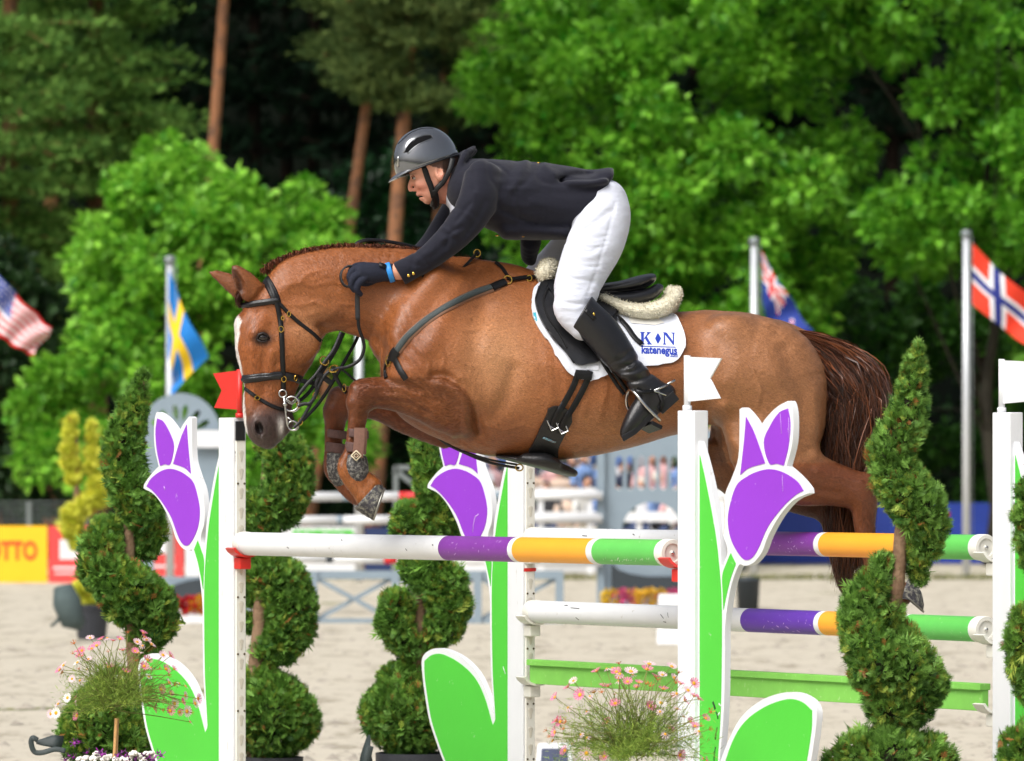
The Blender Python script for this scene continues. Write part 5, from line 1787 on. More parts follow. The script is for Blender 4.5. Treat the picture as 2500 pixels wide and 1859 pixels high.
VEINS = [[(700, 700), (735, 692), (770, 700), (812, 690), (860, 705)], [(735, 692), (750, 672), (790, 660)], [(830, 745), (880, 752), (930, 778), (965, 800)], [(690, 742), (730, 748), (770, 740), (800, 752)],
         [(700, 868), (688, 896), (676, 925)], [(688, 896), (668, 908), (650, 930)], [(640, 858), (632, 890), (640, 925)], [(1190, 1040), (1230, 1052), (1275, 1040), (1300, 1050)], [(1410, 1050), (1450, 1068), (1500, 1060), (1545, 1066)],
         [(1052, 830), (1075, 850), (1088, 880), (1080, 905)], [(1030, 860), (1050, 885), (1046, 912)], [(1105, 800), (1140, 812), (1172, 806)], [(1100, 870), (1128, 892), (1160, 900)], [(960, 985), (1000, 992), (1050, 1022), (1090, 1040)], [(900, 940), (950, 944), (1000, 950)],
         [(1830, 900), (1850, 950), (1842, 1000)], [(1560, 940), (1600, 960), (1640, 950)], [(1455, 905), (1480, 940), (1470, 985)], [(2000, 1165), (2040, 1180), (2080, 1200)], [(2095, 1225), (2100, 1270), (2104, 1310)]]
for vn in VEINS: R_(vn, 2.6, 1.9, 0, 1.0)
rv = random.Random(5)
for (cx, cy, dx, dy, n_, L, ang) in ((1130, 1075, 60, 22, 14, 34, 0.5), (1005, 880, 34, 44, 14, 34, 0.9), (790, 778, 46, 34, 14, 40, -0.25), (1250, 690, 60, 30, 8, 40, 0.35), (1758, 1060, 20, 60, 9, 40, 1.1), (985, 820, 40, 60, 12, 40, 1.0), (660, 700, 22, 20, 6, 22, -0.6)):
    for i in range(n_):                                  # fine skin folds
        x, y = cx + rv.uniform(-dx, dx), cy + rv.uniform(-dy, dy); a = ang + rv.uniform(-0.25, 0.25); l = L * rv.uniform(0.4, 1)
        R_([(x - math.cos(a) * l, y - math.sin(a) * l), (x, y + 2), (x + math.cos(a) * l, y + math.sin(a) * l)], rv.uniform(2.6, 4.6), rv.choice((-1.3, 1.0, -0.9)), 0, 1.0)
HORSE = thing('horse', 'chestnut horse with white blaze clearing the striped poles, forelegs folded', 'horse', H3(1450, 2200))
horse_me, HP = field_mesh('horse_body', hf, None, 1)

# coat: chestnut, darker and redder on head front and legs, grey-brown muzzle, white blaze
def poly_mask(P, poly, soft):
    """1 inside the outline, fading over soft pixels at its edge"""
    A = np.asarray(poly, float); x, y = P[:, 0], P[:, 1]
    c = np.zeros(len(P), bool); j = len(A) - 1
    for i in range(len(A)):
        t = (A[i, 1] > y) != (A[j, 1] > y)
        c ^= t & (x < (A[j, 0] - A[i, 0]) * (y - A[i, 1]) / (A[j, 1] - A[i, 1] + 1e-9) + A[i, 0])
        j = i
    d = seg_dist(P, np.r_[A, A[:1]])
    return smoothstep(-soft, soft, np.where(c, d, -d))


FOREARM = [(840, 950), (900, 915), (990, 926), (1060, 921), (1092, 922), (1136, 952), (1161, 1000), (1173, 1058), (1150, 1080), (1100, 1066), (1042, 1040), (973, 1012), (922, 1000), (850, 1030)]


def coat_colors(P):
    n = len(P)
    base = np.array(srgb(149, 88, 46)); red = np.array(srgb(104, 54, 25)); pale = np.array(srgb(206, 154, 110))
    dark = np.array(srgb(56, 36, 30)); grey = np.array(srgb(74, 62, 60)); white = np.array(srgb(236, 230, 224))
    c = np.tile(base, (n, 1))
    def mixin(col, m): c[:] = c * (1 - m[:, None]) + col * m[:, None]
    u, v, w = P[:, 0], P[:, 1], P[:, 2]
    hind = smoothstep(1560, 1800, u) * (v < 1130)
    mixin(np.array(srgb(156, 108, 72)), 0.85 * hind)
    mixin(pale, 0.6 * np.exp(-((u - 1215) / 90) ** 2 - ((v - 880) / 120) ** 2))  # highlight on chest and belly painted into the coat as pale patches
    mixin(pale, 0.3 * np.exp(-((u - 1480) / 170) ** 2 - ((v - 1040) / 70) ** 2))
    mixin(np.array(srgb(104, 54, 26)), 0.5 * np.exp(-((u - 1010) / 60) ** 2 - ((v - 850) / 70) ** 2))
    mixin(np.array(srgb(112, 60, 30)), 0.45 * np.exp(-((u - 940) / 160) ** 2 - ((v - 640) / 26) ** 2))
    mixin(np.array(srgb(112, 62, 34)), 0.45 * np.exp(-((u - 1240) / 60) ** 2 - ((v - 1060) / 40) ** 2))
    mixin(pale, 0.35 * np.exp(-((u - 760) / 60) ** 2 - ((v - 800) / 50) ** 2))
    fa = poly_mask(P, FOREARM, 7) * (w < -30)
    mixin(np.array(srgb(116, 66, 34)), 0.85 * fa)
    mixin(np.array(srgb(150, 88, 48)), 0.45 * fa * np.exp(-(seg_dist(P, [(915, 948), (1000, 962), (1080, 1000)]) / 12) ** 2))
    mixin(np.array(srgb(70, 34, 18)), 0.5 * fa * np.exp(-(seg_dist(P, [(880, 958), (895, 945)]) / 22) ** 2))  # dark shading of the near knee painted into the coat
    legs = np.maximum(smoothstep(985, 930, u) * smoothstep(915, 940, v) * (u > 770), 0)
    mixin(red, 0.8 * legs)
    mixin(np.array(srgb(150, 88, 42)), 0.9 * legs * smoothstep(1100, 1140, v))
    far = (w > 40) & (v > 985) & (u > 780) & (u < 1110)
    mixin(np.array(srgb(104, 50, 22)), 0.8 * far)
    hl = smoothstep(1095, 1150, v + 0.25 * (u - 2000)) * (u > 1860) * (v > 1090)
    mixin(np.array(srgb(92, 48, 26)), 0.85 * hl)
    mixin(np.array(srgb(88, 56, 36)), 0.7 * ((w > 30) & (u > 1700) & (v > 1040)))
    head = (u < 800) & (v > 720)
    mixin(np.array(srgb(150, 82, 36)), 0.6 * head * smoothstep(700, 620, u))
    mixin(dark, 0.92 * np.exp(-(((u - 643) / 27) ** 2 + ((v - 828) / 18) ** 2) ** 2) * (np.abs(w) > 35))
    muz = smoothstep(960, 1030, v + 0.35 * (u - 640)) * (u < 760) * (v > 900)
    mixin(grey, 0.95 * muz)
    mixin(np.array(srgb(110, 64, 40)), 0.6 * (v < 735) * (u < 640) * smoothstep(640, 575, u))
    mixin(np.array(srgb(52, 30, 22)), 0.8 * np.exp(-(seg_dist(P, [(590, 712), (586, 690), (572, 664)]) / 9) ** 2) * (w < -36) * (v < 720))
    mixin(np.array(srgb(18, 12, 12)), 0.97 * ((np.abs(w) > 18) & (v > 1020)) * np.exp(-(((u - 635) / 12) ** 2 + ((v - 1047) / 18) ** 2) ** 2))
    front = np.interp(v, [760, 800, 843, 894, 944, 987, 1029, 1060], [586, 571, 577, 589, 597, 594, 596, 605])
    bw = np.interp(v, [768, 785, 815, 836, 850, 900, 960, 990, 1020, 1045, 1060], [0, 15, 14, 6, 2, 0.8, 1.5, 5, 6, 3, 0])
    wl = np.interp(v, [760, 800, 840, 900, 1000, 1060], [0, 46, 34, 20, 24, 14])
    bl = smoothstep(bw + 2, bw - 1, u - front) * (np.abs(w) < wl + 14) * (v > 765) * (v < 1066) * (bw > 0.5)
    mixin(white, 0.95 * bl * (u < 640))
    lip = np.exp(-((u - 687) / 7) ** 2 - ((v - 1040) / 20) ** 2)
    mixin(white, 0.95 * lip * (np.abs(w) > 8))
    mixin(np.array(srgb(96, 50, 26)), 0.5 * np.exp(-(seg_dist(P, [(780, 790), (830, 770)]) / 16) ** 2))
    return c

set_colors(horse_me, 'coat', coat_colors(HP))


def coat_material():
    m = mat('horse_coat', (0.3, 0.12, 0.05), rough=0.4, attr='coat', var=0.16, vscale=9, spec=0.45, sheen=0.05, detail=8)
    nt = m.node_tree
    b = nt.nodes['Principled BSDF']
    lk = [l for l in nt.links if l.to_socket == b.inputs['Base Color']][0]
    col = lk.from_socket
    tc = nt.nodes.new('ShaderNodeTexCoord')
    def noise(scale, det, rot, sc_=1.0, rough=0.5):
        mp = nt.nodes.new('ShaderNodeMapping')
        mp.inputs['Scale'].default_value = scale
        mp.inputs['Rotation'].default_value = (0, math.radians(rot), 0)
        no = nt.nodes.new('ShaderNodeTexNoise')
        no.inputs['Scale'].default_value = sc_
        no.inputs['Detail'].default_value = det
        no.inputs['Roughness'].default_value = rough
        nt.links.new(tc.outputs['Object'], mp.inputs['Vector'])
        nt.links.new(mp.outputs['Vector'], no.inputs['Vector'])
        return no.outputs['Fac']
    hair = noise((90, 120, 360), 4, 28)                    # short hairs lying along the body
    grain = noise((1, 1, 1), 3, 0, 330.0)
    lump = noise((1, 1, 1), 6, 0, 17.0, 0.62)
    # hair-scale colour flecks
    ad = nt.nodes.new('ShaderNodeMath'); ad.operation = 'ADD'
    nt.links.new(hair, ad.inputs[0]); nt.links.new(grain, ad.inputs[1])
    mr = nt.nodes.new('ShaderNodeMapRange')
    mr.inputs['From Min'].default_value = 0.7; mr.inputs['From Max'].default_value = 1.3
    mr.inputs['To Min'].default_value = 0.68; mr.inputs['To Max'].default_value = 1.32
    nt.links.new(ad.outputs[0], mr.inputs['Value'])
    mu = nt.nodes.new('ShaderNodeMix'); mu.data_type = 'RGBA'; mu.blend_type = 'MULTIPLY'
    mu.inputs['Factor'].default_value = 1.0
    nt.links.new(col, mu.inputs[6]); nt.links.new(mr.outputs[0], mu.inputs[7])
    nt.links.new(mu.outputs[2], b.inputs['Base Color'])
    ma = nt.nodes.new('ShaderNodeMath'); ma.operation = 'MULTIPLY_ADD'
    ma.inputs[1].default_value = 3.0
    nt.links.new(lump, ma.inputs[0]); nt.links.new(hair, ma.inputs[2])
    bp = nt.nodes.new('ShaderNodeBump')
    bp.inputs['Strength'].default_value = 0.5
    bp.inputs['Distance'].default_value = 0.005
    nt.links.new(ma.outputs[0], bp.inputs['Height'])
    nt.links.new(bp.outputs['Normal'], b.inputs['Normal'])
    return m

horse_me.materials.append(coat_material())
body = part('body', horse_me, HORSE)
BV = bvh_of(horse_me)

# eyes
m_eye = mat('horse_eye', srgb(26, 14, 10), rough=0.06, spec=0.7, var=0.3, vscale=200)
for sd in (-1, 1):
    part('eye', MB().ball(H3(643, 826, sd * 54), (16 / S, 10 / S, 11 / S)).mesh('horse_eye', m_eye), HORSE)
    lid = MB()
    lid.tube([H3(628, 830, sd * 60), H3(635, 818, sd * 63.5), H3(645, 815, sd * 64), H3(654, 819, sd * 63), H3(660, 828, sd * 60)], [2 / S, 3 / S, 3.4 / S, 3 / S, 2 / S], 6)
    lid.tube([H3(629, 830, sd * 60), H3(638, 836, sd * 62), H3(650, 836, sd * 62), H3(660, 829, sd * 60)], [1.5 / S, 2.2 / S, 2.2 / S, 1.5 / S], 6)
    part('eyelid', lid.mesh('eyelid', mat('horse_eyelid', srgb(30, 18, 16), rough=0.5, var=0.2)), HORSE)

# hooves: coronet to sole, lofted
m_hoof = mat('hoof_horn', srgb(58, 56, 62), rough=0.55, var=0.35, vscale=30, bump=0.4, bscale=90, dirt=(srgb(150, 148, 132), 60.0, 0.46, 0.22))
m_shoe = mat('horse_shoe_steel', srgb(150, 148, 140), rough=0.4, metal=0.8, var=0.2)


def hoof(cor, cdir, sole, sdir, w, rc, rs, dep):
    """cor, sole: centres; cdir, sdir: long directions in the picture plane; half lengths rc, rs"""
    mb = MB(); V = []; n = 20; L = 7
    for j in range(L + 1):
        t = j / L
        c = np.array(cor) * (1 - t) + np.array(sole) * t
        d = np.array(cdir) * (1 - t) + np.array(sdir) * t; d = d / np.linalg.norm(d)
        r = rc * (1 - t) + rs * t + (1.2 if j % 2 else 0)
        for k in range(n):
            a = 2 * math.pi * k / n
            V.append(H3(c[0] + d[0] * r * math.cos(a), c[1] + d[1] * r * math.cos(a), w + dep * (0.86 + 0.14 * t) * math.sin(a)))
    Fc = [(j * n + k, j * n + (k + 1) % n, (j + 1) * n + (k + 1) % n, (j + 1) * n + k) for j in range(L) for k in range(n)]
    Fc.append(tuple(L * n + k for k in range(n)))
    Fc.append(tuple(range(n - 1, -1, -1)))
    mb.add(V, Fc)
    o = part('hoof', mb.mesh('hoof', m_hoof), HORSE)
    sh = MB(); V = []
    nd = np.array([sdir[1], -sdir[0]]); nd = nd / np.linalg.norm(nd)
    if nd @ (np.array(sole) - np.array(cor)) < 0: nd = -nd
    for off, r in ((0.5, rs + 1), (4.5, rs + 1), (4.5, rs - 8), (0.5, rs - 8)):
        for k in range(n):
            a = 2 * math.pi * k / n
            c = np.array(sole) + nd * off + np.array(sdir) / np.linalg.norm(sdir) * r * math.cos(a)
            V.append(H3(c[0], c[1], w + dep * r / rs * math.sin(a)))
    Fc = [(j * n + k, j * n + (k + 1) % n, ((j + 1) % 4) * n + (k + 1) % n, ((j + 1) % 4) * n + k) for j in range(4) for k in range(n)]
    sh.add(V, Fc)
    part('horseshoe', sh.mesh('horseshoe', m_shoe), o)


hoof((899, 1207), (-0.68, 0.73), (925, 1230), (-0.33, 0.94), -86, 46, 41, 38)
hoof((880, 1200), (-0.5, 0.86), (906, 1208), (-0.2, 0.98), 92, 30, 30, 36)
hoof((2192, 1448), (-0.5, 0.86), (2218, 1468), (-0.75, -0.66), -84, 42, 40, 37)
hoof((2130, 1474), (-0.5, 0.86), (2156, 1494), (-0.75, -0.66), 86, 42, 40, 37)

# tail: several thousand hairs fanning from the dock
def hairs(paths, radii, name, material, width0, width1, segs=12):
    """flat tapering hairs; paths (n, k, 3) in horse space"""
    n, k, _ = paths.shape
    V = np.zeros((n, k, 2, 3)); 
    T = np.gradient(paths, axis=1); T /= np.linalg.norm(T, axis=2, keepdims=True) + 1e-9
    ang = RNG.uniform(0, math.pi, n)
    ref = np.stack([np.cos(ang), np.sin(ang), RNG.uniform(-0.6, 0.6, n)], axis=1)[:, None, :]
    B = np.cross(T, ref); B /= np.linalg.norm(B, axis=2, keepdims=True) + 1e-9
    tt = np.linspace(0, 1, k)[None, :, None]
    wd = (width0 * (1 - tt) + width1 * tt) * radii[:, None, None]
    V[:, :, 0] = paths - B * wd; V[:, :, 1] = paths + B * wd
    Vw = h3a(V.reshape(-1, 3))
    i = np.arange(n)[:, None] * (2 * k) + np.arange(k - 1)[None, :] * 2
    Fc = np.stack([i, i + 1, i + 3, i + 2], axis=2).reshape(-1, 4)
    return mesh_from(name, Vw, Fc, material, True)


m_tail = mat('tail_hair', srgb(66, 34, 20), rough=0.42, spec=0.4, attr='hair', sheen=0.1)
n = 7000
r_ = RNG.uniform(0, 1, n)                # root along the dock
a_ = RNG.uniform(-1, 1, n)               # sideways
o_ = RNG.uniform(0, 1, n)                # 0 = underside (close to the leg), 1 = outer arc
length = np.where(RNG.uniform(0, 1, n) < 0.35, RNG.uniform(0.85, 1.0, n), RNG.uniform(0.42, 0.72, n))
root = np.stack([1905 + 105 * r_, 797 + 42 * r_ ** 1.4 + 14 * (1 - o_), a_ * 15], axis=1)
p1 = np.stack([1962 + 96 * o_ + 26 * r_, 848 + 16 * r_ + 44 * (1 - o_) - 10 * o_, a_ * 26], axis=1)
p2 = np.stack([2010 + 128 * o_ + 8 * r_, 938 + 40 * (1 - o_) - 22 * o_, a_ * 54], axis=1)
p3 = np.stack([2018 + 142 * o_ ** 0.9, 1020 + 0 * o_, a_ * 66], axis=1)
p4 = np.stack([2022 + 112 * o_, 1130 + 0 * o_, a_ * 60], axis=1)
p5 = np.stack([2036 + 78 * o_, 1280 + 10 * a_, a_ * 40], axis=1)
p6 = np.stack([2046 + 66 * o_, 1440 - 25 * o_ + 12 * a_, a_ * 26], axis=1)
ctrl = np.stack([root, p1, p2, p3, p4, p5, p6], axis=1)
cl = RNG.integers(0, 260, n)             # hairs hang in locks
lock = RNG.normal(0, 1, (260, 7, 3)) * np.array([0, 4, 10, 15, 17, 11, 9])[None, :, None]
ctrl += lock[cl] + RNG.normal(0, 1, (n, 7, 3)) * np.array([0.5, 2, 4, 6, 8, 6, 6])[None, :, None]
K = 11
tt = np.linspace(0, 1, K)[None, :] * (length[:, None] * 6)
ii = np.clip(tt.astype(int), 0, 5); ff = (tt - ii)[:, :, None]
C = np.concatenate([2 * ctrl[:, :1] - ctrl[:, 1:2], ctrl, 2 * ctrl[:, -1:] - ctrl[:, -2:-1]], axis=1)
ix = np.arange(n)[:, None]
q0, q1, q2, q3 = C[ix, ii], C[ix, ii + 1], C[ix, ii + 2], C[ix, ii + 3]
paths = 0.5 * (2 * q1 + (q2 - q0) * ff + (2 * q0 - 5 * q1 + 4 * q2 - q3) * ff ** 2 + (3 * q1 - q0 - 3 * q2 + q3) * ff ** 3)
paths[:, :, 0] += 9.0 * np.sin(tt * 2.9 + cl[:, None] * 1.7) * (tt / 6) ** 0.8
tail_me = hairs(paths, RNG.uniform(0.6, 1.3, n), 'tail_hair', m_tail, 1.7, 0.5)
tone = np.repeat(RNG.uniform(0, 1, n) * 0.5 + 0.5 * (cl % 17) / 17, K * 2)
tpos = np.tile(np.repeat(np.linspace(0, 1, K), 2), n)
cr = np.array(srgb(190, 108, 56))[None] * (tone ** 1.6 * (0.34 + 0.66 * np.exp(-tpos * 3)))[:, None] + np.array(srgb(52, 30, 22))[None] * (1 - tone ** 1.6 * 0.8)[:, None]
set_colors(tail_me, 'hair', cr)
tag(part('tail', tail_me, HORSE), 'dark brown tail streaming down behind')

# coat: short hairs lying along the body
def coat_hair(count=170000):
    nv = len(horse_me.vertices)
    no = np.empty(nv * 3, dtype=np.float32); horse_me.vertices.foreach_get('normal', no); no = no.reshape(-1, 3)
    at = np.empty(nv * 4, dtype=np.float32); horse_me.color_attributes['coat'].data.foreach_get('color', at); at = at.reshape(-1, 4)[:, :3]
    idx = RNG.integers(0, nv, count)
    P = HP[idx]; N = np.stack([no[idx, 0], -no[idx, 2], no[idx, 1]], axis=1).astype(np.float64)
    u, v = P[:, 0], P[:, 1]
    flow = np.stack([np.full(count, 1.0), np.full(count, 0.45), np.zeros(count)], axis=1)
    head = (u < 790) & (v > 700); flow[head] = (-0.05, 1, 0)
    neck = (u >= 640) & (u < 1050) & (v < 860); flow[neck] = (0.75, 0.75, 0)
    leg = ((u < 1000) & (v > 1000)) | ((u > 2060) & (v > 1200)); flow[leg] = (0, 1, 0)
    fore = (u > 880) & (u < 1130) & (v > 925) & (v <= 1090); flow[fore] = (-1, 0.05, 0)
    gask = (u > 1880) & (v > 1110) & (v < 1240); flow[gask] = (0.9, 0.4, 0)
    flow += RNG.normal(0, 0.22, flow.shape) + (0.35 * np.sin(u / 70 + v / 45))[:, None] * np.array([0, 1, 0])
    d = flow - N * np.einsum('ij,ij->i', flow, N)[:, None]; d /= np.linalg.norm(d, axis=1, keepdims=True) + 1e-9
    B = np.cross(d, N)
    L = RNG.uniform(6, 13, count)[:, None]; wd = RNG.uniform(0.35, 0.75, count)[:, None]
    V = np.zeros((count, 3, 3))
    V[:, 0] = P - B * wd * 1.25 + N * 0.4; V[:, 1] = P + B * wd * 1.25 + N * 0.4
    V[:, 2] = P + d * L + N * RNG.uniform(0.5, 1.7, count)[:, None]
    Fc = np.arange(count)[:, None] * 3 + np.array([[0, 1, 2]])
    me = mesh_from('coat_hair', h3a(V.reshape(-1, 3)), Fc, mat('coat_hair', (0.2, 0.1, 0.05), rough=0.36, attr='hair', spec=0.5), True)
    tone = RNG.choice([0.7, 0.86, 1.0, 1.16, 1.36], count) * RNG.uniform(0.9, 1.1, count)
    set_colors(me, 'hair', np.repeat(at[idx] * tone[:, None], 3, axis=0))
    o = part('coat_hair', me, HORSE); o['kind'] = 'stuff'


coat_hair()

# mane: a row of tight plaits along the crest
m_mane = mat('mane_hair', srgb(78, 44, 28), rough=0.6, attr='hair', spec=0.3)
crest = catmull([(642, 664), (662, 645), (690, 631), (713, 622), (745, 613), (776, 607), (840, 601), (904, 603), (960, 606), (1010, 612), (1070, 622), (1118, 631), (1160, 637)], 8)
seglen = np.r_[0, np.cumsum(np.linalg.norm(np.diff(crest, axis=0), axis=1))]
mane_paths, mane_r, mane_t = [], [], []
npl = 36
for i in range(npl):
    s0 = (i + 0.5) / npl * seglen[-1]
    cu, cv = np.interp(s0, seglen, crest[:, 0]), np.interp(s0, seglen, crest[:, 1])
    big = 1.0 if s0 < seglen[-1] * 0.85 else 0.55
    for j in range(110):
        th = random.uniform(-1.3, 1.3); side = random.choice((-1, -1, 1)) * random.uniform(2, 17)
        x0, y0 = cu + random.gauss(0, 3.4), cv + 4 + random.uniform(-2, 6)
        lift = random.uniform(3, 11) * big
        e = [(x0, y0, side * 0.3), (x0 + 3 * th, y0 - lift, side * 0.6), (x0 + 6 * th + 2, y0 - lift * 0.7, side), (x0 + 7 * th + 5, y0 + random.uniform(2, 9), side * 1.1)]
        mane_paths.append(catmull(e, 2)); mane_r.append(random.uniform(0.7, 1.3)); mane_t.append(random.random())
for j in range(260):                     # stray hairs
    s0 = random.uniform(0, seglen[-1])
    cu, cv = np.interp(s0, seglen, crest[:, 0]), np.interp(s0, seglen, crest[:, 1])
    a = random.gauss(-0.5, 0.7); L = random.uniform(8, 20)
    e = [(cu, cv + 3, random.uniform(-6, 6)), (cu + math.sin(a) * L * 0.5, cv - L * 0.45, random.uniform(-8, 8)), (cu + math.sin(a) * L, cv - L * 0.75, random.uniform(-10, 10))]
    c_ = catmull(e, 3)
    mane_paths.append(np.array([c_[min(q, len(c_) - 1)] for q in range(7)])); mane_r.append(0.35); mane_t.append(random.random())
mane_me = hairs(np.array(mane_paths), np.array(mane_r), 'mane_hair', m_mane, 1.5, 0.5)
tn = np.repeat(np.array(mane_t), 14)
set_colors(mane_me, 'hair', np.array(srgb(120, 66, 40))[None] * tn[:, None] + np.array(srgb(64, 36, 26))[None] * (1 - tn)[:, None])
part('mane', mane_me, HORSE)
# forelock between the ears
fp = []
for j in range(160):
    x = random.gauss(596, 6); z = random.gauss(0, 12)
    fp.append(catmull([(x, 708, z), (x - 8, 718 + random.uniform(0, 6), z * 1.2), (x - 12, 732 + random.uniform(0, 6), z * 1.2), (x - 8 + random.gauss(0, 3), 746 + random.uniform(0, 8), z)], 2))
fl_me = hairs(np.array(fp), np.full(160, 0.9), 'forelock_hair', m_mane, 1.5, 0.4)
set_colors(fl_me, 'hair', np.tile(np.array(srgb(62, 32, 22)), (len(fl_me.vertices), 1)))
part('forelock', fl_me, HORSE)
# ------------------------------------------------------------------ tack
# quilted saddle pad with its lettering
pad_px = catmull([(1304, 700), (1294, 735), (1296, 768), (1310, 805), (1336, 838), (1357, 876), (1383, 910), (1410, 927), (1441, 933), (1477, 921), (1515, 906),
          (1568, 899), (1608, 896), (1645, 889), (1664, 872), (1673, 845), (1670, 815), (1658, 785), (1646, 768), (1600, 760), (1540, 745), (1480, 727), (1400, 702), (1340, 682)], 4, True)


def quilt(u, v):
    a = (u + v * 0.6) / 11.0; b = (u - v * 0.6) / 11.0
    return 0.9 * min(abs(math.sin(a)), abs(math.sin(b)))


PAD = thing('saddle_pad', 'white quilted saddle pad with blue lettering under the black saddle', 'saddle pad', H3(1480, 2200))
pad_me = drape('saddle_pad_cloth', pad_px, BV, 2.0, 5.0, m_padw, 7.0, True, quilt=quilt, smooth_y=2)
part('cloth', pad_me, PAD)
BVP = bvh_of(pad_me)
pip = MB()
pp, pn = [], []
for (u, v) in resample(pad_px, 7, True):
    h = shoot(BVP, u * 0.995 + 1480 * 0.005, v * 0.995 + 820 * 0.005)
    if h and v > 735: pp.append(h[0] + h[1] * 0.5 / S)
start = max(range(len(pp)), key=lambda i: (pp[i] - pp[i - 1]).length)
pp = pp[start:] + pp[:start]
pip.tube(pp, 2.6 / S, 6)
part('binding', pip.mesh('pad_binding', mat('white_binding', srgb(240, 242, 248), rough=0.6, var=0.04)), PAD)

# lettering on the pad (flat print): serif K, lozenge, N, a rule and the web address
m_print = mat('royal_blue_print', srgb(26, 58, 170), rough=0.6, var=0.06)


def letter(polys, x, y, hgt, slant=0.0, tilt=2.0):
    """polygons on a 0..1 grid (y up) -> picture pixels; tilt in degrees follows the pad"""
    ca, sa = math.cos(math.radians(tilt)), math.sin(math.radians(tilt))
    out = []
    for P in polys:
        out.append([(x + (px * ca) * hgt + py * hgt * sa * 0.0, y - py * hgt + px * hgt * sa) for (px, py) in P])
    return out


K_ = [[(0, 0), (.42, 0), (.42, .05), (.32, .08), (.32, .92), (.42, .95), (.42, 1), (0, 1), (0, .95), (.1, .92), (.1, .08), (0, .05)],
      [(.30, .40), (.62, .90), (.54, .95), (.54, 1), (.92, 1), (.92, .95), (.80, .90), (.52, .60), (.40, .44)],
      [(.40, .52), (.56, .66), (.90, .08), (1.0, .05), (1.0, 0), (.58, 0), (.58, .05), (.66, .09)]]
N_ = [[(0, 0), (.3, 0), (.3, .05), (.19, .09), (.19, .92), (.08, .92), (.08, .09), (0, .05)],
      [(0, 1), (.30, 1), (.92, .18), (.92, 0), (.84, 0), (.10, .92), (0, .95)],
      [(.66, 1), (1.0, 1), (1.0, .95), (.92, .92), (.92, 0), (.82, 0), (.82, .92), (.66, .95)]]
pmb = MB()


def print_polys(polys, bv, mb, lift=0.6):
    for P in polys:
        Vv, Fv = cdt_fill(P, 3.5)
        pts = []
        for (u, v) in Vv:
            h = shoot(bv, u, v)
            pts.append((h[0] + h[1] * (lift / S)) if h else W(u, v, H3(u, v).y - 0.3))
        mb.add(pts, Fv)


print_polys(letter(K_, 1562, 841, 30), BVP, pmb)
print_polys([[(1599, 827), (1606, 813), (1614, 827), (1606, 841)]], BVP, pmb)
print_polys(letter(N_, 1618, 842, 30), BVP, pmb)
print_polys([[(1564, 845), (1650, 847.5), (1650, 849.5), (1564, 847)]], BVP, pmb)
part('print', pmb.mesh('pad_initials', m_print, None), PAD)


tm = MB()
tm.add(*text_px('katenegus', 27, 1566, 1653, 863, BVP, bold=0.035))
tm.add(*text_px('.com', 15, 1636, 1654, 872, BVP, bold=0.03))
part('print', tm.mesh('pad_web_address', m_print, None), PAD)
# small turquoise badge at the front edge
bd = MB(); print_polys([[(1301, 764), (1308, 763), (1312, 785), (1305, 786)]], BVP, bd)
part('badge', bd.mesh('pad_badge', mat('turquoise_badge', srgb(60, 170, 190), rough=0.5, var=0.2, vscale=90), None), PAD)
cc = MB(); print_polys([[(1534, 776), (1540, 790), (1600, 795), (1622, 789), (1606, 778)]], BVP, cc, 1.5)
part('number_card', cc.mesh('number_card', mat('white_card', srgb(236, 234, 226), rough=0.6, var=0.03), None), PAD)

# half pad of sheepskin, cantle roll and the tuft at the pommel
wf = Field((1290, 600, -190), (1670, 810, 190), 3.6)
for sd in (-1, 1):
    wf.chain([(1480, 735, sd * 70, 14, 46), (1525, 757, sd * 84, 17, 44), (1570, 765, sd * 88, 20, 40), (1610, 757, sd * 74, 21, 38), (1633, 741, sd * 44, 19, 36), (1640, 732, 0, 17, 36)], k=8)
    wf.chain([(1340, 655, sd * 20, 24, 26), (1330, 668, sd * 52, 22, 24)], k=10)
wool_me, WP = field_mesh('half_pad_wool', wf, m_wool, 1)
HALF = thing('sheepskin_half_pad', 'cream sheepskin half pad showing behind the saddle cantle', 'half pad', H3(1560, 2200))
part('pad', wool_me, HALF)


def fuzz(me, P, count, length, width, material, name, parent, spread=0.5, col=None):
    """short tufts standing on a mesh"""
    nv = len(me.vertices)
    no = np.empty(nv * 3, dtype=np.float32); me.vertices.foreach_get('normal', no); no = no.reshape(-1, 3)
    idx = RNG.integers(0, nv, count)
    npx = np.stack([no[idx, 0], -no[idx, 2], no[idx, 1]], axis=1)
    d = npx + RNG.normal(0, spread, (count, 3)); d /= np.linalg.norm(d, axis=1, keepdims=True)
    L = length * RNG.uniform(0.5, 1.2, count)[:, None]
    p0 = P[idx] - npx * 1.0
    bend = RNG.normal(0, 0.5, (count, 3)) * L
    pa = np.stack([p0, p0 + d * L * 0.55 + bend * 0.2, p0 + d * L + bend * 0.5], axis=1)
    fm = hairs(pa, np.ones(count), name, material, width, width * 0.4)
    o = part(name, fm, parent); o['kind'] = 'stuff'
    return fm


fuzz(wool_me, WP, 11000, 5.5, 1.0, m_wool, 'wool', HALF)

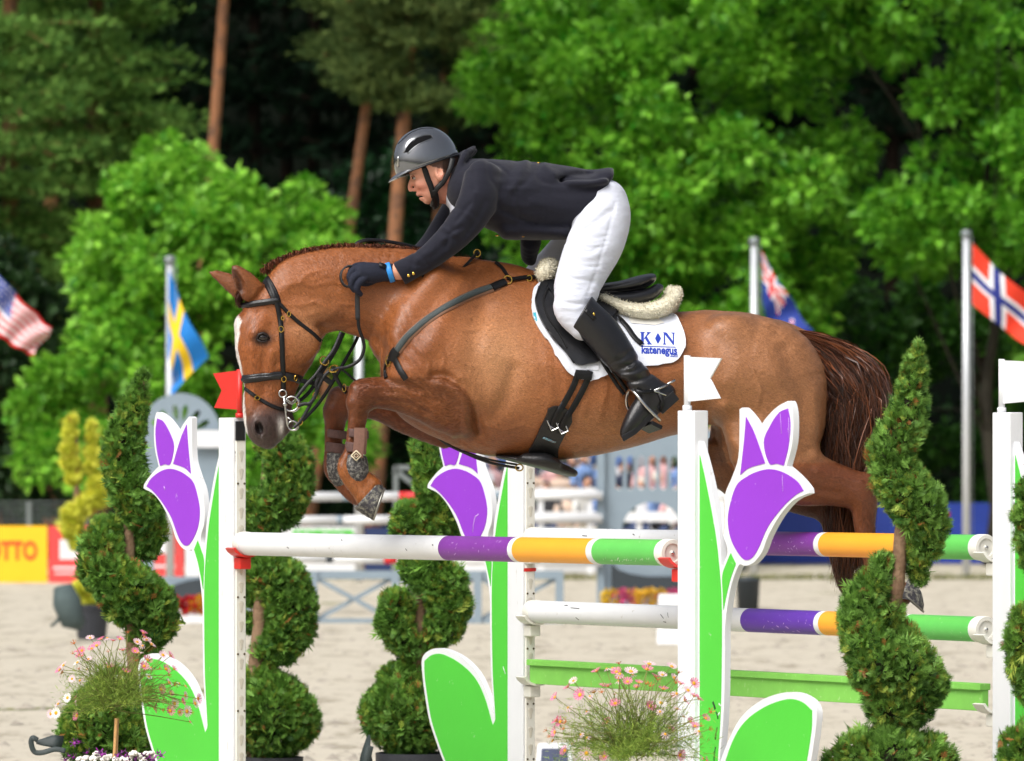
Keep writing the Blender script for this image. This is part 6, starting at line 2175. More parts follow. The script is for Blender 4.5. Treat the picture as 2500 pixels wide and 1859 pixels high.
# saddle
SAD = thing('saddle', 'black leather jumping saddle on the white pad', 'saddle', H3(1440, 2200))
flap_px = catmull([(1322, 688), (1306, 712), (1301, 738), (1308, 765), (1326, 804), (1350, 838), (1377, 864), (1395, 888), (1412, 897), (1455, 892), (1476, 870), (1500, 815),
                   (1510, 774), (1508, 735), (1480, 706), (1400, 694)], 4, True)
flap_me = drape('saddle_flap', flap_px, [BV, BVP], 4.0, 7.0, m_leather_g, 8.0, True, smooth_y=3)
part_loose('flap', flap_me, SAD)
BVF = bvh_of(flap_me)
sf = Field((1300, 620, -150), (1640, 800, 150), 3.0)
sf.chain([(1338, 690, 0, 18, 46), (1390, 708, 0, 18, 62), (1450, 710, 0, 15, 80), (1510, 704, 0, 15, 92), (1556, 694, 0, 18, 92), (1584, 683, 0, 14, 82), (1594, 678, 0, 9, 66)], k=0)
sf.relief([(1480, 700), (1560, 686)], 14, 2)
for sd in (-1, 1):
    sf.chain([(1470, 728, sd * 60, 16, 32), (1530, 731, sd * 64, 17, 34), (1580, 722, sd * 56, 16, 32), (1602, 708, sd * 34, 12, 26)], k=5)
seat_me, _ = field_mesh('saddle_seat', sf, m_leather_g, 2)
seat = part('seat', seat_me, SAD)
BVS = bvh_of(seat_me)
wl = MB(); strap(wl, BVS, [(1508, 712), (1550, 706), (1585, 694), (1597, 684)], 4, 2.0, 0)
part('welt', wl.mesh('seat_welt', m_leather), seat)
jf = drape('saddle_skirt', catmull([(1330, 694), (1400, 716), (1470, 716), (1508, 728), (1506, 770), (1470, 790), (1420, 770), (1360, 740)], 4, True), [BVF, BVS], 2.0, 5.0, m_leather_g, 8.0, True, smooth_y=3)
part_loose('skirt', jf, SAD)
ed = MB()
strap(ed, BVF, [(1316, 700), (1308, 735), (1322, 780), (1350, 822), (1385, 862), (1402, 886)], 4, 2.5, 0)
strap(ed, BVF, [(1340, 700), (1326, 735), (1338, 776), (1366, 816), (1384, 850)], 5, 5, 0)
part_loose('knee_roll', ed.mesh('knee_roll_edge', m_leather), SAD)
kp = MB(); print_polys([[(1402, 893), (1404, 903), (1462, 904), (1462, 893)]], [BVF, BVP, BV], kp, 2)
part('girth_keeper', kp.mesh('girth_keeper', m_padw, None), SAD)
lm = MB()
strap(lm, [BVF, BVP, BV], [(1506, 774), (1530, 800), (1548, 826), (1566, 842)], 14, 3, 3)
part('leather_end', lm.mesh('stirrup_leather_end', m_leather), SAD)
lm = MB()
lb = [BVF, BVP, BV]
strap(lm, lb, [(1458, 868), (1480, 902), (1503, 936), (1522, 962)], 9, 3, 4)
strap(lm, lb, [(1470, 866), (1490, 898), (1512, 930), (1530, 956)], 9, 3, 8)
part_loose('stirrup_leather', lm.mesh('stirrup_leather', m_leather), SAD)

# girth with stud guard
GIR = thing('girth', 'black stud guard girth buckled round the belly, spattered with sand', 'girth', H3(1330, 2200))
m_girth = mat('girth_leather', srgb(26, 26, 28), rough=0.42, var=0.2, vscale=40, bump=0.2, bscale=150, dirt=(srgb(190, 186, 150), 110.0, 0.69))
gup = [(1337, 990), (1361, 986), (1387, 994), (1400, 1014), (1397, 1032), (1384, 1056), (1373, 1078), (1364, 1100), (1366, 1112), (1300, 1112), (1284, 1100), (1297, 1078), (1318, 1036), (1330, 1006)]
g_me = drape('girth_panel', catmull(gup, 4, True), BV, 3.0, 8.0, m_girth, 8.0, True, smooth_y=3)
part_loose('panel', g_me, GIR)
BVG = bvh_of(g_me)
gf = Field((1190, 1060, -180), (1430, 1190, 180), 3.6)
gf.chain([(1212, 1114, 0, 4, 52), (1255, 1120, 0, 9, 88), (1318, 1131, 0, 14, 112), (1370, 1146, 0, 14, 92), (1402, 1156, 0, 9, 56)], k=0)
for sd in (-1, 1):
    gf.chain([(1290, 1118, sd * 70, 12, 34), (1330, 1122, sd * 84, 16, 34), (1356, 1130, sd * 80, 10, 30)], k=16)
gb_me, _ = field_mesh('girth_stud_guard', gf, m_girth, 2)
part('stud_guard', gb_me, GIR)
gs = MB()
strap(gs, [BVF, BVP, BV, BVG], [(1413, 905), (1402, 935), (1384, 972), (1358, 1016), (1346, 1050)], 15, 3, 3)
strap(gs, [BVF, BVP, BV, BVG], [(1440, 907), (1428, 940), (1408, 978), (1380, 1024), (1366, 1056)], 15, 3, 3)
strap(gs, [BVF, BVP, BV], [(1404, 914), (1444, 918)], 22, 3, 3)
part_loose('girth_strap', gs.mesh('girth_straps', m_leather), GIR)
for (u, v) in ((1349, 1034), (1373, 1042)):
    h = shoot(BVG, u, v); bmb = MB()
    p = h[0] + h[1] * (5 / S); t = Vector((0.42, 0, -0.9)); b_ = Vector((0.9, 0, 0.42))
    q = [p + b_ * sx * 9 / S + t * sy * 13 / S for sx, sy in ((-1, -1), (1, -1), (1, 1), (-1, 1))]
    for a, c in zip(q, q[1:] + q[:1]): bmb.tube([a, c], 1.5 / S, 6)
    bmb.tube([p - b_ * 9 / S, p + t * 13 / S], 1.2 / S, 6)
    part_loose('buckle', bmb.mesh('girth_buckle', m_steel), GIR)
bl = MB(); strap(bl, BVG, [(1326, 1068), (1340, 1074), (1356, 1080)], 6, 1.5, 1)
part('badge_strip', bl.mesh('girth_badge', mat('badge_strip', srgb(120, 60, 50), rough=0.5, color2=srgb(110, 190, 210), vscale=240)), GIR)

# breastplate
BRE = thing('breastplate', 'dark breastplate with brown edges across the shoulder of the horse', 'breastplate', H3(1050, 2200))
b1 = MB(); strap(b1, BV, [(1215, 699), (1154, 719), (1103, 744), (1053, 775), (1016, 804), (987, 833), (966, 862)], 22, 3.0, 0.5, far=True)
part_loose('shoulder_strap', b1.mesh('breastplate_backing', mat('brown_leather', srgb(112, 78, 56), rough=0.5, var=0.2, vscale=50)), BRE)
b1 = MB(); strap(b1, BV, [(1214, 697), (1154, 717), (1103, 742), (1053, 773), (1016, 802), (986, 831), (967, 860)], 15, 5.0, 0.5, far=True)
part_loose('shoulder_strap', b1.mesh('breastplate_elastic', mat('slate_elastic', srgb(58, 66, 66), rough=0.6, var=0.15, vscale=120, bump=0.3, bscale=400)), BRE)
b1 = MB()
strap(b1, BV, [(1200, 704), (1215, 697), (1233, 690)], [20, 22, 22][0], 7, 1)
strap(b1, BV, [(1243, 687), (1275, 682), (1305, 680), (1346, 676)], 11, 5, 4)
strap(b1, BV, [(1209, 644), (1224, 655), (1236, 672), (1242, 686)], 8, 5, 2, wrap=False, far=True)
strap(b1, BV, [(970, 856), (960, 868), (958, 880)], 24, 6, 1, far=True)
strap(b1, BV, [(964, 872), (975, 900), (992, 926)], 15, 4, 2)
strap(b1, BV, [(962, 874), (948, 884), (942, 900), (944, 925)], 10, 4, 2)
part_loose('strap', b1.mesh('breastplate_straps', m_leather), BRE)
b1 = MB()
free_strap(b1, [(1030, 1020, 30), (1060, 1058, 10), (1090, 1083, 0), (1128, 1102, 0), (1172, 1121, 0), (1212, 1133, 0), (1268, 1143, -10)], 9, 3, (0, -0.6, -0.8))
free_strap(b1, [(1120, 1098, -8), (1165, 1113, -12), (1205, 1124, -14), (1262, 1134, -18)], 6, 3, (0, -0.6, -0.8))
part_loose('belly_strap', b1.mesh('breastplate_belly_strap', m_leather), BRE)
b1 = MB()
h = shoot(BV, 1238, 688)
b1.ring(h[0] + h[1] * 6 / S, 10 / S, 1.8 / S, (0.2, -1, 0.3), 18, 6)
h = shoot(BV, 1345, 676)
for (u, v, rx, ry) in ((1292, 681, 6, 7), (950, 884, 5, 13), (1345, 677, 8, 5)):
    h = shoot([BV, BVF, BVP], u, v)
    if h: buckle(b1, u, v, (h[0].y - mid_y(h[0])) * S - 8, rx, ry, 1.6)
buckle(b1, 1268, 1142, -14, 9, 8, 1.8)
part_loose('ring', b1.mesh('breastplate_rings', m_gold), BRE)

# bridle
BRI = thing('bridle', 'black leather bridle with brass buckles on the head of the horse', 'bridle', H3(660, 2200))
x = MB(); strap(x, BV, [(691, 956), (691, 919), (689.5, 877), (688, 834), (685, 792), (679, 756), (671, 726), (659, 696), (646, 674), (637, 665)], 12, 5, 0.5, wrap=True)
strap(x, BV, [(676, 742), (668, 718), (656, 694), (643, 674), (636, 665)], 22, 4, 0.5, wrap=True)
part('headpiece', x.mesh('bridle_headpiece', m_leather), BRI)
x = MB(); strap(x, BV, [(681, 733), (650, 738), (622, 742), (598, 746), (583, 745)], 15, 5, 0.5, wrap=True)
strap(x, BV, [(681, 733), (650, 738), (622, 742), (598, 746), (583, 745)], 8, 8, 0.5, wrap=True)
part('browband', x.mesh('bridle_browband', m_leather_g), BRI)
x = MB(); strap(x, BV, [(677, 737), (690, 750), (705, 766), (734, 792), (764, 815), (781, 832)], 9, 4, 0.5, far=True)
part_loose('throat_lash', x.mesh('bridle_throat_lash', m_leather), BRI)
x = MB(); strap(x, BV, [(738, 930), (717, 922), (683, 917), (640, 921), (610, 925), (597, 926)], 20, 5, 0.5, wrap=True)
strap(x, BV, [(690, 916), (640, 921), (610, 925), (597, 926)], 10, 8.5, 0.5, wrap=True)
part('noseband', x.mesh('bridle_noseband', m_leather_g), BRI)
x = MB(); strap(x, BV, [(697, 1001), (686, 1000), (658, 989), (626, 970), (600, 950)], 9, 4, 0.5, wrap=True)
free_strap(x, [(735, 930, -36), (752, 934, -34), (776, 938, -30)], 11, 3)
part_loose('flash_strap', x.mesh('bridle_flash_strap', m_leather), BRI)
x = MB()
for (u, v, rx, ry) in ((685, 806, 5.5, 7), (691, 925, 5.5, 7), (627, 972, 6, 5), (705, 768, 4, 6), (690, 778, 3.5, 4.5), (718, 922, 4, 7)):
    h = shoot(BV, u, v)
    if h: x.ring(h[0] + h[1] * 6.5 / S, 1 / S, 1.5 / S, h[1], 14, 6, rx, ry, xdir=(1, 0, 0))
part_loose('buckle', x.mesh('bridle_buckles', m_gold), BRI)
# bit: snaffle ring, shank and curb ring on the near side (mirrored on the far side)
x = MB()
for sd in (-1, 1):
    w0 = sd * 44
    x.ring(H3(692, 962, w0), 9 / S, 2.0 / S, (0, 1, 0), 18, 6)
    x.ring(H3(713, 987, w0), 18 / S, 2.4 / S, (0, 1, 0), 24, 6, 1.0, 0.95)
    x.ring(H3(716, 1040, w0), 11 / S, 2.0 / S, (0, 1, 0), 18, 6)
    x.tube([H3(694, 968, w0), H3(698, 990, w0), H3(700, 1015, w0), H3(704, 1042, w0)], [3 / S, 3.6 / S, 3 / S, 2.6 / S], 8)
    x.ball(H3(697, 988, w0), 6 / S)
    x.tube([H3(704, 1020, w0), H3(712, 1026, w0), H3(716, 1031, w0)], 2.2 / S, 6)
x.tube([H3(697, 988, -44), H3(697, 988, 44)], 4 / S, 8)
part('bit', x.mesh('bridle_bit', m_steel), BRI)
x = MB()
for i in range(9):
    a = i / 8
    x.ring(H3(703 + 22 * a, 978 + 10 * math.sin(a * 3.1) - 6 * a, -48 + 30 * a), 3.2 / S, 1.1 / S, (0.3 if i % 2 else -0.5, 1, 0.5), 10, 5)
part('curb_chain', x.mesh('bridle_curb_chain', m_steel), BRI)
# reins
m_rein = mat('rubber_rein', srgb(36, 37, 40), rough=0.55, var=0.25, vscale=200, bump=0.4, bscale=420)
x = MB()
free_strap(x, [(876, 694, -104), (875, 740, -92), (876, 783, -84)], 12, 4)
part_loose('rein', x.mesh('rein_grip', m_rein), BRI)
x = MB()
free_strap(x, [(876, 780, -85), (879, 805, -82), (887, 828, -78), (891, 852, -76), (880, 880, -74), (852, 897, -70), (820, 903, -66), (797, 916, -62), (781, 944, -58), (768, 972, -54), (752, 1002, -50), (735, 1030, -47), (719, 1045, -45)], 8, 3)
free_strap(x, [(834, 812, -30), (815, 856, -36), (793, 886, -40), (772, 917, -44), (752, 938, -45), (736, 958, -46), (726, 972, -46)], 9, 3)
free_strap(x, [(783, 918, -60), (774, 938, -57), (775, 960, -56), (760, 985, -54), (744, 987, -50), (728, 992, -47)], 9, 3)
free_strap(x, [(838, 812, 30), (818, 856, 36), (790, 900, 44), (755, 955, 46), (722, 985, 45)], 9, 3)
free_strap(x, [(905, 690, 95), (880, 800, 80), (840, 880, 70), (780, 980, 50), (719, 1045, 45)], 8, 3)
free_strap(x, [(812, 899, -66), (838, 905, -66), (862, 925, -60), (880, 940, -55)], 5, 2.5)
free_strap(x, [(776, 915, -60), (790, 922, -60), (812, 938, -58)], 13, 3)
part_loose('rein', x.mesh('rein_leather', m_leather), BRI)
x = MB()
free_strap(x, [(1030, 678, -100), (1060, 679, -96), (1090, 675, -82), (1124, 662, -60), (1150, 636, -30), (1164, 618, -8)], 7, 3, (0, -0.8, 0.6))
free_strap(x, [(863, 612, 20), (866, 601, 18), (880, 590, 22), (908, 586, 30), (962, 592, 44), (1027, 607, 64), (1060, 625, 80)], 11, 3.5, (0.1, -0.75, 0.65))
free_strap(x, [(1164, 618, -8), (1172, 632, 4), (1168, 645, 14)], 10, 3, (0, -0.8, 0.6))
part_loose('rein', x.mesh('rein_slack', m_leather), BRI)
x = MB()
free_strap(x, [(812, 905, -66), (822, 922, -62), (834, 944, -58), (846, 960, -50)], 9, 3.5)
part('martingale_strap', x.mesh('martingale_strap', m_leather), BRI)
x = MB()
x.ring(H3(793, 882, -42), 11 / S, 2 / S, (0.5, -1, 0.4), 18, 6)
x.ring(H3(817, 902, -67), 13 / S, 2 / S, (0.1, -0.7, 0.7), 18, 6, 1.0, 0.75)
buckle(x, 1165, 619, -12, 8, 9, 1.7)
buckle(x, 771, 967, -56, 5, 8, 1.5); buckle(x, 735, 1030, -48, 5, 8, 1.5); buckle(x, 842, 948, -60, 4, 9, 1.4); buckle(x, 730, 990, -48, 4, 7, 1.4)
part_loose('ring', x.mesh('rein_rings', m_gold), BRI)

# tendon boots on the forelegs
m_boot = mat('tendon_boot_shell', srgb(54, 52, 54), rough=0.6, var=0.3, vscale=40, bump=0.4, bscale=110, dirt=(srgb(150, 148, 140), 70.0, 0.47, 0.2))
m_bstrap = mat('brown_velcro', srgb(90, 66, 62), rough=0.8, var=0.22, vscale=60, bump=0.3, bscale=200, dirt=(srgb(74, 60, 60), 40.0, 0.6))
m_bpanel = mat('brown_elastic', srgb(122, 88, 74), rough=0.8, var=0.15, vscale=80, bump=0.3, bscale=200)
for nm, w0, dx, lab in (('near', -86, 0, 'brown and black tendon boot with a badge on the nearer foreleg'), ('far', 92, -54, 'muddy black tendon boot on the farther foreleg')):
    T = thing('tendon_boot', lab, 'tendon boot', H3(862 + dx, 2200), 'tendon boots on the forelegs')
    tf = Field((780, 1000, w0 - 45), (940, 1200, w0 + 45), 2.4)
    if dx == 0:
        axis = [(878, 1030), (872, 1070), (866, 1110), (866, 1140), (872, 1160)]
    else:
        axis = [(816, 1034), (814, 1070), (812, 1110), (816, 1145), (824, 1168)]
    rr = [21, 23, 25, 30, 25]
    tf.chain([(axis[i][0] + 6, axis[i][1], w0 - 2, rr[i], rr[i] + 1) for i in range(5)], k=0)
    tf.cut((0, 1024, 0), (0.1, -1, 0), 4)
    if dx == 0: tf.cut((846, 1140, 0), (-1, 0.35, 0), 4)
    tme, _ = field_mesh('tendon_boot_shell', tf, m_boot, 2)
    part('shell', tme, T)
    BT = bvh_of(tme)
    for (ya, wd) in ((1060, 20), (1094, 24)):
        sm = MB()
        c = axis[1] if ya < 1080 else axis[2]
        pts, nr = [], []
        for q in range(25):
            a = 2 * math.pi * q / 24
            n_ = Vector((math.cos(a), math.sin(a), 0))
            pts.append(H3(c[0] + 5 + (rr[1] + 1) * math.cos(a), ya + 3 * math.cos(a), w0 - 2 + (rr[1] + 2) * math.sin(a))); nr.append(n_)
        sm.ribbon(pts, nr, wd / S, 1.6 / S)
        part_loose('strap', sm.mesh('tendon_boot_strap', m_bstrap), T)
    if dx == 0:
        pm = MB()
        pm.ribbon([H3(881, 1046, w0 - 28), H3(880, 1080, w0 - 31), H3(876, 1118, w0 - 31)], [Vector((0.15, -1, 0))] * 3, 26 / S, 2 / S)
        pm.ribbon([H3(893, 1046, w0 - 24), H3(892, 1080, w0 - 26), H3(889, 1110, w0 - 26)], [Vector((0.5, -1, 0))] * 3, 14 / S, 3 / S)
        part_loose('panel', pm.mesh('tendon_boot_panel', m_bpanel), T)
        lg = MB()
        c = H3(873, 1113, w0 - 36)
        dia = [c + Vector((sx * 12 / S, 0, sz * 12 / S)) for sx, sz in ((-1, 0), (0, 1), (1, 0), (0, -1))]
        for a, b_ in zip(dia, dia[1:] + dia[:1]): lg.tube([a, b_], 1.8 / S, 6)
        dia = [c + Vector((sx * 6 / S, 0, sz * 5 / S)) for sx, sz in ((-1, 0), (0, 1), (1, 0), (0, -1))]
        for a, b_ in zip(dia, dia[1:] + dia[:1]): lg.tube([a, b_], 0.9 / S, 5)
        part('badge', lg.mesh('tendon_boot_badge', mat('cream_badge', srgb(214, 200, 170), rough=0.5, var=0.1)), T)
# ------------------------------------------------------------------ the rider
RID = thing('person', 'rider in grey helmet, navy jacket and white breeches folded over the horse', 'person', H3(1440, 2200))
m_skin = mat('skin', srgb(214, 150, 128), rough=0.5, attr='skin', var=0.06, vscale=60, bump=0.12, bscale=300, spec=0.35)
m_jack = mat('navy_jacket_cloth', srgb(22, 23, 36), rough=0.82, var=0.10, vscale=90, bump=0.5, bscale=11, stretch=(0.8, 0.8, 1.6), sheen=0.15, spec=0.25)
m_bree = mat('white_breeches_cloth', srgb(208, 212, 224), rough=0.8, var=0.03, vscale=30, sheen=0.1, spec=0.25, bump=0.55, bscale=13, stretch=(0.7, 0.7, 2.6))
m_rboot = mat('riding_boot_leather', srgb(27, 27, 30), rough=0.3, var=0.2, vscale=30, bump=0.12, bscale=140, spec=0.5, dirt=(srgb(178, 172, 150), 95.0, 0.70))
m_glove = mat('navy_glove_mesh', srgb(32, 36, 52), rough=0.7, var=0.2, vscale=120, bump=0.5, bscale=420, spec=0.3)

# body: head, neck, trunk, arms and legs in one skin
bf = Field((840, 296, -250), (1640, 1070, 250), 2.8)
bf.ell((1060, 398, 0), (62, 64, 54), k=0)
bf.ell((1050, 434, 0), (44, 50, 41), k=12)
bf.ell((1057, 468, 0), (32, 27, 34), k=10)
bf.ell((1044, 489, 0), (12, 10, 15), k=9)
bf.chain([(1010, 432, 0, 6, 5.5), (1004, 446, 0, 6.5, 6.5), (1001, 457, 0, 6, 7), (1002.5, 464, 0, 5.4, 7)], k=3.5)
bf.chain([(1006, 427, 0, 5, 24), (1007, 424, 0, 6, 28)], k=6)
bf.chain([(1021, 474, 0, 5.5, 14), (1022, 478, 0, 4.5, 14)], k=3.5)
bf.chain([(1028, 484, 0, 5, 13), (1030, 486, 0, 5, 12)], k=3.5)
for sd in (-1, 1):
    bf.ell((1034, 450, sd * 28), (19, 12, 12), k=10)
    bf.ell((1011, 464, sd * 7), (6, 4.5, 4.5), k=3)
    bf.ell((1008, 436, sd * 20), (8, 5.5, 9), k=4, op='sub')
    bf.ell((1024, 466, sd * 20), (3, 10, 6), k=5, op='sub', rot=24)
    bf.ell((1074, 426, sd * 50), (12, 21, 9), k=3, rot=-14)
    bf.ell((1073, 421, sd * 58), (6, 11, 7), k=3, op='sub', rot=-14)
bf.ell((1030, 480.5, 0), (10, 1.5, 17), k=2.5, op='sub')
bf.chain([(1072, 450, 0, 38, 38), (1095, 462, 0, 38, 40), (1128, 452, 0, 42, 46)], k=14)
bf.chain([(1156, 462, 0, 52, 84), (1210, 475, 0, 70, 104), (1290, 488, 0, 74, 100), (1380, 497, 0, 60, 84), (1440, 508, 0, 52, 76)], k=14)
for sd in (-1, 1):
    f_ = 0 if sd < 0 else 1
    bf.chain([(1178, 452, sd * 96, 32, 32), (1166, 490, sd * 110, 32, 30), (1118, 568, sd * 118, 27, 26), (1062, 620, sd * 110, 23, 22), (1018, 648, sd * 101, 22, 21), (985, 665, sd * 97, 21, 20), (955, 668, sd * 95, 19, 21), (915, 672, sd * 93, 22, 24)], k=12)
    bf.chain([(1466, 520, sd * 56, 44, 50), (1450 - 36 * f_, 600, sd * 105, 48, 42), (1410 - 60 * f_, 695, sd * 158, 40, 34), (1400 - 85 * f_, 752, sd * 184, 32, 28), (1466 - 92 * f_, 818, sd * 210, 32, 30), (1530 - 92 * f_, 897, sd * 216, 20, 20), (1578 - 92 * f_, 956, sd * 217, 18, 18), (1562 - 92 * f_, 1004, sd * 217, 18, 19), (1540 - 92 * f_, 1034, sd * 217, 14, 16)], k=8)
body_me, BP = field_mesh('rider_body', bf, m_skin, 1)
sk = np.tile(np.array(srgb(236, 172, 146)), (len(BP), 1))
def mx(c, m): sk[:] = sk * (1 - m[:, None]) + np.array(srgb(*c)) * m[:, None]
u_, v_, w_ = BP.T
mx((224, 122, 106), 0.38 * np.exp(-((u_ - 1030) / 20) ** 2 - ((v_ - 460) / 15) ** 2))
mx((214, 124, 104), 0.4 * np.exp(-((u_ - 1001) / 10) ** 2 - ((v_ - 464) / 9) ** 2))
mx((176, 92, 82), 0.6 * np.exp(-((u_ - 1020) / 9) ** 2 - ((v_ - 480) / 6) ** 2))
mx((190, 108, 88), 0.5 * smoothstep(1062, 1085, u_) * (v_ > 430) * (u_ < 1200))
mx((96, 74, 60), 0.75 * np.exp(-((u_ - 1007) / 10) ** 2 - ((v_ - 427) / 2.6) ** 2) * (np.abs(w_) > 7))
mx((58, 44, 38), 0.85 * ((u_ > 1050) & (u_ < 1140) & (v_ < 408 + (u_ - 1050) * 0.25)))
mx((60, 46, 40), 0.8 * ((u_ > 1082) & (u_ < 1150) & (v_ < 425)))
set_colors(body_me, 'skin', sk)
part('body', body_me, RID)
for sd in (-1, 1):
    e = part('eye', MB().ball(H3(1012.5, 436, sd * 17), (5.5 / S, 6 / S, 4.2 / S)).mesh('rider_eye', mat('eye_white', srgb(210, 202, 196), rough=0.2, var=0.05)), RID)
    part('iris', MB().ball(H3(1008.5, 436.3, sd * 18.5), (2.4 / S, 2.6 / S, 2.8 / S)).mesh('rider_iris', mat('iris_brown', srgb(50, 36, 28), rough=0.1, var=0.1)), e)
    lid = MB().tube([H3(1005, 432.5, sd * 15), H3(1009, 431, sd * 21), H3(1016, 432, sd * 24), H3(1020, 435.5, sd * 24)], [1.6 / S, 2.2 / S, 2 / S, 1.2 / S], 6)
    part('eyelid', lid.mesh('rider_eyelid', mat('eyelid_skin', srgb(170, 108, 90), rough=0.6, var=0.1)), RID)

# breeches
pf = Field((1240, 400, -250), (1560, 840, 250), 3.4)
pf.chain([(1370, 496, 0, 66, 96), (1420, 502, 0, 74, 104), (1456, 510, 0, 72, 106), (1478, 520, 0, 54, 98)], k=0)
pf.chain([(1478, 498, -46, 50, 62), (1474, 540, -74, 62, 62), (1450, 602, -108, 68, 58), (1428, 650, -135, 63, 53), (1408, 700, -160, 56, 47), (1398, 740, -180, 50, 43), (1399, 766, -188, 45, 40), (1424, 800, -198, 38, 36)], k=26)
pf.chain([(1474, 498, 46, 50, 62), (1450, 545, 74, 62, 62), (1410, 600, 108, 62, 56), (1366, 640, 135, 54, 50), (1328, 672, 160, 48, 44), (1310, 700, 180, 46, 42), (1316, 740, 192, 40, 38), (1340, 775, 198, 36, 36)], k=26)
pf.relief([(1390, 600), (1440, 560), (1490, 520)], 6, -5)
pf.relief([(1500, 500), (1480, 580), (1455, 660), (1430, 730)], 2.5, -2.2, -1)
pf.relief([(1500, 470), (1520, 540), (1505, 600)], 18, 3)
rr_ = random.Random(3)
for i in range(16):                                # creases across the thigh and behind the knee
    v0 = 585 + i * 11.5
    c0 = np.interp(v0, [560, 650, 740, 780], [1460, 1427, 1398, 1402]); hw_ = rr_.uniform(16, 44)
    pf.relief([(c0 - hw_ + rr_.uniform(-12, 12), v0 - 3), (c0 + rr_.uniform(-8, 8), v0 + 4), (c0 + hw_, v0 + rr_.uniform(-8, 4))], rr_.uniform(2.0, 3.6), rr_.choice((-2.6, 2.0, -2.0)), -1)
part('breeches', field_mesh('rider_breeches', pf, m_bree, 1)[0], RID)

# jacket
jf_ = Field((940, 345, -200), (1500, 720, 200), 3.2)
jf_.chain([(1152, 462, 0, 74, 104), (1185, 468, 0, 80, 126), (1240, 482, 0, 90, 132), (1300, 489, 0, 94, 124), (1360, 492, 0, 89, 118), (1410, 494, 0, 83, 116), (1450, 498, 0, 78, 114), (1500, 505, 0, 74, 112)], k=0)
jf_.chain([(1440, 440, 0, 24, 80), (1480, 436, 0, 26, 86)], k=10)          # raised tail of the skirt
jf_.chain([(1240, 560, -30, 24, 60), (1330, 566, -34, 20, 60), (1390, 570, -60, 18, 50)], k=14)
# hollow of the skirt, then cut the hem
jf_.chain([(1474, 506, 0, 62, 100), (1530, 512, 0, 68, 106)], k=3, op='sub')
jf_.cut((1484, 452, 0), (140, 99, 0), 3)
jf_.chain([(1296, 588, 50, 26, 46), (1292, 622, 66, 20, 26), (1296, 634, 70, 13, 18)], k=10)
# shoulders and sleeves
jf_.chain([(1180, 440, -102, 46, 44), (1174, 478, -118, 49, 45), (1156, 520, -123, 46, 43), (1113, 576, -120, 39, 37), (1052, 630, -108, 31, 31), (1012, 654, -102, 29, 29), (985, 668, -99, 30, 29), (960, 682, -98, 30, 29)], k=8)
jf_.chain([(1165, 440, 104, 52, 46), (1140, 490, 120, 52, 46), (1098, 548, 120, 45, 42), (1056, 600, 110, 37, 36), (1012, 640, 102, 32, 31), (975, 668, 98, 31, 30)], k=12)
# collar, neck hole
jf_.chain([(1142, 376, 0, 9, 28), (1134, 386, -34, 10, 16), (1122, 425, -54, 11, 12), (1123, 470, -52, 11, 12), (1127, 512, -40, 11, 14), (1130, 545, -20, 10, 14)], k=6)
jf_.chain([(1142, 376, 0, 9, 28), (1130, 384, 34, 13, 18), (1116, 425, 54, 14, 14), (1112, 470, 52, 14, 13), (1110, 512, 30, 14, 16), (1108, 530, 0, 12, 16)], k=8)
jf_.chain([(1070, 440, 0, 40, 44), (1108, 448, 0, 40, 46), (1128, 446, 0, 34, 40)], k=4, op='sub')
jf_.cut((976, 672, 0), (-90, 142 - 90, 0)[0:2] + (0,), 2)
def J(path, sg, am, side=0, gain=1.35): jf_.relief(path, sg, am * gain, side)
rj = random.Random(8)
for i in range(9):                                   # folds across the sleeve, bunched at the elbow
    t = rj.uniform(0.15, 0.95); cx, cy = np.interp(t, [0, 0.5, 1], [1160, 1112, 1005]), np.interp(t, [0, 0.5, 1], [500, 576, 660])
    hw_ = np.interp(t, [0, 0.5, 1], [36, 30, 22]); a = rj.uniform(0.2, 1.1)
    J([(cx - hw_ * math.cos(a), cy - hw_ * math.sin(a)), (cx + 2, cy + rj.uniform(-5, 5)), (cx + hw_ * math.cos(a) * 0.8, cy + hw_ * math.sin(a) * 0.8)], rj.uniform(3.5, 6), rj.choice((-1.8, 1.6, -1.4)), -1)
for i in range(10):                                  # drag lines from the armpit and round the waist
    x0, y0 = rj.uniform(1210, 1250), rj.uniform(430, 540); L = rj.uniform(50, 110); a = rj.uniform(-0.15, 0.55)
    J([(x0, y0), (x0 + L * 0.5, y0 + L * 0.5 * math.sin(a) + rj.uniform(-6, 6)), (x0 + L, y0 + L * math.sin(a))], rj.uniform(4, 8), rj.choice((-1.6, 1.5, -1.2)), -1)
jf_.chain([(1370, 443, -94, 2, 12), (1402, 440, -97, 7, 16), (1436, 436, -100, 9, 18), (1456, 432, -100, 4, 14)], k=4, op='sub')
jf_.chain([(1366, 452, -96, 3, 10), (1425, 456, -104, 5, 10), (1478, 448, -98, 5, 14)], k=16)
# seams and folds
J([(1190, 392), (1196, 440), (1214, 470), (1216, 500)], 4, -1.8, -1)          # armhole
J([(1196, 400), (1230, 420), (1262, 470), (1268, 540)], 3, -1.6, -1)
J([(1262, 396), (1240, 440), (1250, 500)], 6, -2.5, -1)
J([(1285, 396), (1262, 450), (1240, 480)], 6, 2.5, -1)
J([(1300, 396), (1292, 440), (1262, 470)], 5, -2.5, -1)
J([(1316, 398), (1310, 430), (1330, 452), (1376, 456)], 5, -3, -1)
J([(1330, 410), (1370, 440), (1430, 452), (1470, 448)], 7, 4, -1)
J([(1368, 442), (1410, 432), (1446, 430)], 8, -9, -1)                        # open back vent
J([(1320, 470), (1390, 478), (1450, 470)], 9, -3, -1)
J([(1300, 505), (1360, 515), (1410, 520)], 10, 3, -1)
J([(1240, 520), (1300, 545), (1370, 560)], 8, -2.5, -1)
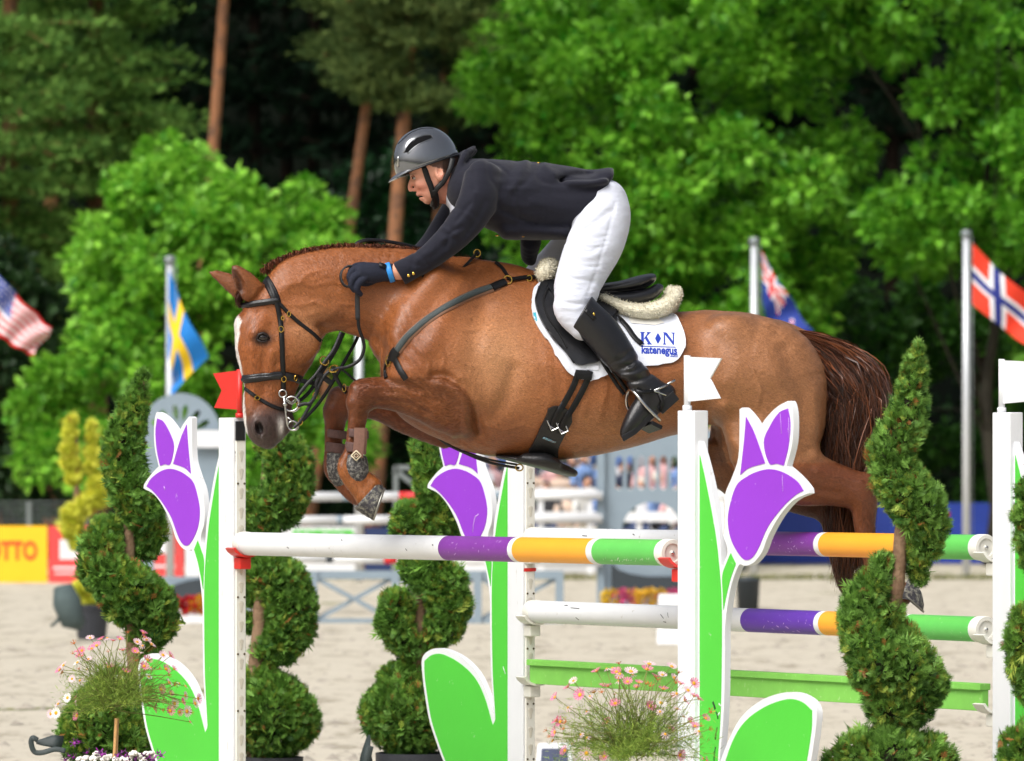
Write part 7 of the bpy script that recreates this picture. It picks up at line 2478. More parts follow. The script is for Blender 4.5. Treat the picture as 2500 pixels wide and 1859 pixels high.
J([(1160, 480), (1150, 520), (1120, 560)], 7, 2.5, -1)
J([(1185, 500), (1165, 540), (1130, 590)], 5, -2.5, -1)
J([(1150, 505), (1118, 545)], 4, -2.5, -1)
J([(1128, 560), (1100, 580), (1090, 610)], 4, -3, -1)
J([(1118, 575), (1085, 592)], 4, 2.5, -1)
J([(1090, 600), (1060, 632)], 5, -2, -1)
J([(1050, 620), (1020, 640)], 5, 2, -1)
J([(1010, 640), (1005, 668)], 4, -1.8, -1)
J([(1140, 400), (1150, 430), (1160, 470)], 5, -2.5, -1)
part('jacket', field_mesh('rider_jacket', jf_, m_jack, 1)[0], RID)
jk = bvh_of(RID.children[-1].data)
# collar lapel, shirt front, buttons
x = MB()
for (a, b_) in (((1117, 422), (1112, 470)), ):
    pass
sh = Field((1060, 440, -60), (1150, 600, 60), 2.6)
sh.chain([(1106, 486, -10, 14, 30), (1112, 520, -12, 12, 32), (1120, 556, -10, 10, 30)], k=0)
sh.chain([(1094, 470, 0, 17, 38), (1104, 492, 0, 17, 40)], k=6)
part('shirt', field_mesh('rider_shirt', sh, m_bree, 1)[0], RID)
for (u, v) in ((997, 673), (1009, 668)):
    h = shoot(jk, u, v); part('button', MB().ball(h[0] + h[1] * 1 / S, (4 / S, 2 / S, 4 / S)).mesh('cuff_button', m_gold), RID)
for (u, v) in ((1214, 582), (1277, 584)):
    part('button', MB().ball(H3(u, v - 4, -62), (5 / S, 5 / S, 2.4 / S)).mesh('front_button', m_gold), RID)
part('button', MB().ball(H3(1315, 399, -10), (5 / S, 5 / S, 2.5 / S)).mesh('back_button', m_gold), RID)

# gloves: palm and five curled fingers
for sd, nm in ((-1, 'near'), (1, 'far')):
    gf_ = Field((830, 620, sd * 95 - 60), (970, 745, sd * 95 + 60), 2.0)
    w0 = sd * 95
    gf_.chain([(955, 669, w0, 22, 22), (938, 670, w0, 21, 23), (915, 670, w0 + sd * 4, 25, 24), (890, 668, w0 + sd * 4, 24, 25)], k=0)
    tips = [[(890, 652, w0 - sd * 12), (870, 655, w0 - sd * 16), (859, 666, w0 - sd * 16), (860, 680, w0 - sd * 12)],
            [(888, 660, w0 + sd * 4), (867, 664, w0 + sd * 8), (857, 680, w0 + sd * 9), (862, 697, w0 + sd * 5)],
            [(890, 672, w0 + sd * 14), (870, 680, w0 + sd * 18), (861, 698, w0 + sd * 17), (868, 712, w0 + sd * 12)],
            [(896, 682, w0 + sd * 18), (880, 695, w0 + sd * 22), (875, 711, w0 + sd * 20), (883, 722, w0 + sd * 14)]]
    for q, t in enumerate(tips):
        r0 = [8.6, 9.2, 9, 8.2][q]
        gf_.chain([(*t[0], r0 + 1), (*t[1], r0 + 0.8), (*t[2], r0 - 0.6), (*t[3], r0 - 2)], k=1.2)
    gf_.chain([(920, 680, w0 - sd * 14, 13), (900, 690, w0 - sd * 24, 11.5), (882, 690, w0 - sd * 26, 10.5), (870, 684, w0 - sd * 22, 9)], k=4)
    part('glove', field_mesh('riding_glove', gf_, m_glove, 0)[0], RID)
x = MB()
pts, nr = [], []
for q in range(25):
    a = 2 * math.pi * q / 24
    e = np.array([0.30, 1.0]); e = e / np.linalg.norm(e)
    pts.append(H3(954 + e[0] * 22.5 * math.cos(a), 669 + e[1] * 22.5 * math.cos(a), -95 + 23.5 * math.sin(a)))
    nr.append(Vector((e[0] * math.cos(a), math.sin(a), -e[1] * math.cos(a))))
x.ribbon(pts, nr, 13 / S, 2.5 / S)
part('wristband', x.mesh('paper_wristband', mat('blue_paper_band', srgb(38, 136, 214), rough=0.5, var=0.12, vscale=120)), RID)
x = MB().ribbon([H3(928, 650, -116), H3(936, 652, -116), H3(944, 656, -116)], [Vector((-0.1, -0.75, 0.65))] * 3, 12 / S, 3 / S)
part('glove_tab', x.mesh('glove_tab', m_leather), RID)
x = MB()
pts = [H3(*p) for p in catmull([(878, 668, -84), (856, 655, -82), (840, 664, -84), (836, 682, -86), (846, 700, -88), (866, 700, -90)], 5)]
x.ribbon(pts, [(p - H3(858, 678, -86)).normalized() for p in pts], 16 / S, 4 / S)
part('rein', x.mesh('rein_loop', m_rein), BRI)

# riding boots
for sd in (-1, 1):
    dx = 0 if sd < 0 else -92
    rf = Field((1370 + dx, 715, sd * 214 - 60), (1670 + dx, 1095, sd * 214 + 60), 2.8)
    w0 = sd * 206
    rf.chain([(1402 + dx, 752, w0 + sd * -2, 46, 42), (1424 + dx, 776, w0, 44, 42), (1466 + dx, 818, w0 + sd * 4, 45, 42), (1502 + dx, 866, w0 + sd * 8, 41, 38), (1531 + dx, 900, w0 + sd * 10, 33, 31), (1554 + dx, 930, w0 + sd * 11, 31, 29), (1582 + dx, 955, w0 + sd * 11, 34, 29)], k=0)
    rf.chain([(1622 + dx, 962, w0 + sd * 11, 22, 24), (1596 + dx, 974, w0 + sd * 11, 33, 27), (1566 + dx, 1004, w0 + sd * 11, 32, 28), (1540 + dx, 1036, w0 + sd * 11, 24, 28), (1520 + dx, 1062, w0 + sd * 11, 13, 20)], k=14)
    rf.cut((1420 + dx, 765, 0), (-76 * 0.86, -40, 0), 3)
    for (a, b_, am) in (((1500, 905), (1560, 880), -3), ((1512, 922), (1572, 905), 3), ((1520, 935), (1580, 922), -3.5), ((1530, 905), (1548, 890), 3), ((1490, 890), (1535, 862), -2)):
        rf.relief([(a[0] + dx, a[1]), ((a[0] + b_[0]) / 2 + dx, (a[1] + b_[1]) / 2 + 5), (b_[0] + dx, b_[1])], 4, am * 1.8)
    rme, _ = field_mesh('riding_boot_upper', rf, m_rboot, 1)
    bo = part('boot', rme, RID, 'black leather riding boot in the stirrup')
    # sole and heel
    ws = w0 + sd * 11
    sl_ = MB(); Vs = []
    prof = [(1512, 1066), (1518, 1080), (1548, 1062), (1582, 1030), (1602, 1012), (1594, 1000), (1570, 1022), (1540, 1050)]
    for (u, v) in prof: Vs.append((u + dx, v))
    n_ = len(Vs)
    sl_.add([H3(u, v, ws - 24) for u, v in Vs] + [H3(u, v, ws + 24) for u, v in Vs],
            [tuple(range(n_)), tuple(range(2 * n_ - 1, n_ - 1, -1))] + [(i, i + n_, (i + 1) % n_ + n_, (i + 1) % n_) for i in range(n_)])
    part('sole', bevel_mesh(sl_.mesh('boot_sole', m_rboot, False), 2 / S), bo)
    hl = MB(); Vs = [(1594 + dx, 996), (1612 + dx, 1014), (1652 + dx, 978), (1636 + dx, 958)]
    hl.add([H3(u, v, ws - 23) for u, v in Vs] + [H3(u, v, ws + 23) for u, v in Vs], [(0, 1, 2, 3), (7, 6, 5, 4)] + [(i, i + 4, (i + 1) % 4 + 4, (i + 1) % 4) for i in range(4)])
    part('heel', bevel_mesh(hl.mesh('boot_heel', m_rboot, False), 2 / S), bo)
    sp = MB()
    sp.ring(H3(1590 + dx, 958, ws), 36 / S, 2.6 / S, (-0.35, 0, -1), 20, 6, 1.0, 0.85, xdir=(1, 0, 0.3))
    sp.tube([H3(1616 + dx, 946, ws), H3(1630 + dx, 938, ws), H3(1642 + dx, 932, ws)], [3 / S, 2.6 / S, 3.4 / S], 8)
    sp.tube([H3(1582 + dx, 962, ws - sd * -30), H3(1604 + dx, 952, ws - sd * -30), H3(1622 + dx, 944, ws - sd * -26)], 3 / S, 6)
    part('spur', sp.mesh('spur', m_steel), bo)
    ss = MB()
    ss.ribbon([H3(1546 + dx, 958, ws + sd * 30), H3(1562 + dx, 962, ws + sd * 31), H3(1590 + dx, 958, ws + sd * 31)], [Vector((0, sd, 0.1))] * 3, 9 / S, 2.5 / S)
    ss.ribbon([H3(1600 + dx, 956, ws + sd * 30), H3(1612 + dx, 984, ws + sd * 28), H3(1606 + dx, 1006, ws + sd * 25)], [Vector((0, sd, 0.1))] * 3, 9 / S, 2.5 / S)
    part('spur_strap', ss.mesh('spur_strap', m_leather), bo)
    if sd < 0:
        st_ = MB(); BVb = bvh_of(rme)
        strap(st_, BVb, [(1419, 742), (1436, 764), (1452, 780)], 12, 2.5, 0.3)
        part('strap', st_.mesh('boot_top_strap', m_leather), bo)
        gm = MB(); h = shoot(BVb, 1449, 768); gm.ball(h[0] + h[1] * 2 / S, (3 / S, 2 / S, 4 / S)); part('emblem', gm.mesh('boot_emblem', m_gold), bo)
    # stirrup iron
    si = MB()
    arch = catmull([(1606 + dx, 1030, ws + sd * 34), (1570 + dx, 994, ws + sd * 37), (1548 + dx, 966, ws + sd * 26), (1533 + dx, 955, ws), (1526 + dx, 972, ws - sd * 24), (1530 + dx, 1000, ws - sd * 34), (1560 + dx, 1036, ws - sd * 34)], 5)
    si.tube([H3(*p) for p in arch], 4.2 / S, 8)
    part('stirrup_iron', si.mesh('stirrup_iron', m_steel), SAD)
    tr = MB().bar(H3(1598 + dx, 1040, ws + sd * 38), H3(1570 + dx, 1050, ws - sd * 38), 30 / S, 10 / S, (0.5, 0, 1))
    part('stirrup_tread', bevel_mesh(tr.mesh('stirrup_tread', m_leather, False), 2 / S), SAD)

# helmet: turned shell, peak, vents, harness
HEL = None
m_hel = mat('helmet_gloss_grey', srgb(120, 123, 128), rough=0.14, var=0.04, vscale=40, coat=1.0, spec=0.8, metal=0.8)
m_mesh = mat('helmet_vent_mesh', srgb(16, 16, 18), rough=0.8, var=0.4, vscale=500, spec=0.1)
ex = np.array([math.cos(math.radians(-19.8)), math.sin(math.radians(-19.8))])     # along the rim, to the back
ey = np.array([ex[1], -ex[0]])                                                       # up from the rim
hc = np.array([1043.5, 401.0])


def hel_pt(th, ph, grow=0.0, drop=0.0):
    """th 0 at the crown .. 90 at the rim, ph around (0 = back)"""
    s_, c_ = math.sin(th), math.cos(th)
    s_ = math.copysign(abs(s_) ** 0.88, s_); c_ = math.copysign(abs(c_) ** 0.94, c_)
    fr = 0.5 - 0.5 * math.cos(ph)
    a = (81 + grow) * s_ * math.cos(ph); d = (66 + grow) * s_ * math.sin(ph); hgt = (90 + grow) * c_ - drop
    q = hc + ex * a + ey * hgt
    return H3(q[0], q[1], d)


hm = MB(); nph, nth = 48, 20
V = [hel_pt(math.pi / 2 * j / nth * 1.04, 2 * math.pi * i / nph) for j in range(nth + 1) for i in range(nph)]
V += [hel_pt(math.pi / 2 * 1.04, 2 * math.pi * i / nph, -7) for i in range(nph)]
Fc = [(j * nph + i, (j + 1) * nph + i, (j + 1) * nph + (i + 1) % nph, j * nph + (i + 1) % nph) for j in range(nth + 1) for i in range(nph)]
hm.add(V, Fc)
hel_me = hm.mesh('helmet_shell', m_hel)
HEL = part('helmet', hel_me, RID, 'glossy grey riding helmet with dark vents')
BH = bvh_of(hel_me)
rim = MB().tube([hel_pt(math.pi / 2 * 1.03, 2 * math.pi * i / 48, 0.5) for i in range(49)], 2.2 / S, 6, cap=False)
part('rim', rim.mesh('helmet_rim', mat('helmet_trim', srgb(30, 30, 32), rough=0.35, var=0.1)), HEL)
pk = MB(); Vp = []
for i in range(17):
    a = math.radians(180 - 68 + 136 * i / 16)
    inn = hel_pt(math.pi / 2 * 1.0, a, -1)
    f = math.cos((i - 8) / 8 * math.pi / 2)
    for q in range(5):
        t = q / 4
        o = inn + Vector((-(20 * f) * t / S, (-6 * math.sin(a) * 0) / S, -(12 * t + 6 * t * t * f) * (0.35 + 0.65 * f) / S))
        Vp.append(o)
nP = len(Vp)
Fp = [(i * 5 + q, i * 5 + q + 1, (i + 1) * 5 + q + 1, (i + 1) * 5 + q) for i in range(16) for q in range(4)]
V2, F2 = thicken(Vp, [Vector((0.2, 0, 1))] * nP, Fp, 3.0 / S)
part('peak', autosmooth(pk.add(V2, F2).mesh('helmet_peak', m_hel), 60), HEL)
vm = MB(); print_polys([[(988, 373), (994, 360), (1003, 349), (1018, 338), (1036, 332), (1052, 331), (1055, 337), (1040, 343), (1022, 351), (1008, 361), (996, 373)]], BH, vm, 0.7)
part('vent', vm.mesh('helmet_vent', m_mesh, None), HEL)
vt = MB()
for pth in ([(986, 374), (993, 359), (1002, 348), (1018, 336), (1036, 330), (1053, 329), (1057, 337)], [(995, 376), (1008, 363), (1022, 353), (1040, 345), (1057, 338)]):
    strap(vt, BH, pth, 2.4, 1.6, 0.2)
part('vent_trim', vt.mesh('helmet_vent_trim', m_hel), HEL)
sm = MB(); strap(sm, BH, [(972, 352), (985, 340), (1003, 324), (1030, 314), (1050, 313)], 2.0, 1.0, 0.1)
strap(sm, BH, [(1050, 313), (1085, 322), (1108, 350), (1114, 366)], 2.0, 1.0, 0.1)
part('seam', sm.mesh('helmet_seam', m_mesh), HEL)
emb = MB(); strap(emb, BH, [(972, 408), (971, 395), (972, 382)], 7, 2, 0.3)
part('badge', emb.mesh('helmet_badge', m_steel), HEL)
hs_ = MB()
free_strap(hs_, [(1036, 410, -46), (1044, 436, -46), (1054, 462, -44), (1060, 484, -36)], 14, 4)
free_strap(hs_, [(1106, 390, -52), (1098, 420, -58), (1082, 448, -52), (1064, 468, -44), (1061, 490, -30), (1056, 503, -6)], 13, 4)
free_strap(hs_, [(1060, 466, -43), (1064, 480, -38), (1066, 496, -24), (1060, 506, 0), (1066, 496, 24), (1060, 466, 43)], 14, 5)
free_strap(hs_, [(1036, 410, 46), (1044, 436, 46), (1054, 462, 42), (1060, 484, 34)], 11, 3, (0, 1, 0.15))
part('harness', hs_.mesh('helmet_harness', m_leather), HEL)
# ------------------------------------------------------------------ the far jump, boards, flags, spectators
m_gjump = mat('grey_blue_paint', srgb(134, 150, 162), rough=0.5, var=0.05, vscale=3)
m_gdark = mat('dark_slate_panel', srgb(52, 60, 66), rough=0.5, var=0.08, vscale=3)
DJ = 70.0
kJ = DJ / F


def px_plate(name, outer, D, thick, material, holes=(), bev=0.0):
    """upright plate cut to an outline with holes, facing the camera, real thickness"""
    Vc, Fc = cdt_fill(outer, 14.0, holes)
    P = [W(u, v, D) for u, v in Vc]
    V2, F2 = thicken(P, [Vector((0, 1, 0))] * len(P), [tuple(f) for f in Fc], thick)
    return autosmooth(MB().add(V2, F2).mesh(name, material), 40)


def arc(cx, cy, rx, ry, a0, a1, n=14):
    return [(cx + rx * math.cos(math.radians(a0 + (a1 - a0) * i / n)), cy - ry * math.sin(math.radians(a0 + (a1 - a0) * i / n))) for i in range(n + 1)]


def vslot(cx, y0, y1, hw):
    return arc(cx, y0 + hw, hw, hw, 180, 0, 5) + arc(cx, y1 - hw, hw, hw, 0, -180, 5)


# right stand: balustrade of slots over a round arch
T = thing('grey_wing', 'grey blue wing with slots and a round arch, seen under the belly of the horse', 'jump stand', Vector((W(1560, 1470, DJ).x, DJ, 0)))
u0, u1 = 1457, 1668
slots = [vslot(1490 + i * 27, 1112, 1198, 9) for i in range(7)]
arch = arc(1592, 1290, 76, 76, 180, 0, 16) + [(1668 - 0.1, 1372), (1516, 1372)]
part('panel', px_plate('grey_wing_panel', [(1457, 1480), (1457, 1075), (1500, 1050), (1600, 1036), (1740, 1050), (1740, 1480)], DJ, 0.06, m_gjump,
     [vslot(1512 + i * 27, 1112, 1198, 9) for i in range(7)] + [arc(1592, 1300, 74, 74, 180, 0, 16) + [(1666, 1374), (1518, 1374)]]), T)
part('dark_panel', px_plate('grey_wing_dark', [(1492, 1375), (1510, 1392), (1540, 1402), (1580, 1408), (1680, 1408), (1680, 1450), (1492, 1450)], DJ - 0.05, 0.03, m_gdark), T)
part('pilaster', MB().bar(W(1467, 1478, DJ - 0.04), W(1467, 1070, DJ - 0.04), 0.09, 0.06, (0, 1, 0)).mesh('pilaster', m_gjump, False), T)
part('base', MB().box(W(1600, 1500, DJ - 0.1), (145 * kJ, 0.12, 22 * kJ)).mesh('wing_base', m_whitew, False), T)
# left stand: palm fan over pillars
T = thing('grey_wing', 'grey blue wing with a fan shaped top behind the left tulip', 'jump stand', Vector((W(440, 1440, DJ).x, DJ, 0)))
fan = [(344, 1128)] + arc(440, 1060, 98, 100, 172, 8, 18) + [(536, 1128), (530, 1140), (530, 1470), (346, 1470), (346, 1140)]
fl = []
for a in (30, 55, 80, 100, 125, 150):
    ca, sa = math.cos(math.radians(a)), math.sin(math.radians(a))
    p = lambda r, t: (440 + ca * r - sa * t, 1068 - sa * r * 0.98 - ca * t)
    fl.append([p(38, 0), p(55, 6), p(72, 8), p(84, 3), p(86, 0), p(84, -3), p(72, -8), p(55, -6)])
part('fan_panel', px_plate('grey_wing_fan', fan, DJ, 0.06, m_gjump, fl + [[(376, 1158), (488, 1158), (488, 1408), (376, 1408)]]), T)
part('dark_panel', px_plate('grey_wing_dark', [(398, 1452), (420, 1430), (460, 1418), (500, 1412), (530, 1412), (530, 1462), (398, 1462)], DJ - 0.05, 0.03, m_gdark), T)
part('base', MB().box(W(430, 1502, DJ - 0.1), (150 * kJ, 0.12, 26 * kJ)).mesh('wing_base', m_whitew, False), T)
part('cross_board', MB().bar(W(466, 1072, DJ - 0.1), W(560, 1072, DJ - 0.1), 0.04, 42 * kJ).mesh('cross_board', m_whitew, False), T)


def far_pole(label, v0, v1, u0, u1, bands, r=0.055):
    a, b = W(u0, v0, DJ - 0.15), W(u1, v1, DJ - 0.15)
    T = thing('far_pole', label, 'pole', Vector(((a.x + b.x) / 2, a.y, 0)), 'poles of the far jump')
    us = [u0] + [x for x, _ in bands] + [u1]
    ms = [m_white] + [m for _, m in bands]
    for i in range(len(ms)):
        p, q = a.lerp(b, (us[i] - u0) / (u1 - u0)), a.lerp(b, (us[i + 1] - u0) / (u1 - u0))
        part('band', MB().tube([p, q], r, 14).mesh('pole_band', ms[i]), T)


m_redp = mat('red_pole_paint', srgb(206, 40, 44), rough=0.45, var=0.05)
far_pole('upper white pole with red and grey bands on the far jump', 1214, 1210, 545, 1470, [(836, m_gjump), (868, m_white), (974, m_redp), (1052, m_white), (1200, m_gjump), (1228, m_white)])
far_pole('middle white pole of the far jump, lower than the red banded one', 1272, 1266, 545, 1470, [(822, m_gjump), (838, m_white), (960, m_redp), (1000, m_white)])
far_pole('lowest white pole of the far jump, just above the lattice gate', 1362, 1372, 545, 1470, [(796, m_gdark), (814, m_white), (938, m_redp), (970, m_white)])
# lattice gate
T = thing('lattice_gate', 'grey lattice gate with crossed bars standing on the sand', 'gate', Vector((W(1060, 1530, 66).x, 66, 0)))
D = 66.0; kk = D / F
for (v, nm) in ((1404, 'top_rail'), (1520, 'bottom_rail')):
    part(nm, MB().bar(W(600, v, D), W(1372, v, D), 0.05, 20 * kk).mesh('gate_' + nm, m_gjump, False), T)
for u in (602, 765, 965, 1166, 1366):
    part('upright', MB().bar(W(u, 1394, D - 0.03), W(u, 1530, D - 0.03), 20 * kk, 0.05, (0, 1, 0)).mesh('gate_upright', m_gjump, False), T)
for i, (ua, ub) in enumerate(((612, 755), (775, 955), (975, 1156), (1176, 1356))):
    part('brace', MB().bar(W(ua, 1414, D), W(ub, 1512, D), 0.03, 11 * kk).mesh('gate_brace', m_gjump, False), T)
    part('brace', MB().bar(W(ub, 1414, D + 0.04), W(ua, 1512, D + 0.04), 0.03, 11 * kk).mesh('gate_brace', m_gjump, False), T)
# flower troughs and number boards
rng = np.random.default_rng(9)


def trough(label, u0, u1, v, D, cols, seed):
    T = thing('flower_trough', label, 'flower box', Vector((W((u0 + u1) / 2, v, D).x, D, 0)))
    rg = np.random.default_rng(seed)
    a, b = W(u0, v, D), W(u1, v, D)
    n = 500
    pos = np.stack([rg.uniform(a.x, b.x, n), D + rg.uniform(-0.1, 0.1, n), a.z + rg.uniform(-0.04, 0.14, n)], axis=1)
    R = frames(rg.normal(0, 1, (n, 3)) + np.array([0, -0.5, 0.8]), rg.uniform(-1, 1, n))
    V, Fc = scatter(LEAF, LEAF_F, pos, R, rg.uniform(0.05, 0.10, n))
    me = mesh_from('trough_flowers', V, Fc, m_leafd, False)
    cc = np.array([srgb(*c) for c in cols])[np.clip(((pos[:, 0] - a.x) / (b.x - a.x) * len(cols) + rg.normal(0, 0.4, n)).astype(int), 0, len(cols) - 1)]
    set_colors(me, 'leaf', np.repeat(cc, len(LEAF), axis=0))
    o = part('flowers', me, T); o['kind'] = 'stuff'
    part('box', MB().box(((a.x + b.x) / 2, D, a.z / 2 - 0.02), (abs(b.x - a.x) / 2, 0.12, a.z / 2 - 0.02)).mesh('trough_box', m_whitew, False), T)


trough('white trough of red and yellow flowers behind the left tulip', 430, 560, 1494, 66, [(190, 40, 50), (220, 170, 40), (230, 180, 50)], 1)
trough('trough of yellow and pink flowers under the round arch', 1470, 1660, 1474, 69, [(226, 190, 60), (210, 90, 140), (226, 180, 60), (210, 170, 70), (200, 80, 130)], 2)


def number_board(label, D, u0, u1, v0, v1, digits=None, screen=(46, 56, 84)):
    k = D / F
    a, b = W(u0, v0, D), W(u1, v1, D)
    T = thing('number_board', label, 'sign', Vector(((a.x + b.x) / 2, D, 0)))
    cx, w = (a.x + b.x) / 2, abs(b.x - a.x) / 2
    mb = MB(); zt = a.z
    V = [(cx - w * 1.15, D - 0.12, 0.0), (cx + w * 1.15, D - 0.12, 0.0), (cx + w, D, zt), (cx - w, D, zt), (cx - w * 1.15, D + 0.25, 0.0), (cx + w * 1.15, D + 0.25, 0.0), (cx + w, D + 0.06, zt), (cx - w, D + 0.06, zt)]
    mb.add(V, [(0, 1, 2, 3), (5, 4, 7, 6), (4, 0, 3, 7), (1, 5, 6, 2), (3, 2, 6, 7), (4, 5, 1, 0)])
    part('shell', bevel_mesh(mb.mesh('number_board_shell', m_whitew, False), 0.02, 3), T)
    z0, z1 = zt * 0.22, zt * 0.82
    f = lambda z: D - 0.12 + 0.12 * z / zt - 0.004
    pm_ = MB().add([(cx - w * 0.86, f(z0), z0), (cx + w * 0.86, f(z0), z0), (cx + w * 0.78, f(z1), z1), (cx - w * 0.78, f(z1), z1)], [(0, 1, 2, 3)])
    pn_ = part('panel', pm_.mesh('number_panel', mat('panel_%d' % screen[0], srgb(*screen), rough=0.3, var=0.25, vscale=12), False), T)
    if digits:
        tp, tf_ = text_px(digits, 1.0, 0, 1, 0, lambda u, v: Vector((cx - w * 0.6 + u * w * 1.2, f(zt * 0.52) - 0.006, zt * 0.30 - v * zt * 0.55)), tilt=0)
        part('digits', MB().add(tp, tf_).mesh('number_digits', m_gdark, None), T)


number_board('white framed board with a dark blue panel behind the middle stand foot', 34.0, 1313, 1394, 1815, 1930)
number_board('white number board showing 44 beside the round arch', 58, 1608, 1668, 1451, 1500, '44', (214, 216, 214))

# sponsor boards round the arena
m_by = mat('yellow_board', srgb(250, 196, 30), rough=0.5, var=0.04, vscale=2)
m_br = mat('coral_board', srgb(226, 72, 70), rough=0.5, var=0.04, vscale=2)
m_bb = mat('blue_board', srgb(40, 70, 176), rough=0.5, var=0.06, vscale=2)
m_bn = mat('navy_board', srgb(34, 52, 96), rough=0.5, var=0.06, vscale=2)
m_or = mat('orange_red_print', srgb(226, 84, 30), rough=0.5, var=0.05)


def board(label, D, u0, u1, v0, v1, material, prints=()):
    a, b = W(u0, v0, D), W(u1, v1, D)
    T = thing('sponsor_board', label, 'board', Vector(((a.x + b.x) / 2, D, 0)), 'sponsor boards round the arena')
    part('panel', MB().box(((a.x + b.x) / 2, D, (a.z + max(b.z, 0)) / 2), ((b.x - a.x) / 2 - 0.01, 0.02, (a.z - max(b.z, 0)) / 2)).mesh('board_panel', material, False), T)
    for pr in prints:
        if pr[0] == 'box':
            _, x0, x1, y0, y1, mm = pr
            p, q = W(x0, y0, D), W(x1, y1, D)
            part('print', MB().add([(p.x, D - 0.024, p.z), (q.x, D - 0.024, p.z), (q.x, D - 0.024, q.z), (p.x, D - 0.024, q.z)], [(0, 1, 2, 3)]).mesh('board_print', mm, False), T)
        else:
            _, txt, x0, x1, yb, h, mm = pr
            tp, tf_ = text_px(txt, h, x0, x1, yb, lambda u, v: Vector((W(u, v, D).x, D - 0.026, W(u, v, D).z)), tilt=0, bold=0.04)
            part('print', MB().add(tp, tf_).mesh('board_lettering', mm, None), T)
    return T


board('yellow sponsor board with red lettering at the left edge', 89, -160, 117, 1284, 1424, m_by, [('text', 'LOTTO', -54, 92, 1366, 62, m_or)])
board('coral board with a white square behind the yellow conifer', 89, 118, 300, 1284, 1424, m_br, [('box', 146, 190, 1318, 1366, m_white), ('box', 130, 186, 1384, 1390, m_white), ('box', 134, 182, 1398, 1402, m_white)])
board('coral board with a white square behind the left tulip', 89, 301, 450, 1276, 1411, m_br, [('box', 380, 420, 1306, 1352, m_white), ('box', 376, 428, 1380, 1386, m_white)])
board('white board just left of the red flag stand', 89, 451, 640, 1276, 1411, m_white)
board('white board with green lettering behind the far poles', 92, 641, 888, 1286, 1400, m_white, [('text', 'mawa', 716, 866, 1306, 26, m_green)])
board('navy board behind the folded hooves', 92, 889, 958, 1288, 1400, m_bn)
board('white board between the navy board and the round arch', 92, 959, 1210, 1286, 1400, m_white)
board('plain white board under the spectators, by the middle stand', 96, 1211, 1460, 1290, 1398, m_white)
board('white board seen through the round arch', 98, 1461, 1790, 1250, 1392, m_white)
for i, (u0, u1) in enumerate(((1791, 2040), (2041, 2290), (2291, 2560))):
    board(('blue board below the tail of the horse', 'blue board with a small red mark beside the tall conifer', 'blue board at the right edge behind the last stand')[i], 106, u0, u1, 1228, 1376, m_bb, [('box', 2308, 2318, 1250, 1262, m_redp)] if i == 2 else ())
for i, (u0, u1, D) in enumerate([(-480, -161, 89), (-800, -481, 89), (-1120, -801, 89), (2561, 2830, 106), (2831, 3100, 106), (3101, 3400, 106)]):
    board('%s sponsor board past the %s edge, %s along' % (('white', 'coral', 'yellow', 'blue', 'white', 'blue')[i], 'left' if i < 3 else 'right', ('first', 'second', 'third')[i % 3]), D, u0, u1, 1284 if i < 3 else 1228, 1424 if i < 3 else 1376, (m_white, m_br, m_by, m_bb, m_white, m_bb)[i])
# verge of rough grass in front of the boards
V_ = []
rng = np.random.default_rng(3)
n = 9000
pos = np.stack([rng.uniform(-9, 11, n), rng.uniform(91, 91.6, n) , rng.uniform(0, 0.03, n)], axis=1)
R = frames(rng.normal(0, 0.5, (n, 3)) + np.array([0, 0, 1.0]), rng.uniform(-1, 1, n))
V, Fc = scatter(np.array([(0, 0.06, 0), (0, -0.06, 0), (1, 0, 0)]), np.array([(0, 1, 2)]), pos, R, rng.uniform(0.04, 0.14, n))
me = mesh_from('verge_blades', V, Fc, m_leafd, False)
t = rng.uniform(0, 1, n)
set_colors(me, 'leaf', np.repeat(np.array(srgb(70, 82, 34))[None] * (1 - t)[:, None] + np.array(srgb(150, 150, 90))[None] * t[:, None], 3, axis=0))
tag(link('verge_grass', me), 'strip of rough grass along the foot of the boards', 'grass', kind='stuff')

# mesh fence behind the left boards
T = thing('wire_fence', 'grey wire fence behind the yellow board', 'fence', Vector((W(200, 1140, 97).x, 97, 0)))
m_gal = mat('galvanised_steel', srgb(130, 138, 138), rough=0.5, metal=0.5, var=0.1)
for u in (-70, 71, 212, 353):
    part('post', MB().bar(W(u, 1224, 97), W(u, 1398, 97), 0.09, 0.07, (0, 1, 0)).mesh('fence_post', m_gal, False), T)
for v in (1226, 1238, 1250, 1262, 1274, 1286, 1300, 1316):
    part('wire', MB().tube([W(-90, v, 97), W(420, v, 97)], 0.008, 5).mesh('fence_wire', m_gal), T)
# steel frame by the conifer
T = thing('steel_frame', 'grey steel frame standing behind the folded hooves', 'frame', Vector((W(990, 1400, 84).x, 84, 0)))
for a, b in (((966, 1138), (966, 1398)), ((1046, 1138), (1046, 1398)), ((966, 1142), (1046, 1142)), ((966, 1150), (1046, 1210))):
    part('bar', MB().bar(W(*a, 84), W(*b, 84), 0.07, 0.07, (0, 1, 0)).mesh('frame_bar', m_gal, False), T)
tag(link('dark_bin', MB().lathe(Vector((W(1826, 1450, 72).x, 72, 0)), [(0, 0), (0.13, 0), (0.15, 0.36), (0.16, 0.37), (0.14, 0.40), (0, 0.42)], 18).mesh('bin', m_gdark)), 'small dark bin on the sand behind the right tulip stem', 'bin')

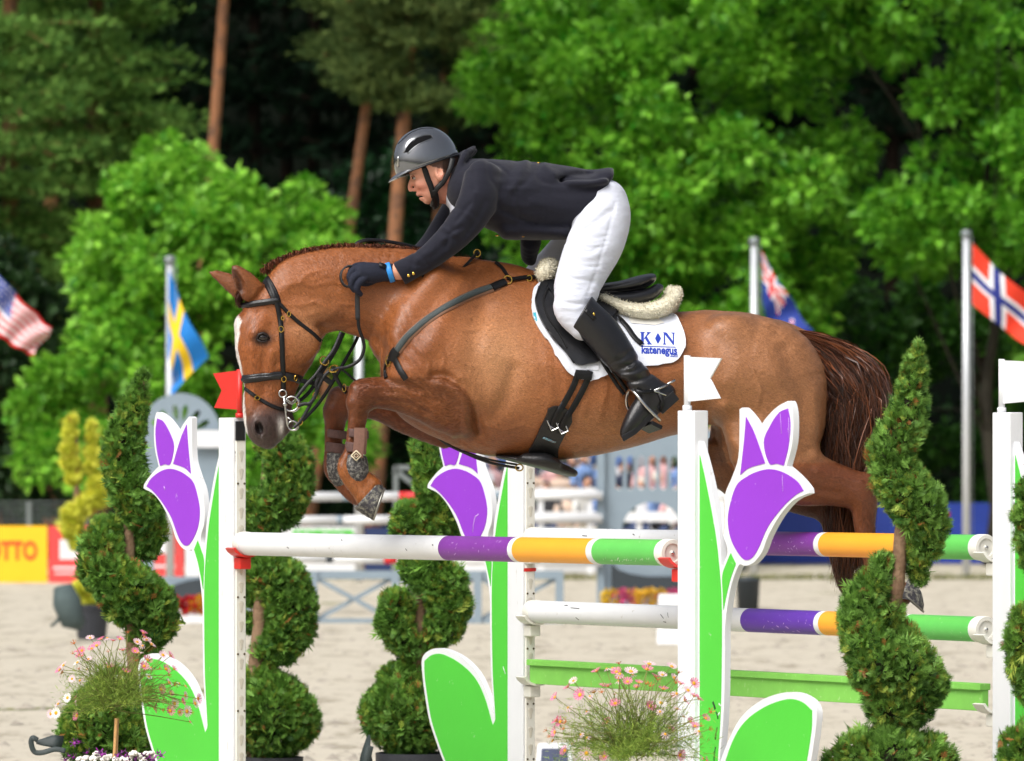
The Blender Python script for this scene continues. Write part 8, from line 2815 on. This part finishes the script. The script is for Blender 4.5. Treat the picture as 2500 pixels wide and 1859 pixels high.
# flags
m_pole = mat('flag_pole_aluminium', srgb(206, 210, 214), rough=0.35, metal=0.3, var=0.04)
FM = {c: mat('flag_' + c, srgb(*v), rough=0.75, var=0.05, vscale=3, trans=0.12) for c, v in dict(red=(216, 40, 44), white=(238, 238, 240), blue=(30, 60, 150), navy=(26, 54, 140), sky=(24, 128, 214), yellow=(248, 206, 30), orange=(236, 62, 34), ink=(30, 44, 130)).items()}


def flag(label, D, pole_u, top_v, bot_v, corners, pattern, nx=60, ny=44, waves=3.0, amp=0.10, pole=True):
    """corners: hoist top, hoist bottom, fly bottom, fly top (pixels); pattern(x, y) -> colour name, x from the hoist, y from the top"""
    k = D / F
    b = W(pole_u, 1300, D)
    T = thing('flag', label, 'flag', Vector((b.x, D, 0)), 'national flags along the far side')
    if pole:
        part('pole', MB().tube([Vector((b.x, D, 0)), Vector((b.x, D, CAMZ - (top_v - YH) * k))], [0.064, 0.054], 14).mesh('flag_pole', m_pole), T)
        part('finial', MB().lathe(Vector((b.x, D, CAMZ - (top_v - YH) * k)), [(0.085, -0.05), (0.09, 0), (0.07, 0.05), (0, 0.06)], 14).mesh('flag_finial', m_gal), T)
    c = [np.array(p, float) for p in corners]
    V = []
    for j in range(ny + 1):
        for i in range(nx + 1):
            x, y = i / nx, j / ny
            q = (c[0] * (1 - y) + c[1] * y) * (1 - x) + (c[3] * (1 - y) + c[2] * y) * x
            q = q + np.array([0, 14 * math.sin(math.pi * x) * 0.6])
            ph = waves * 2 * math.pi * (x * 0.9 + y * 0.35)
            dy = amp * math.sin(ph) * x ** 0.6
            q = q + np.array([6 * math.cos(ph) * x ** 0.7, 0])
            p = W(q[0], q[1], D - 0.09 + dy); V.append(p)
    Fc, names, mi = [], [], []
    for j in range(ny):
        for i in range(nx):
            Fc.append((j * (nx + 1) + i, j * (nx + 1) + i + 1, (j + 1) * (nx + 1) + i + 1, (j + 1) * (nx + 1) + i))
            nm = pattern((i + 0.5) / nx, (j + 0.5) / ny)
            if nm not in names: names.append(nm)
            mi.append(names.index(nm))
    me = mesh_from('flag_cloth', V, Fc, None, True, mats=[FM[q] for q in names], mat_idx=mi)
    part('cloth', me, T)
    part('halyard', MB().tube([Vector((b.x + 0.1, D - 0.05, 0.5)), Vector((b.x + 0.09, D - 0.05, CAMZ - (top_v + 10 - YH) * k))], 0.008, 5).mesh('halyard', m_gal), T)


def p_sweden(x, y):
    return 'yellow' if abs(x - 0.36) < 0.075 or abs(y - 0.5) < 0.11 else 'sky'


def p_norway(x, y):
    if abs(x - 0.36) < 0.05 or abs(y - 0.5) < 0.07: return 'ink'
    if abs(x - 0.36) < 0.105 or abs(y - 0.5) < 0.145: return 'white'
    return 'orange'


def p_usa(x, y):
    if x < 0.42 and y < 0.54:
        a, b = (x / 0.42 * 6) % 1 - 0.5, (y / 0.54 * 5) % 1 - 0.5
        return 'white' if a * a + b * b < 0.045 else 'blue'
    return 'red' if int(y * 13) % 2 == 0 else 'white'


def p_nz(x, y):
    if x < 0.5 and y < 0.5:
        a, b = x / 0.5, y / 0.5
        if abs(a - 0.5) < 0.07 or abs(b - 0.5) < 0.1: return 'red'
        if abs(a - 0.5) < 0.13 or abs(b - 0.5) < 0.18: return 'white'
        d = min(abs(a - b), abs(a + b - 1))
        return 'red' if d < 0.06 else ('white' if d < 0.16 else 'navy')
    for (sx, sy) in ((0.75, 0.22), (0.66, 0.46), (0.84, 0.42), (0.75, 0.78)):
        q = (x - sx) ** 2 * 3 + (y - sy) ** 2
        if q < 0.0012: return 'red'
        if q < 0.0028: return 'white'
    return 'navy'


flag('stars and stripes flag blowing in at the left edge', 94, -30, 600, 1300, [(-28, 640), (-26, 800), (84, 868), (126, 800)], p_usa, 78, 52)
flag('blue flag with a yellow cross hanging on a pole at the left', 84, 415, 634, 1300, [(412, 660), (410, 850), (424, 966), (506, 872)], p_sweden, 60, 60, 1.3, 0.10)
flag('dark blue ensign with a small red and white cross behind the saddle', 92, 1841, 588, 1300, [(1858, 612), (1862, 735), (1890, 900), (1985, 808)], p_nz, 70, 60, 2.0, 0.12)
flag('red flag with a blue cross at the right edge', 92, 2359, 570, 1300, [(2374, 594), (2374, 742), (2540, 860), (2545, 748)], p_norway, 70, 50, 1.5, 0.10)
b = W(877, 1300, 90)
tag(link('flag_pole', MB().tube([Vector((b.x, 90, 0)), Vector((b.x, 90, 5.2))], [0.064, 0.056], 14).mesh('flag_pole', m_pole)), 'bare white flag pole seen under the neck of the horse', 'pole')

# spectators on the far side: small seated and standing figures
rg = np.random.default_rng(44)
SHIRT = [srgb(*c) for c in ((214, 214, 220), (90, 120, 176), (40, 48, 72), (214, 170, 170), (226, 200, 180), (120, 150, 200), (60, 60, 64), (230, 230, 226), (180, 130, 140), (70, 90, 70))]
_mk = {}


def fig_mesh(ci, hi_):
    if (ci, hi_) in _mk: return _mk[(ci, hi_)]
    mb = MB()
    tor = [(0.0, 0.10), (0.16, 0.12), (0.17, 0.25), (0.15, 0.45), (0.19, 0.58), (0.16, 0.66), (0.06, 0.69), (0.055, 0.74)]
    V, Fc, mi = [], [], []
    def add(v, f, m):
        b = len(V); V.extend(v); Fc.extend([tuple(i + b for i in q) for q in f]); mi.extend([m] * len(f))
    t = MB().lathe((0, 0, 0), tor, 10); t.v = [(p[0], p[1] * 0.6, p[2]) for p in t.v]; add(t.v, t.f, 0)
    hd = MB().ball((0, -0.01, 0.83), (0.075, 0.09, 0.105), 10, 7); add(hd.v, hd.f, 1)
    hr = MB().ball((0, 0.015, 0.86), (0.082, 0.095, 0.095), 10, 7); add(hr.v, hr.f, 2)
    for s in (-1, 1):
        ar = MB().tube([(s * 0.19, 0, 0.6), (s * 0.24, -0.05, 0.38), (s * 0.14, -0.2, 0.28)], [0.055, 0.048, 0.035], 8); add(ar.v, ar.f, 0)
        lg = MB().tube([(s * 0.09, 0, 0.14), (s * 0.11, -0.38, 0.16), (s * 0.11, -0.40, -0.28)], [0.085, 0.07, 0.05], 8); add(lg.v, lg.f, 3)
    ms = [mat('shirt_%d' % ci, SHIRT[ci], rough=0.8, var=0.08), mat('spectator_skin', srgb(206, 156, 132), rough=0.6, var=0.05), mat('hair_%d' % hi_, [srgb(60, 44, 34), srgb(150, 120, 84), srgb(36, 34, 40), srgb(226, 222, 210)][hi_], rough=0.8, var=0.1), mat('trousers_%d' % (ci % 3), [srgb(70, 84, 120), srgb(160, 150, 130), srgb(36, 36, 40)][ci % 3], rough=0.8, var=0.1)]
    me = mesh_from('spectator', V, Fc, None, True, mats=ms, mat_idx=mi)
    _mk[(ci, hi_)] = me
    return me


CN = ['white', 'blue', 'navy', 'pale pink', 'cream', 'pale blue', 'black', 'white', 'pink', 'olive']
ROWN = ['front', 'middle', 'back']
ORD = ['first', 'second', 'third', 'fourth', 'fifth', 'sixth', 'seventh', 'eighth', 'ninth', 'tenth', 'eleventh', 'twelfth', 'thirteenth', 'fourteenth', 'fifteenth', 'sixteenth', 'seventeenth', 'eighteenth', 'nineteenth', 'twentieth', 'twenty first']
for r in range(3):
    D = 98 + r * 1.3; zs = 0.55 + r * 0.5
    us = np.arange(1105 + 9 * r, 1760, 33)
    for j, u in enumerate(us):
        ci, hi_ = int(rg.integers(0, 10)), int(rg.integers(0, 4))
        b = W(u + rg.uniform(-14, 14), 1140, D + rg.uniform(-0.2, 0.2)); b.z = zs + rg.uniform(-0.08, 0.12)
        o = link('person', fig_mesh(ci, hi_), None, b); o.scale = (rg.uniform(0.9, 1.15), 1, rg.uniform(0.85, 1.12)); o.rotation_euler = (rg.uniform(-0.1, 0.25), rg.uniform(-0.15, 0.15), rg.uniform(-0.9, 0.9))
        tag(o, 'seated spectator in %s, %s from the left in the %s row' % (CN[ci], ORD[j], ROWN[r]), 'person', 'spectators in the stand')
    st = MB().box((W(1430, 1140, D).x, D + 0.1, zs - 0.02), (4.4 * 0.62, 0.5, 0.04))
    st.box((W(1430, 1140, D).x, D + 0.6, zs / 2 - 0.1), (4.4 * 0.62, 0.04, zs / 2 + 0.05))
    tag(link('bench', st.mesh('grandstand_bench', m_gal, False)), 'plain bench carrying the %s row of spectators' % ROWN[r], 'bench')
# white fence rails of the stand
T = thing('rail_fence', 'white rail fence in front of the spectators', 'fence', Vector((W(1300, 1300, 95).x, 95, 0)))
for v in (1205, 1262):
    part('rail', MB().bar(W(1060, v, 95), W(1790, v, 95), 0.05, 0.16).mesh('fence_rail', m_whitew, False), T)
for u in range(1080, 1800, 120):
    part('post', MB().bar(W(u, 1190, 95.06), W(u, 1405, 95.06), 0.09, 0.07, (0, 1, 0)).mesh('fence_post', m_whitew, False), T)
# white marquee behind the stand
T = thing('marquee', 'white marquee wall behind the spectators', 'marquee', Vector((W(1420, 1200, 103).x, 103, 0)))
a, b = W(1110, 1110, 103), W(1720, 1110, 103)
part('wall', MB().box(((a.x + b.x) / 2, 103, a.z / 2), ((b.x - a.x) / 2, 0.02, a.z / 2)).mesh('marquee_wall', mat('marquee_canvas', srgb(222, 226, 228), rough=0.7, var=0.04, vscale=2), False), T)
rf_ = MB().add([(a.x - 0.1, 102.9, a.z), (b.x + 0.1, 102.9, a.z), (b.x - 0.2, 105, a.z + 0.5), (a.x + 0.3, 105, a.z + 0.5)], [(0, 1, 2, 3)])
part('roof', rf_.mesh('marquee_roof', mat('marquee_canvas', srgb(222, 226, 228)), False), T)
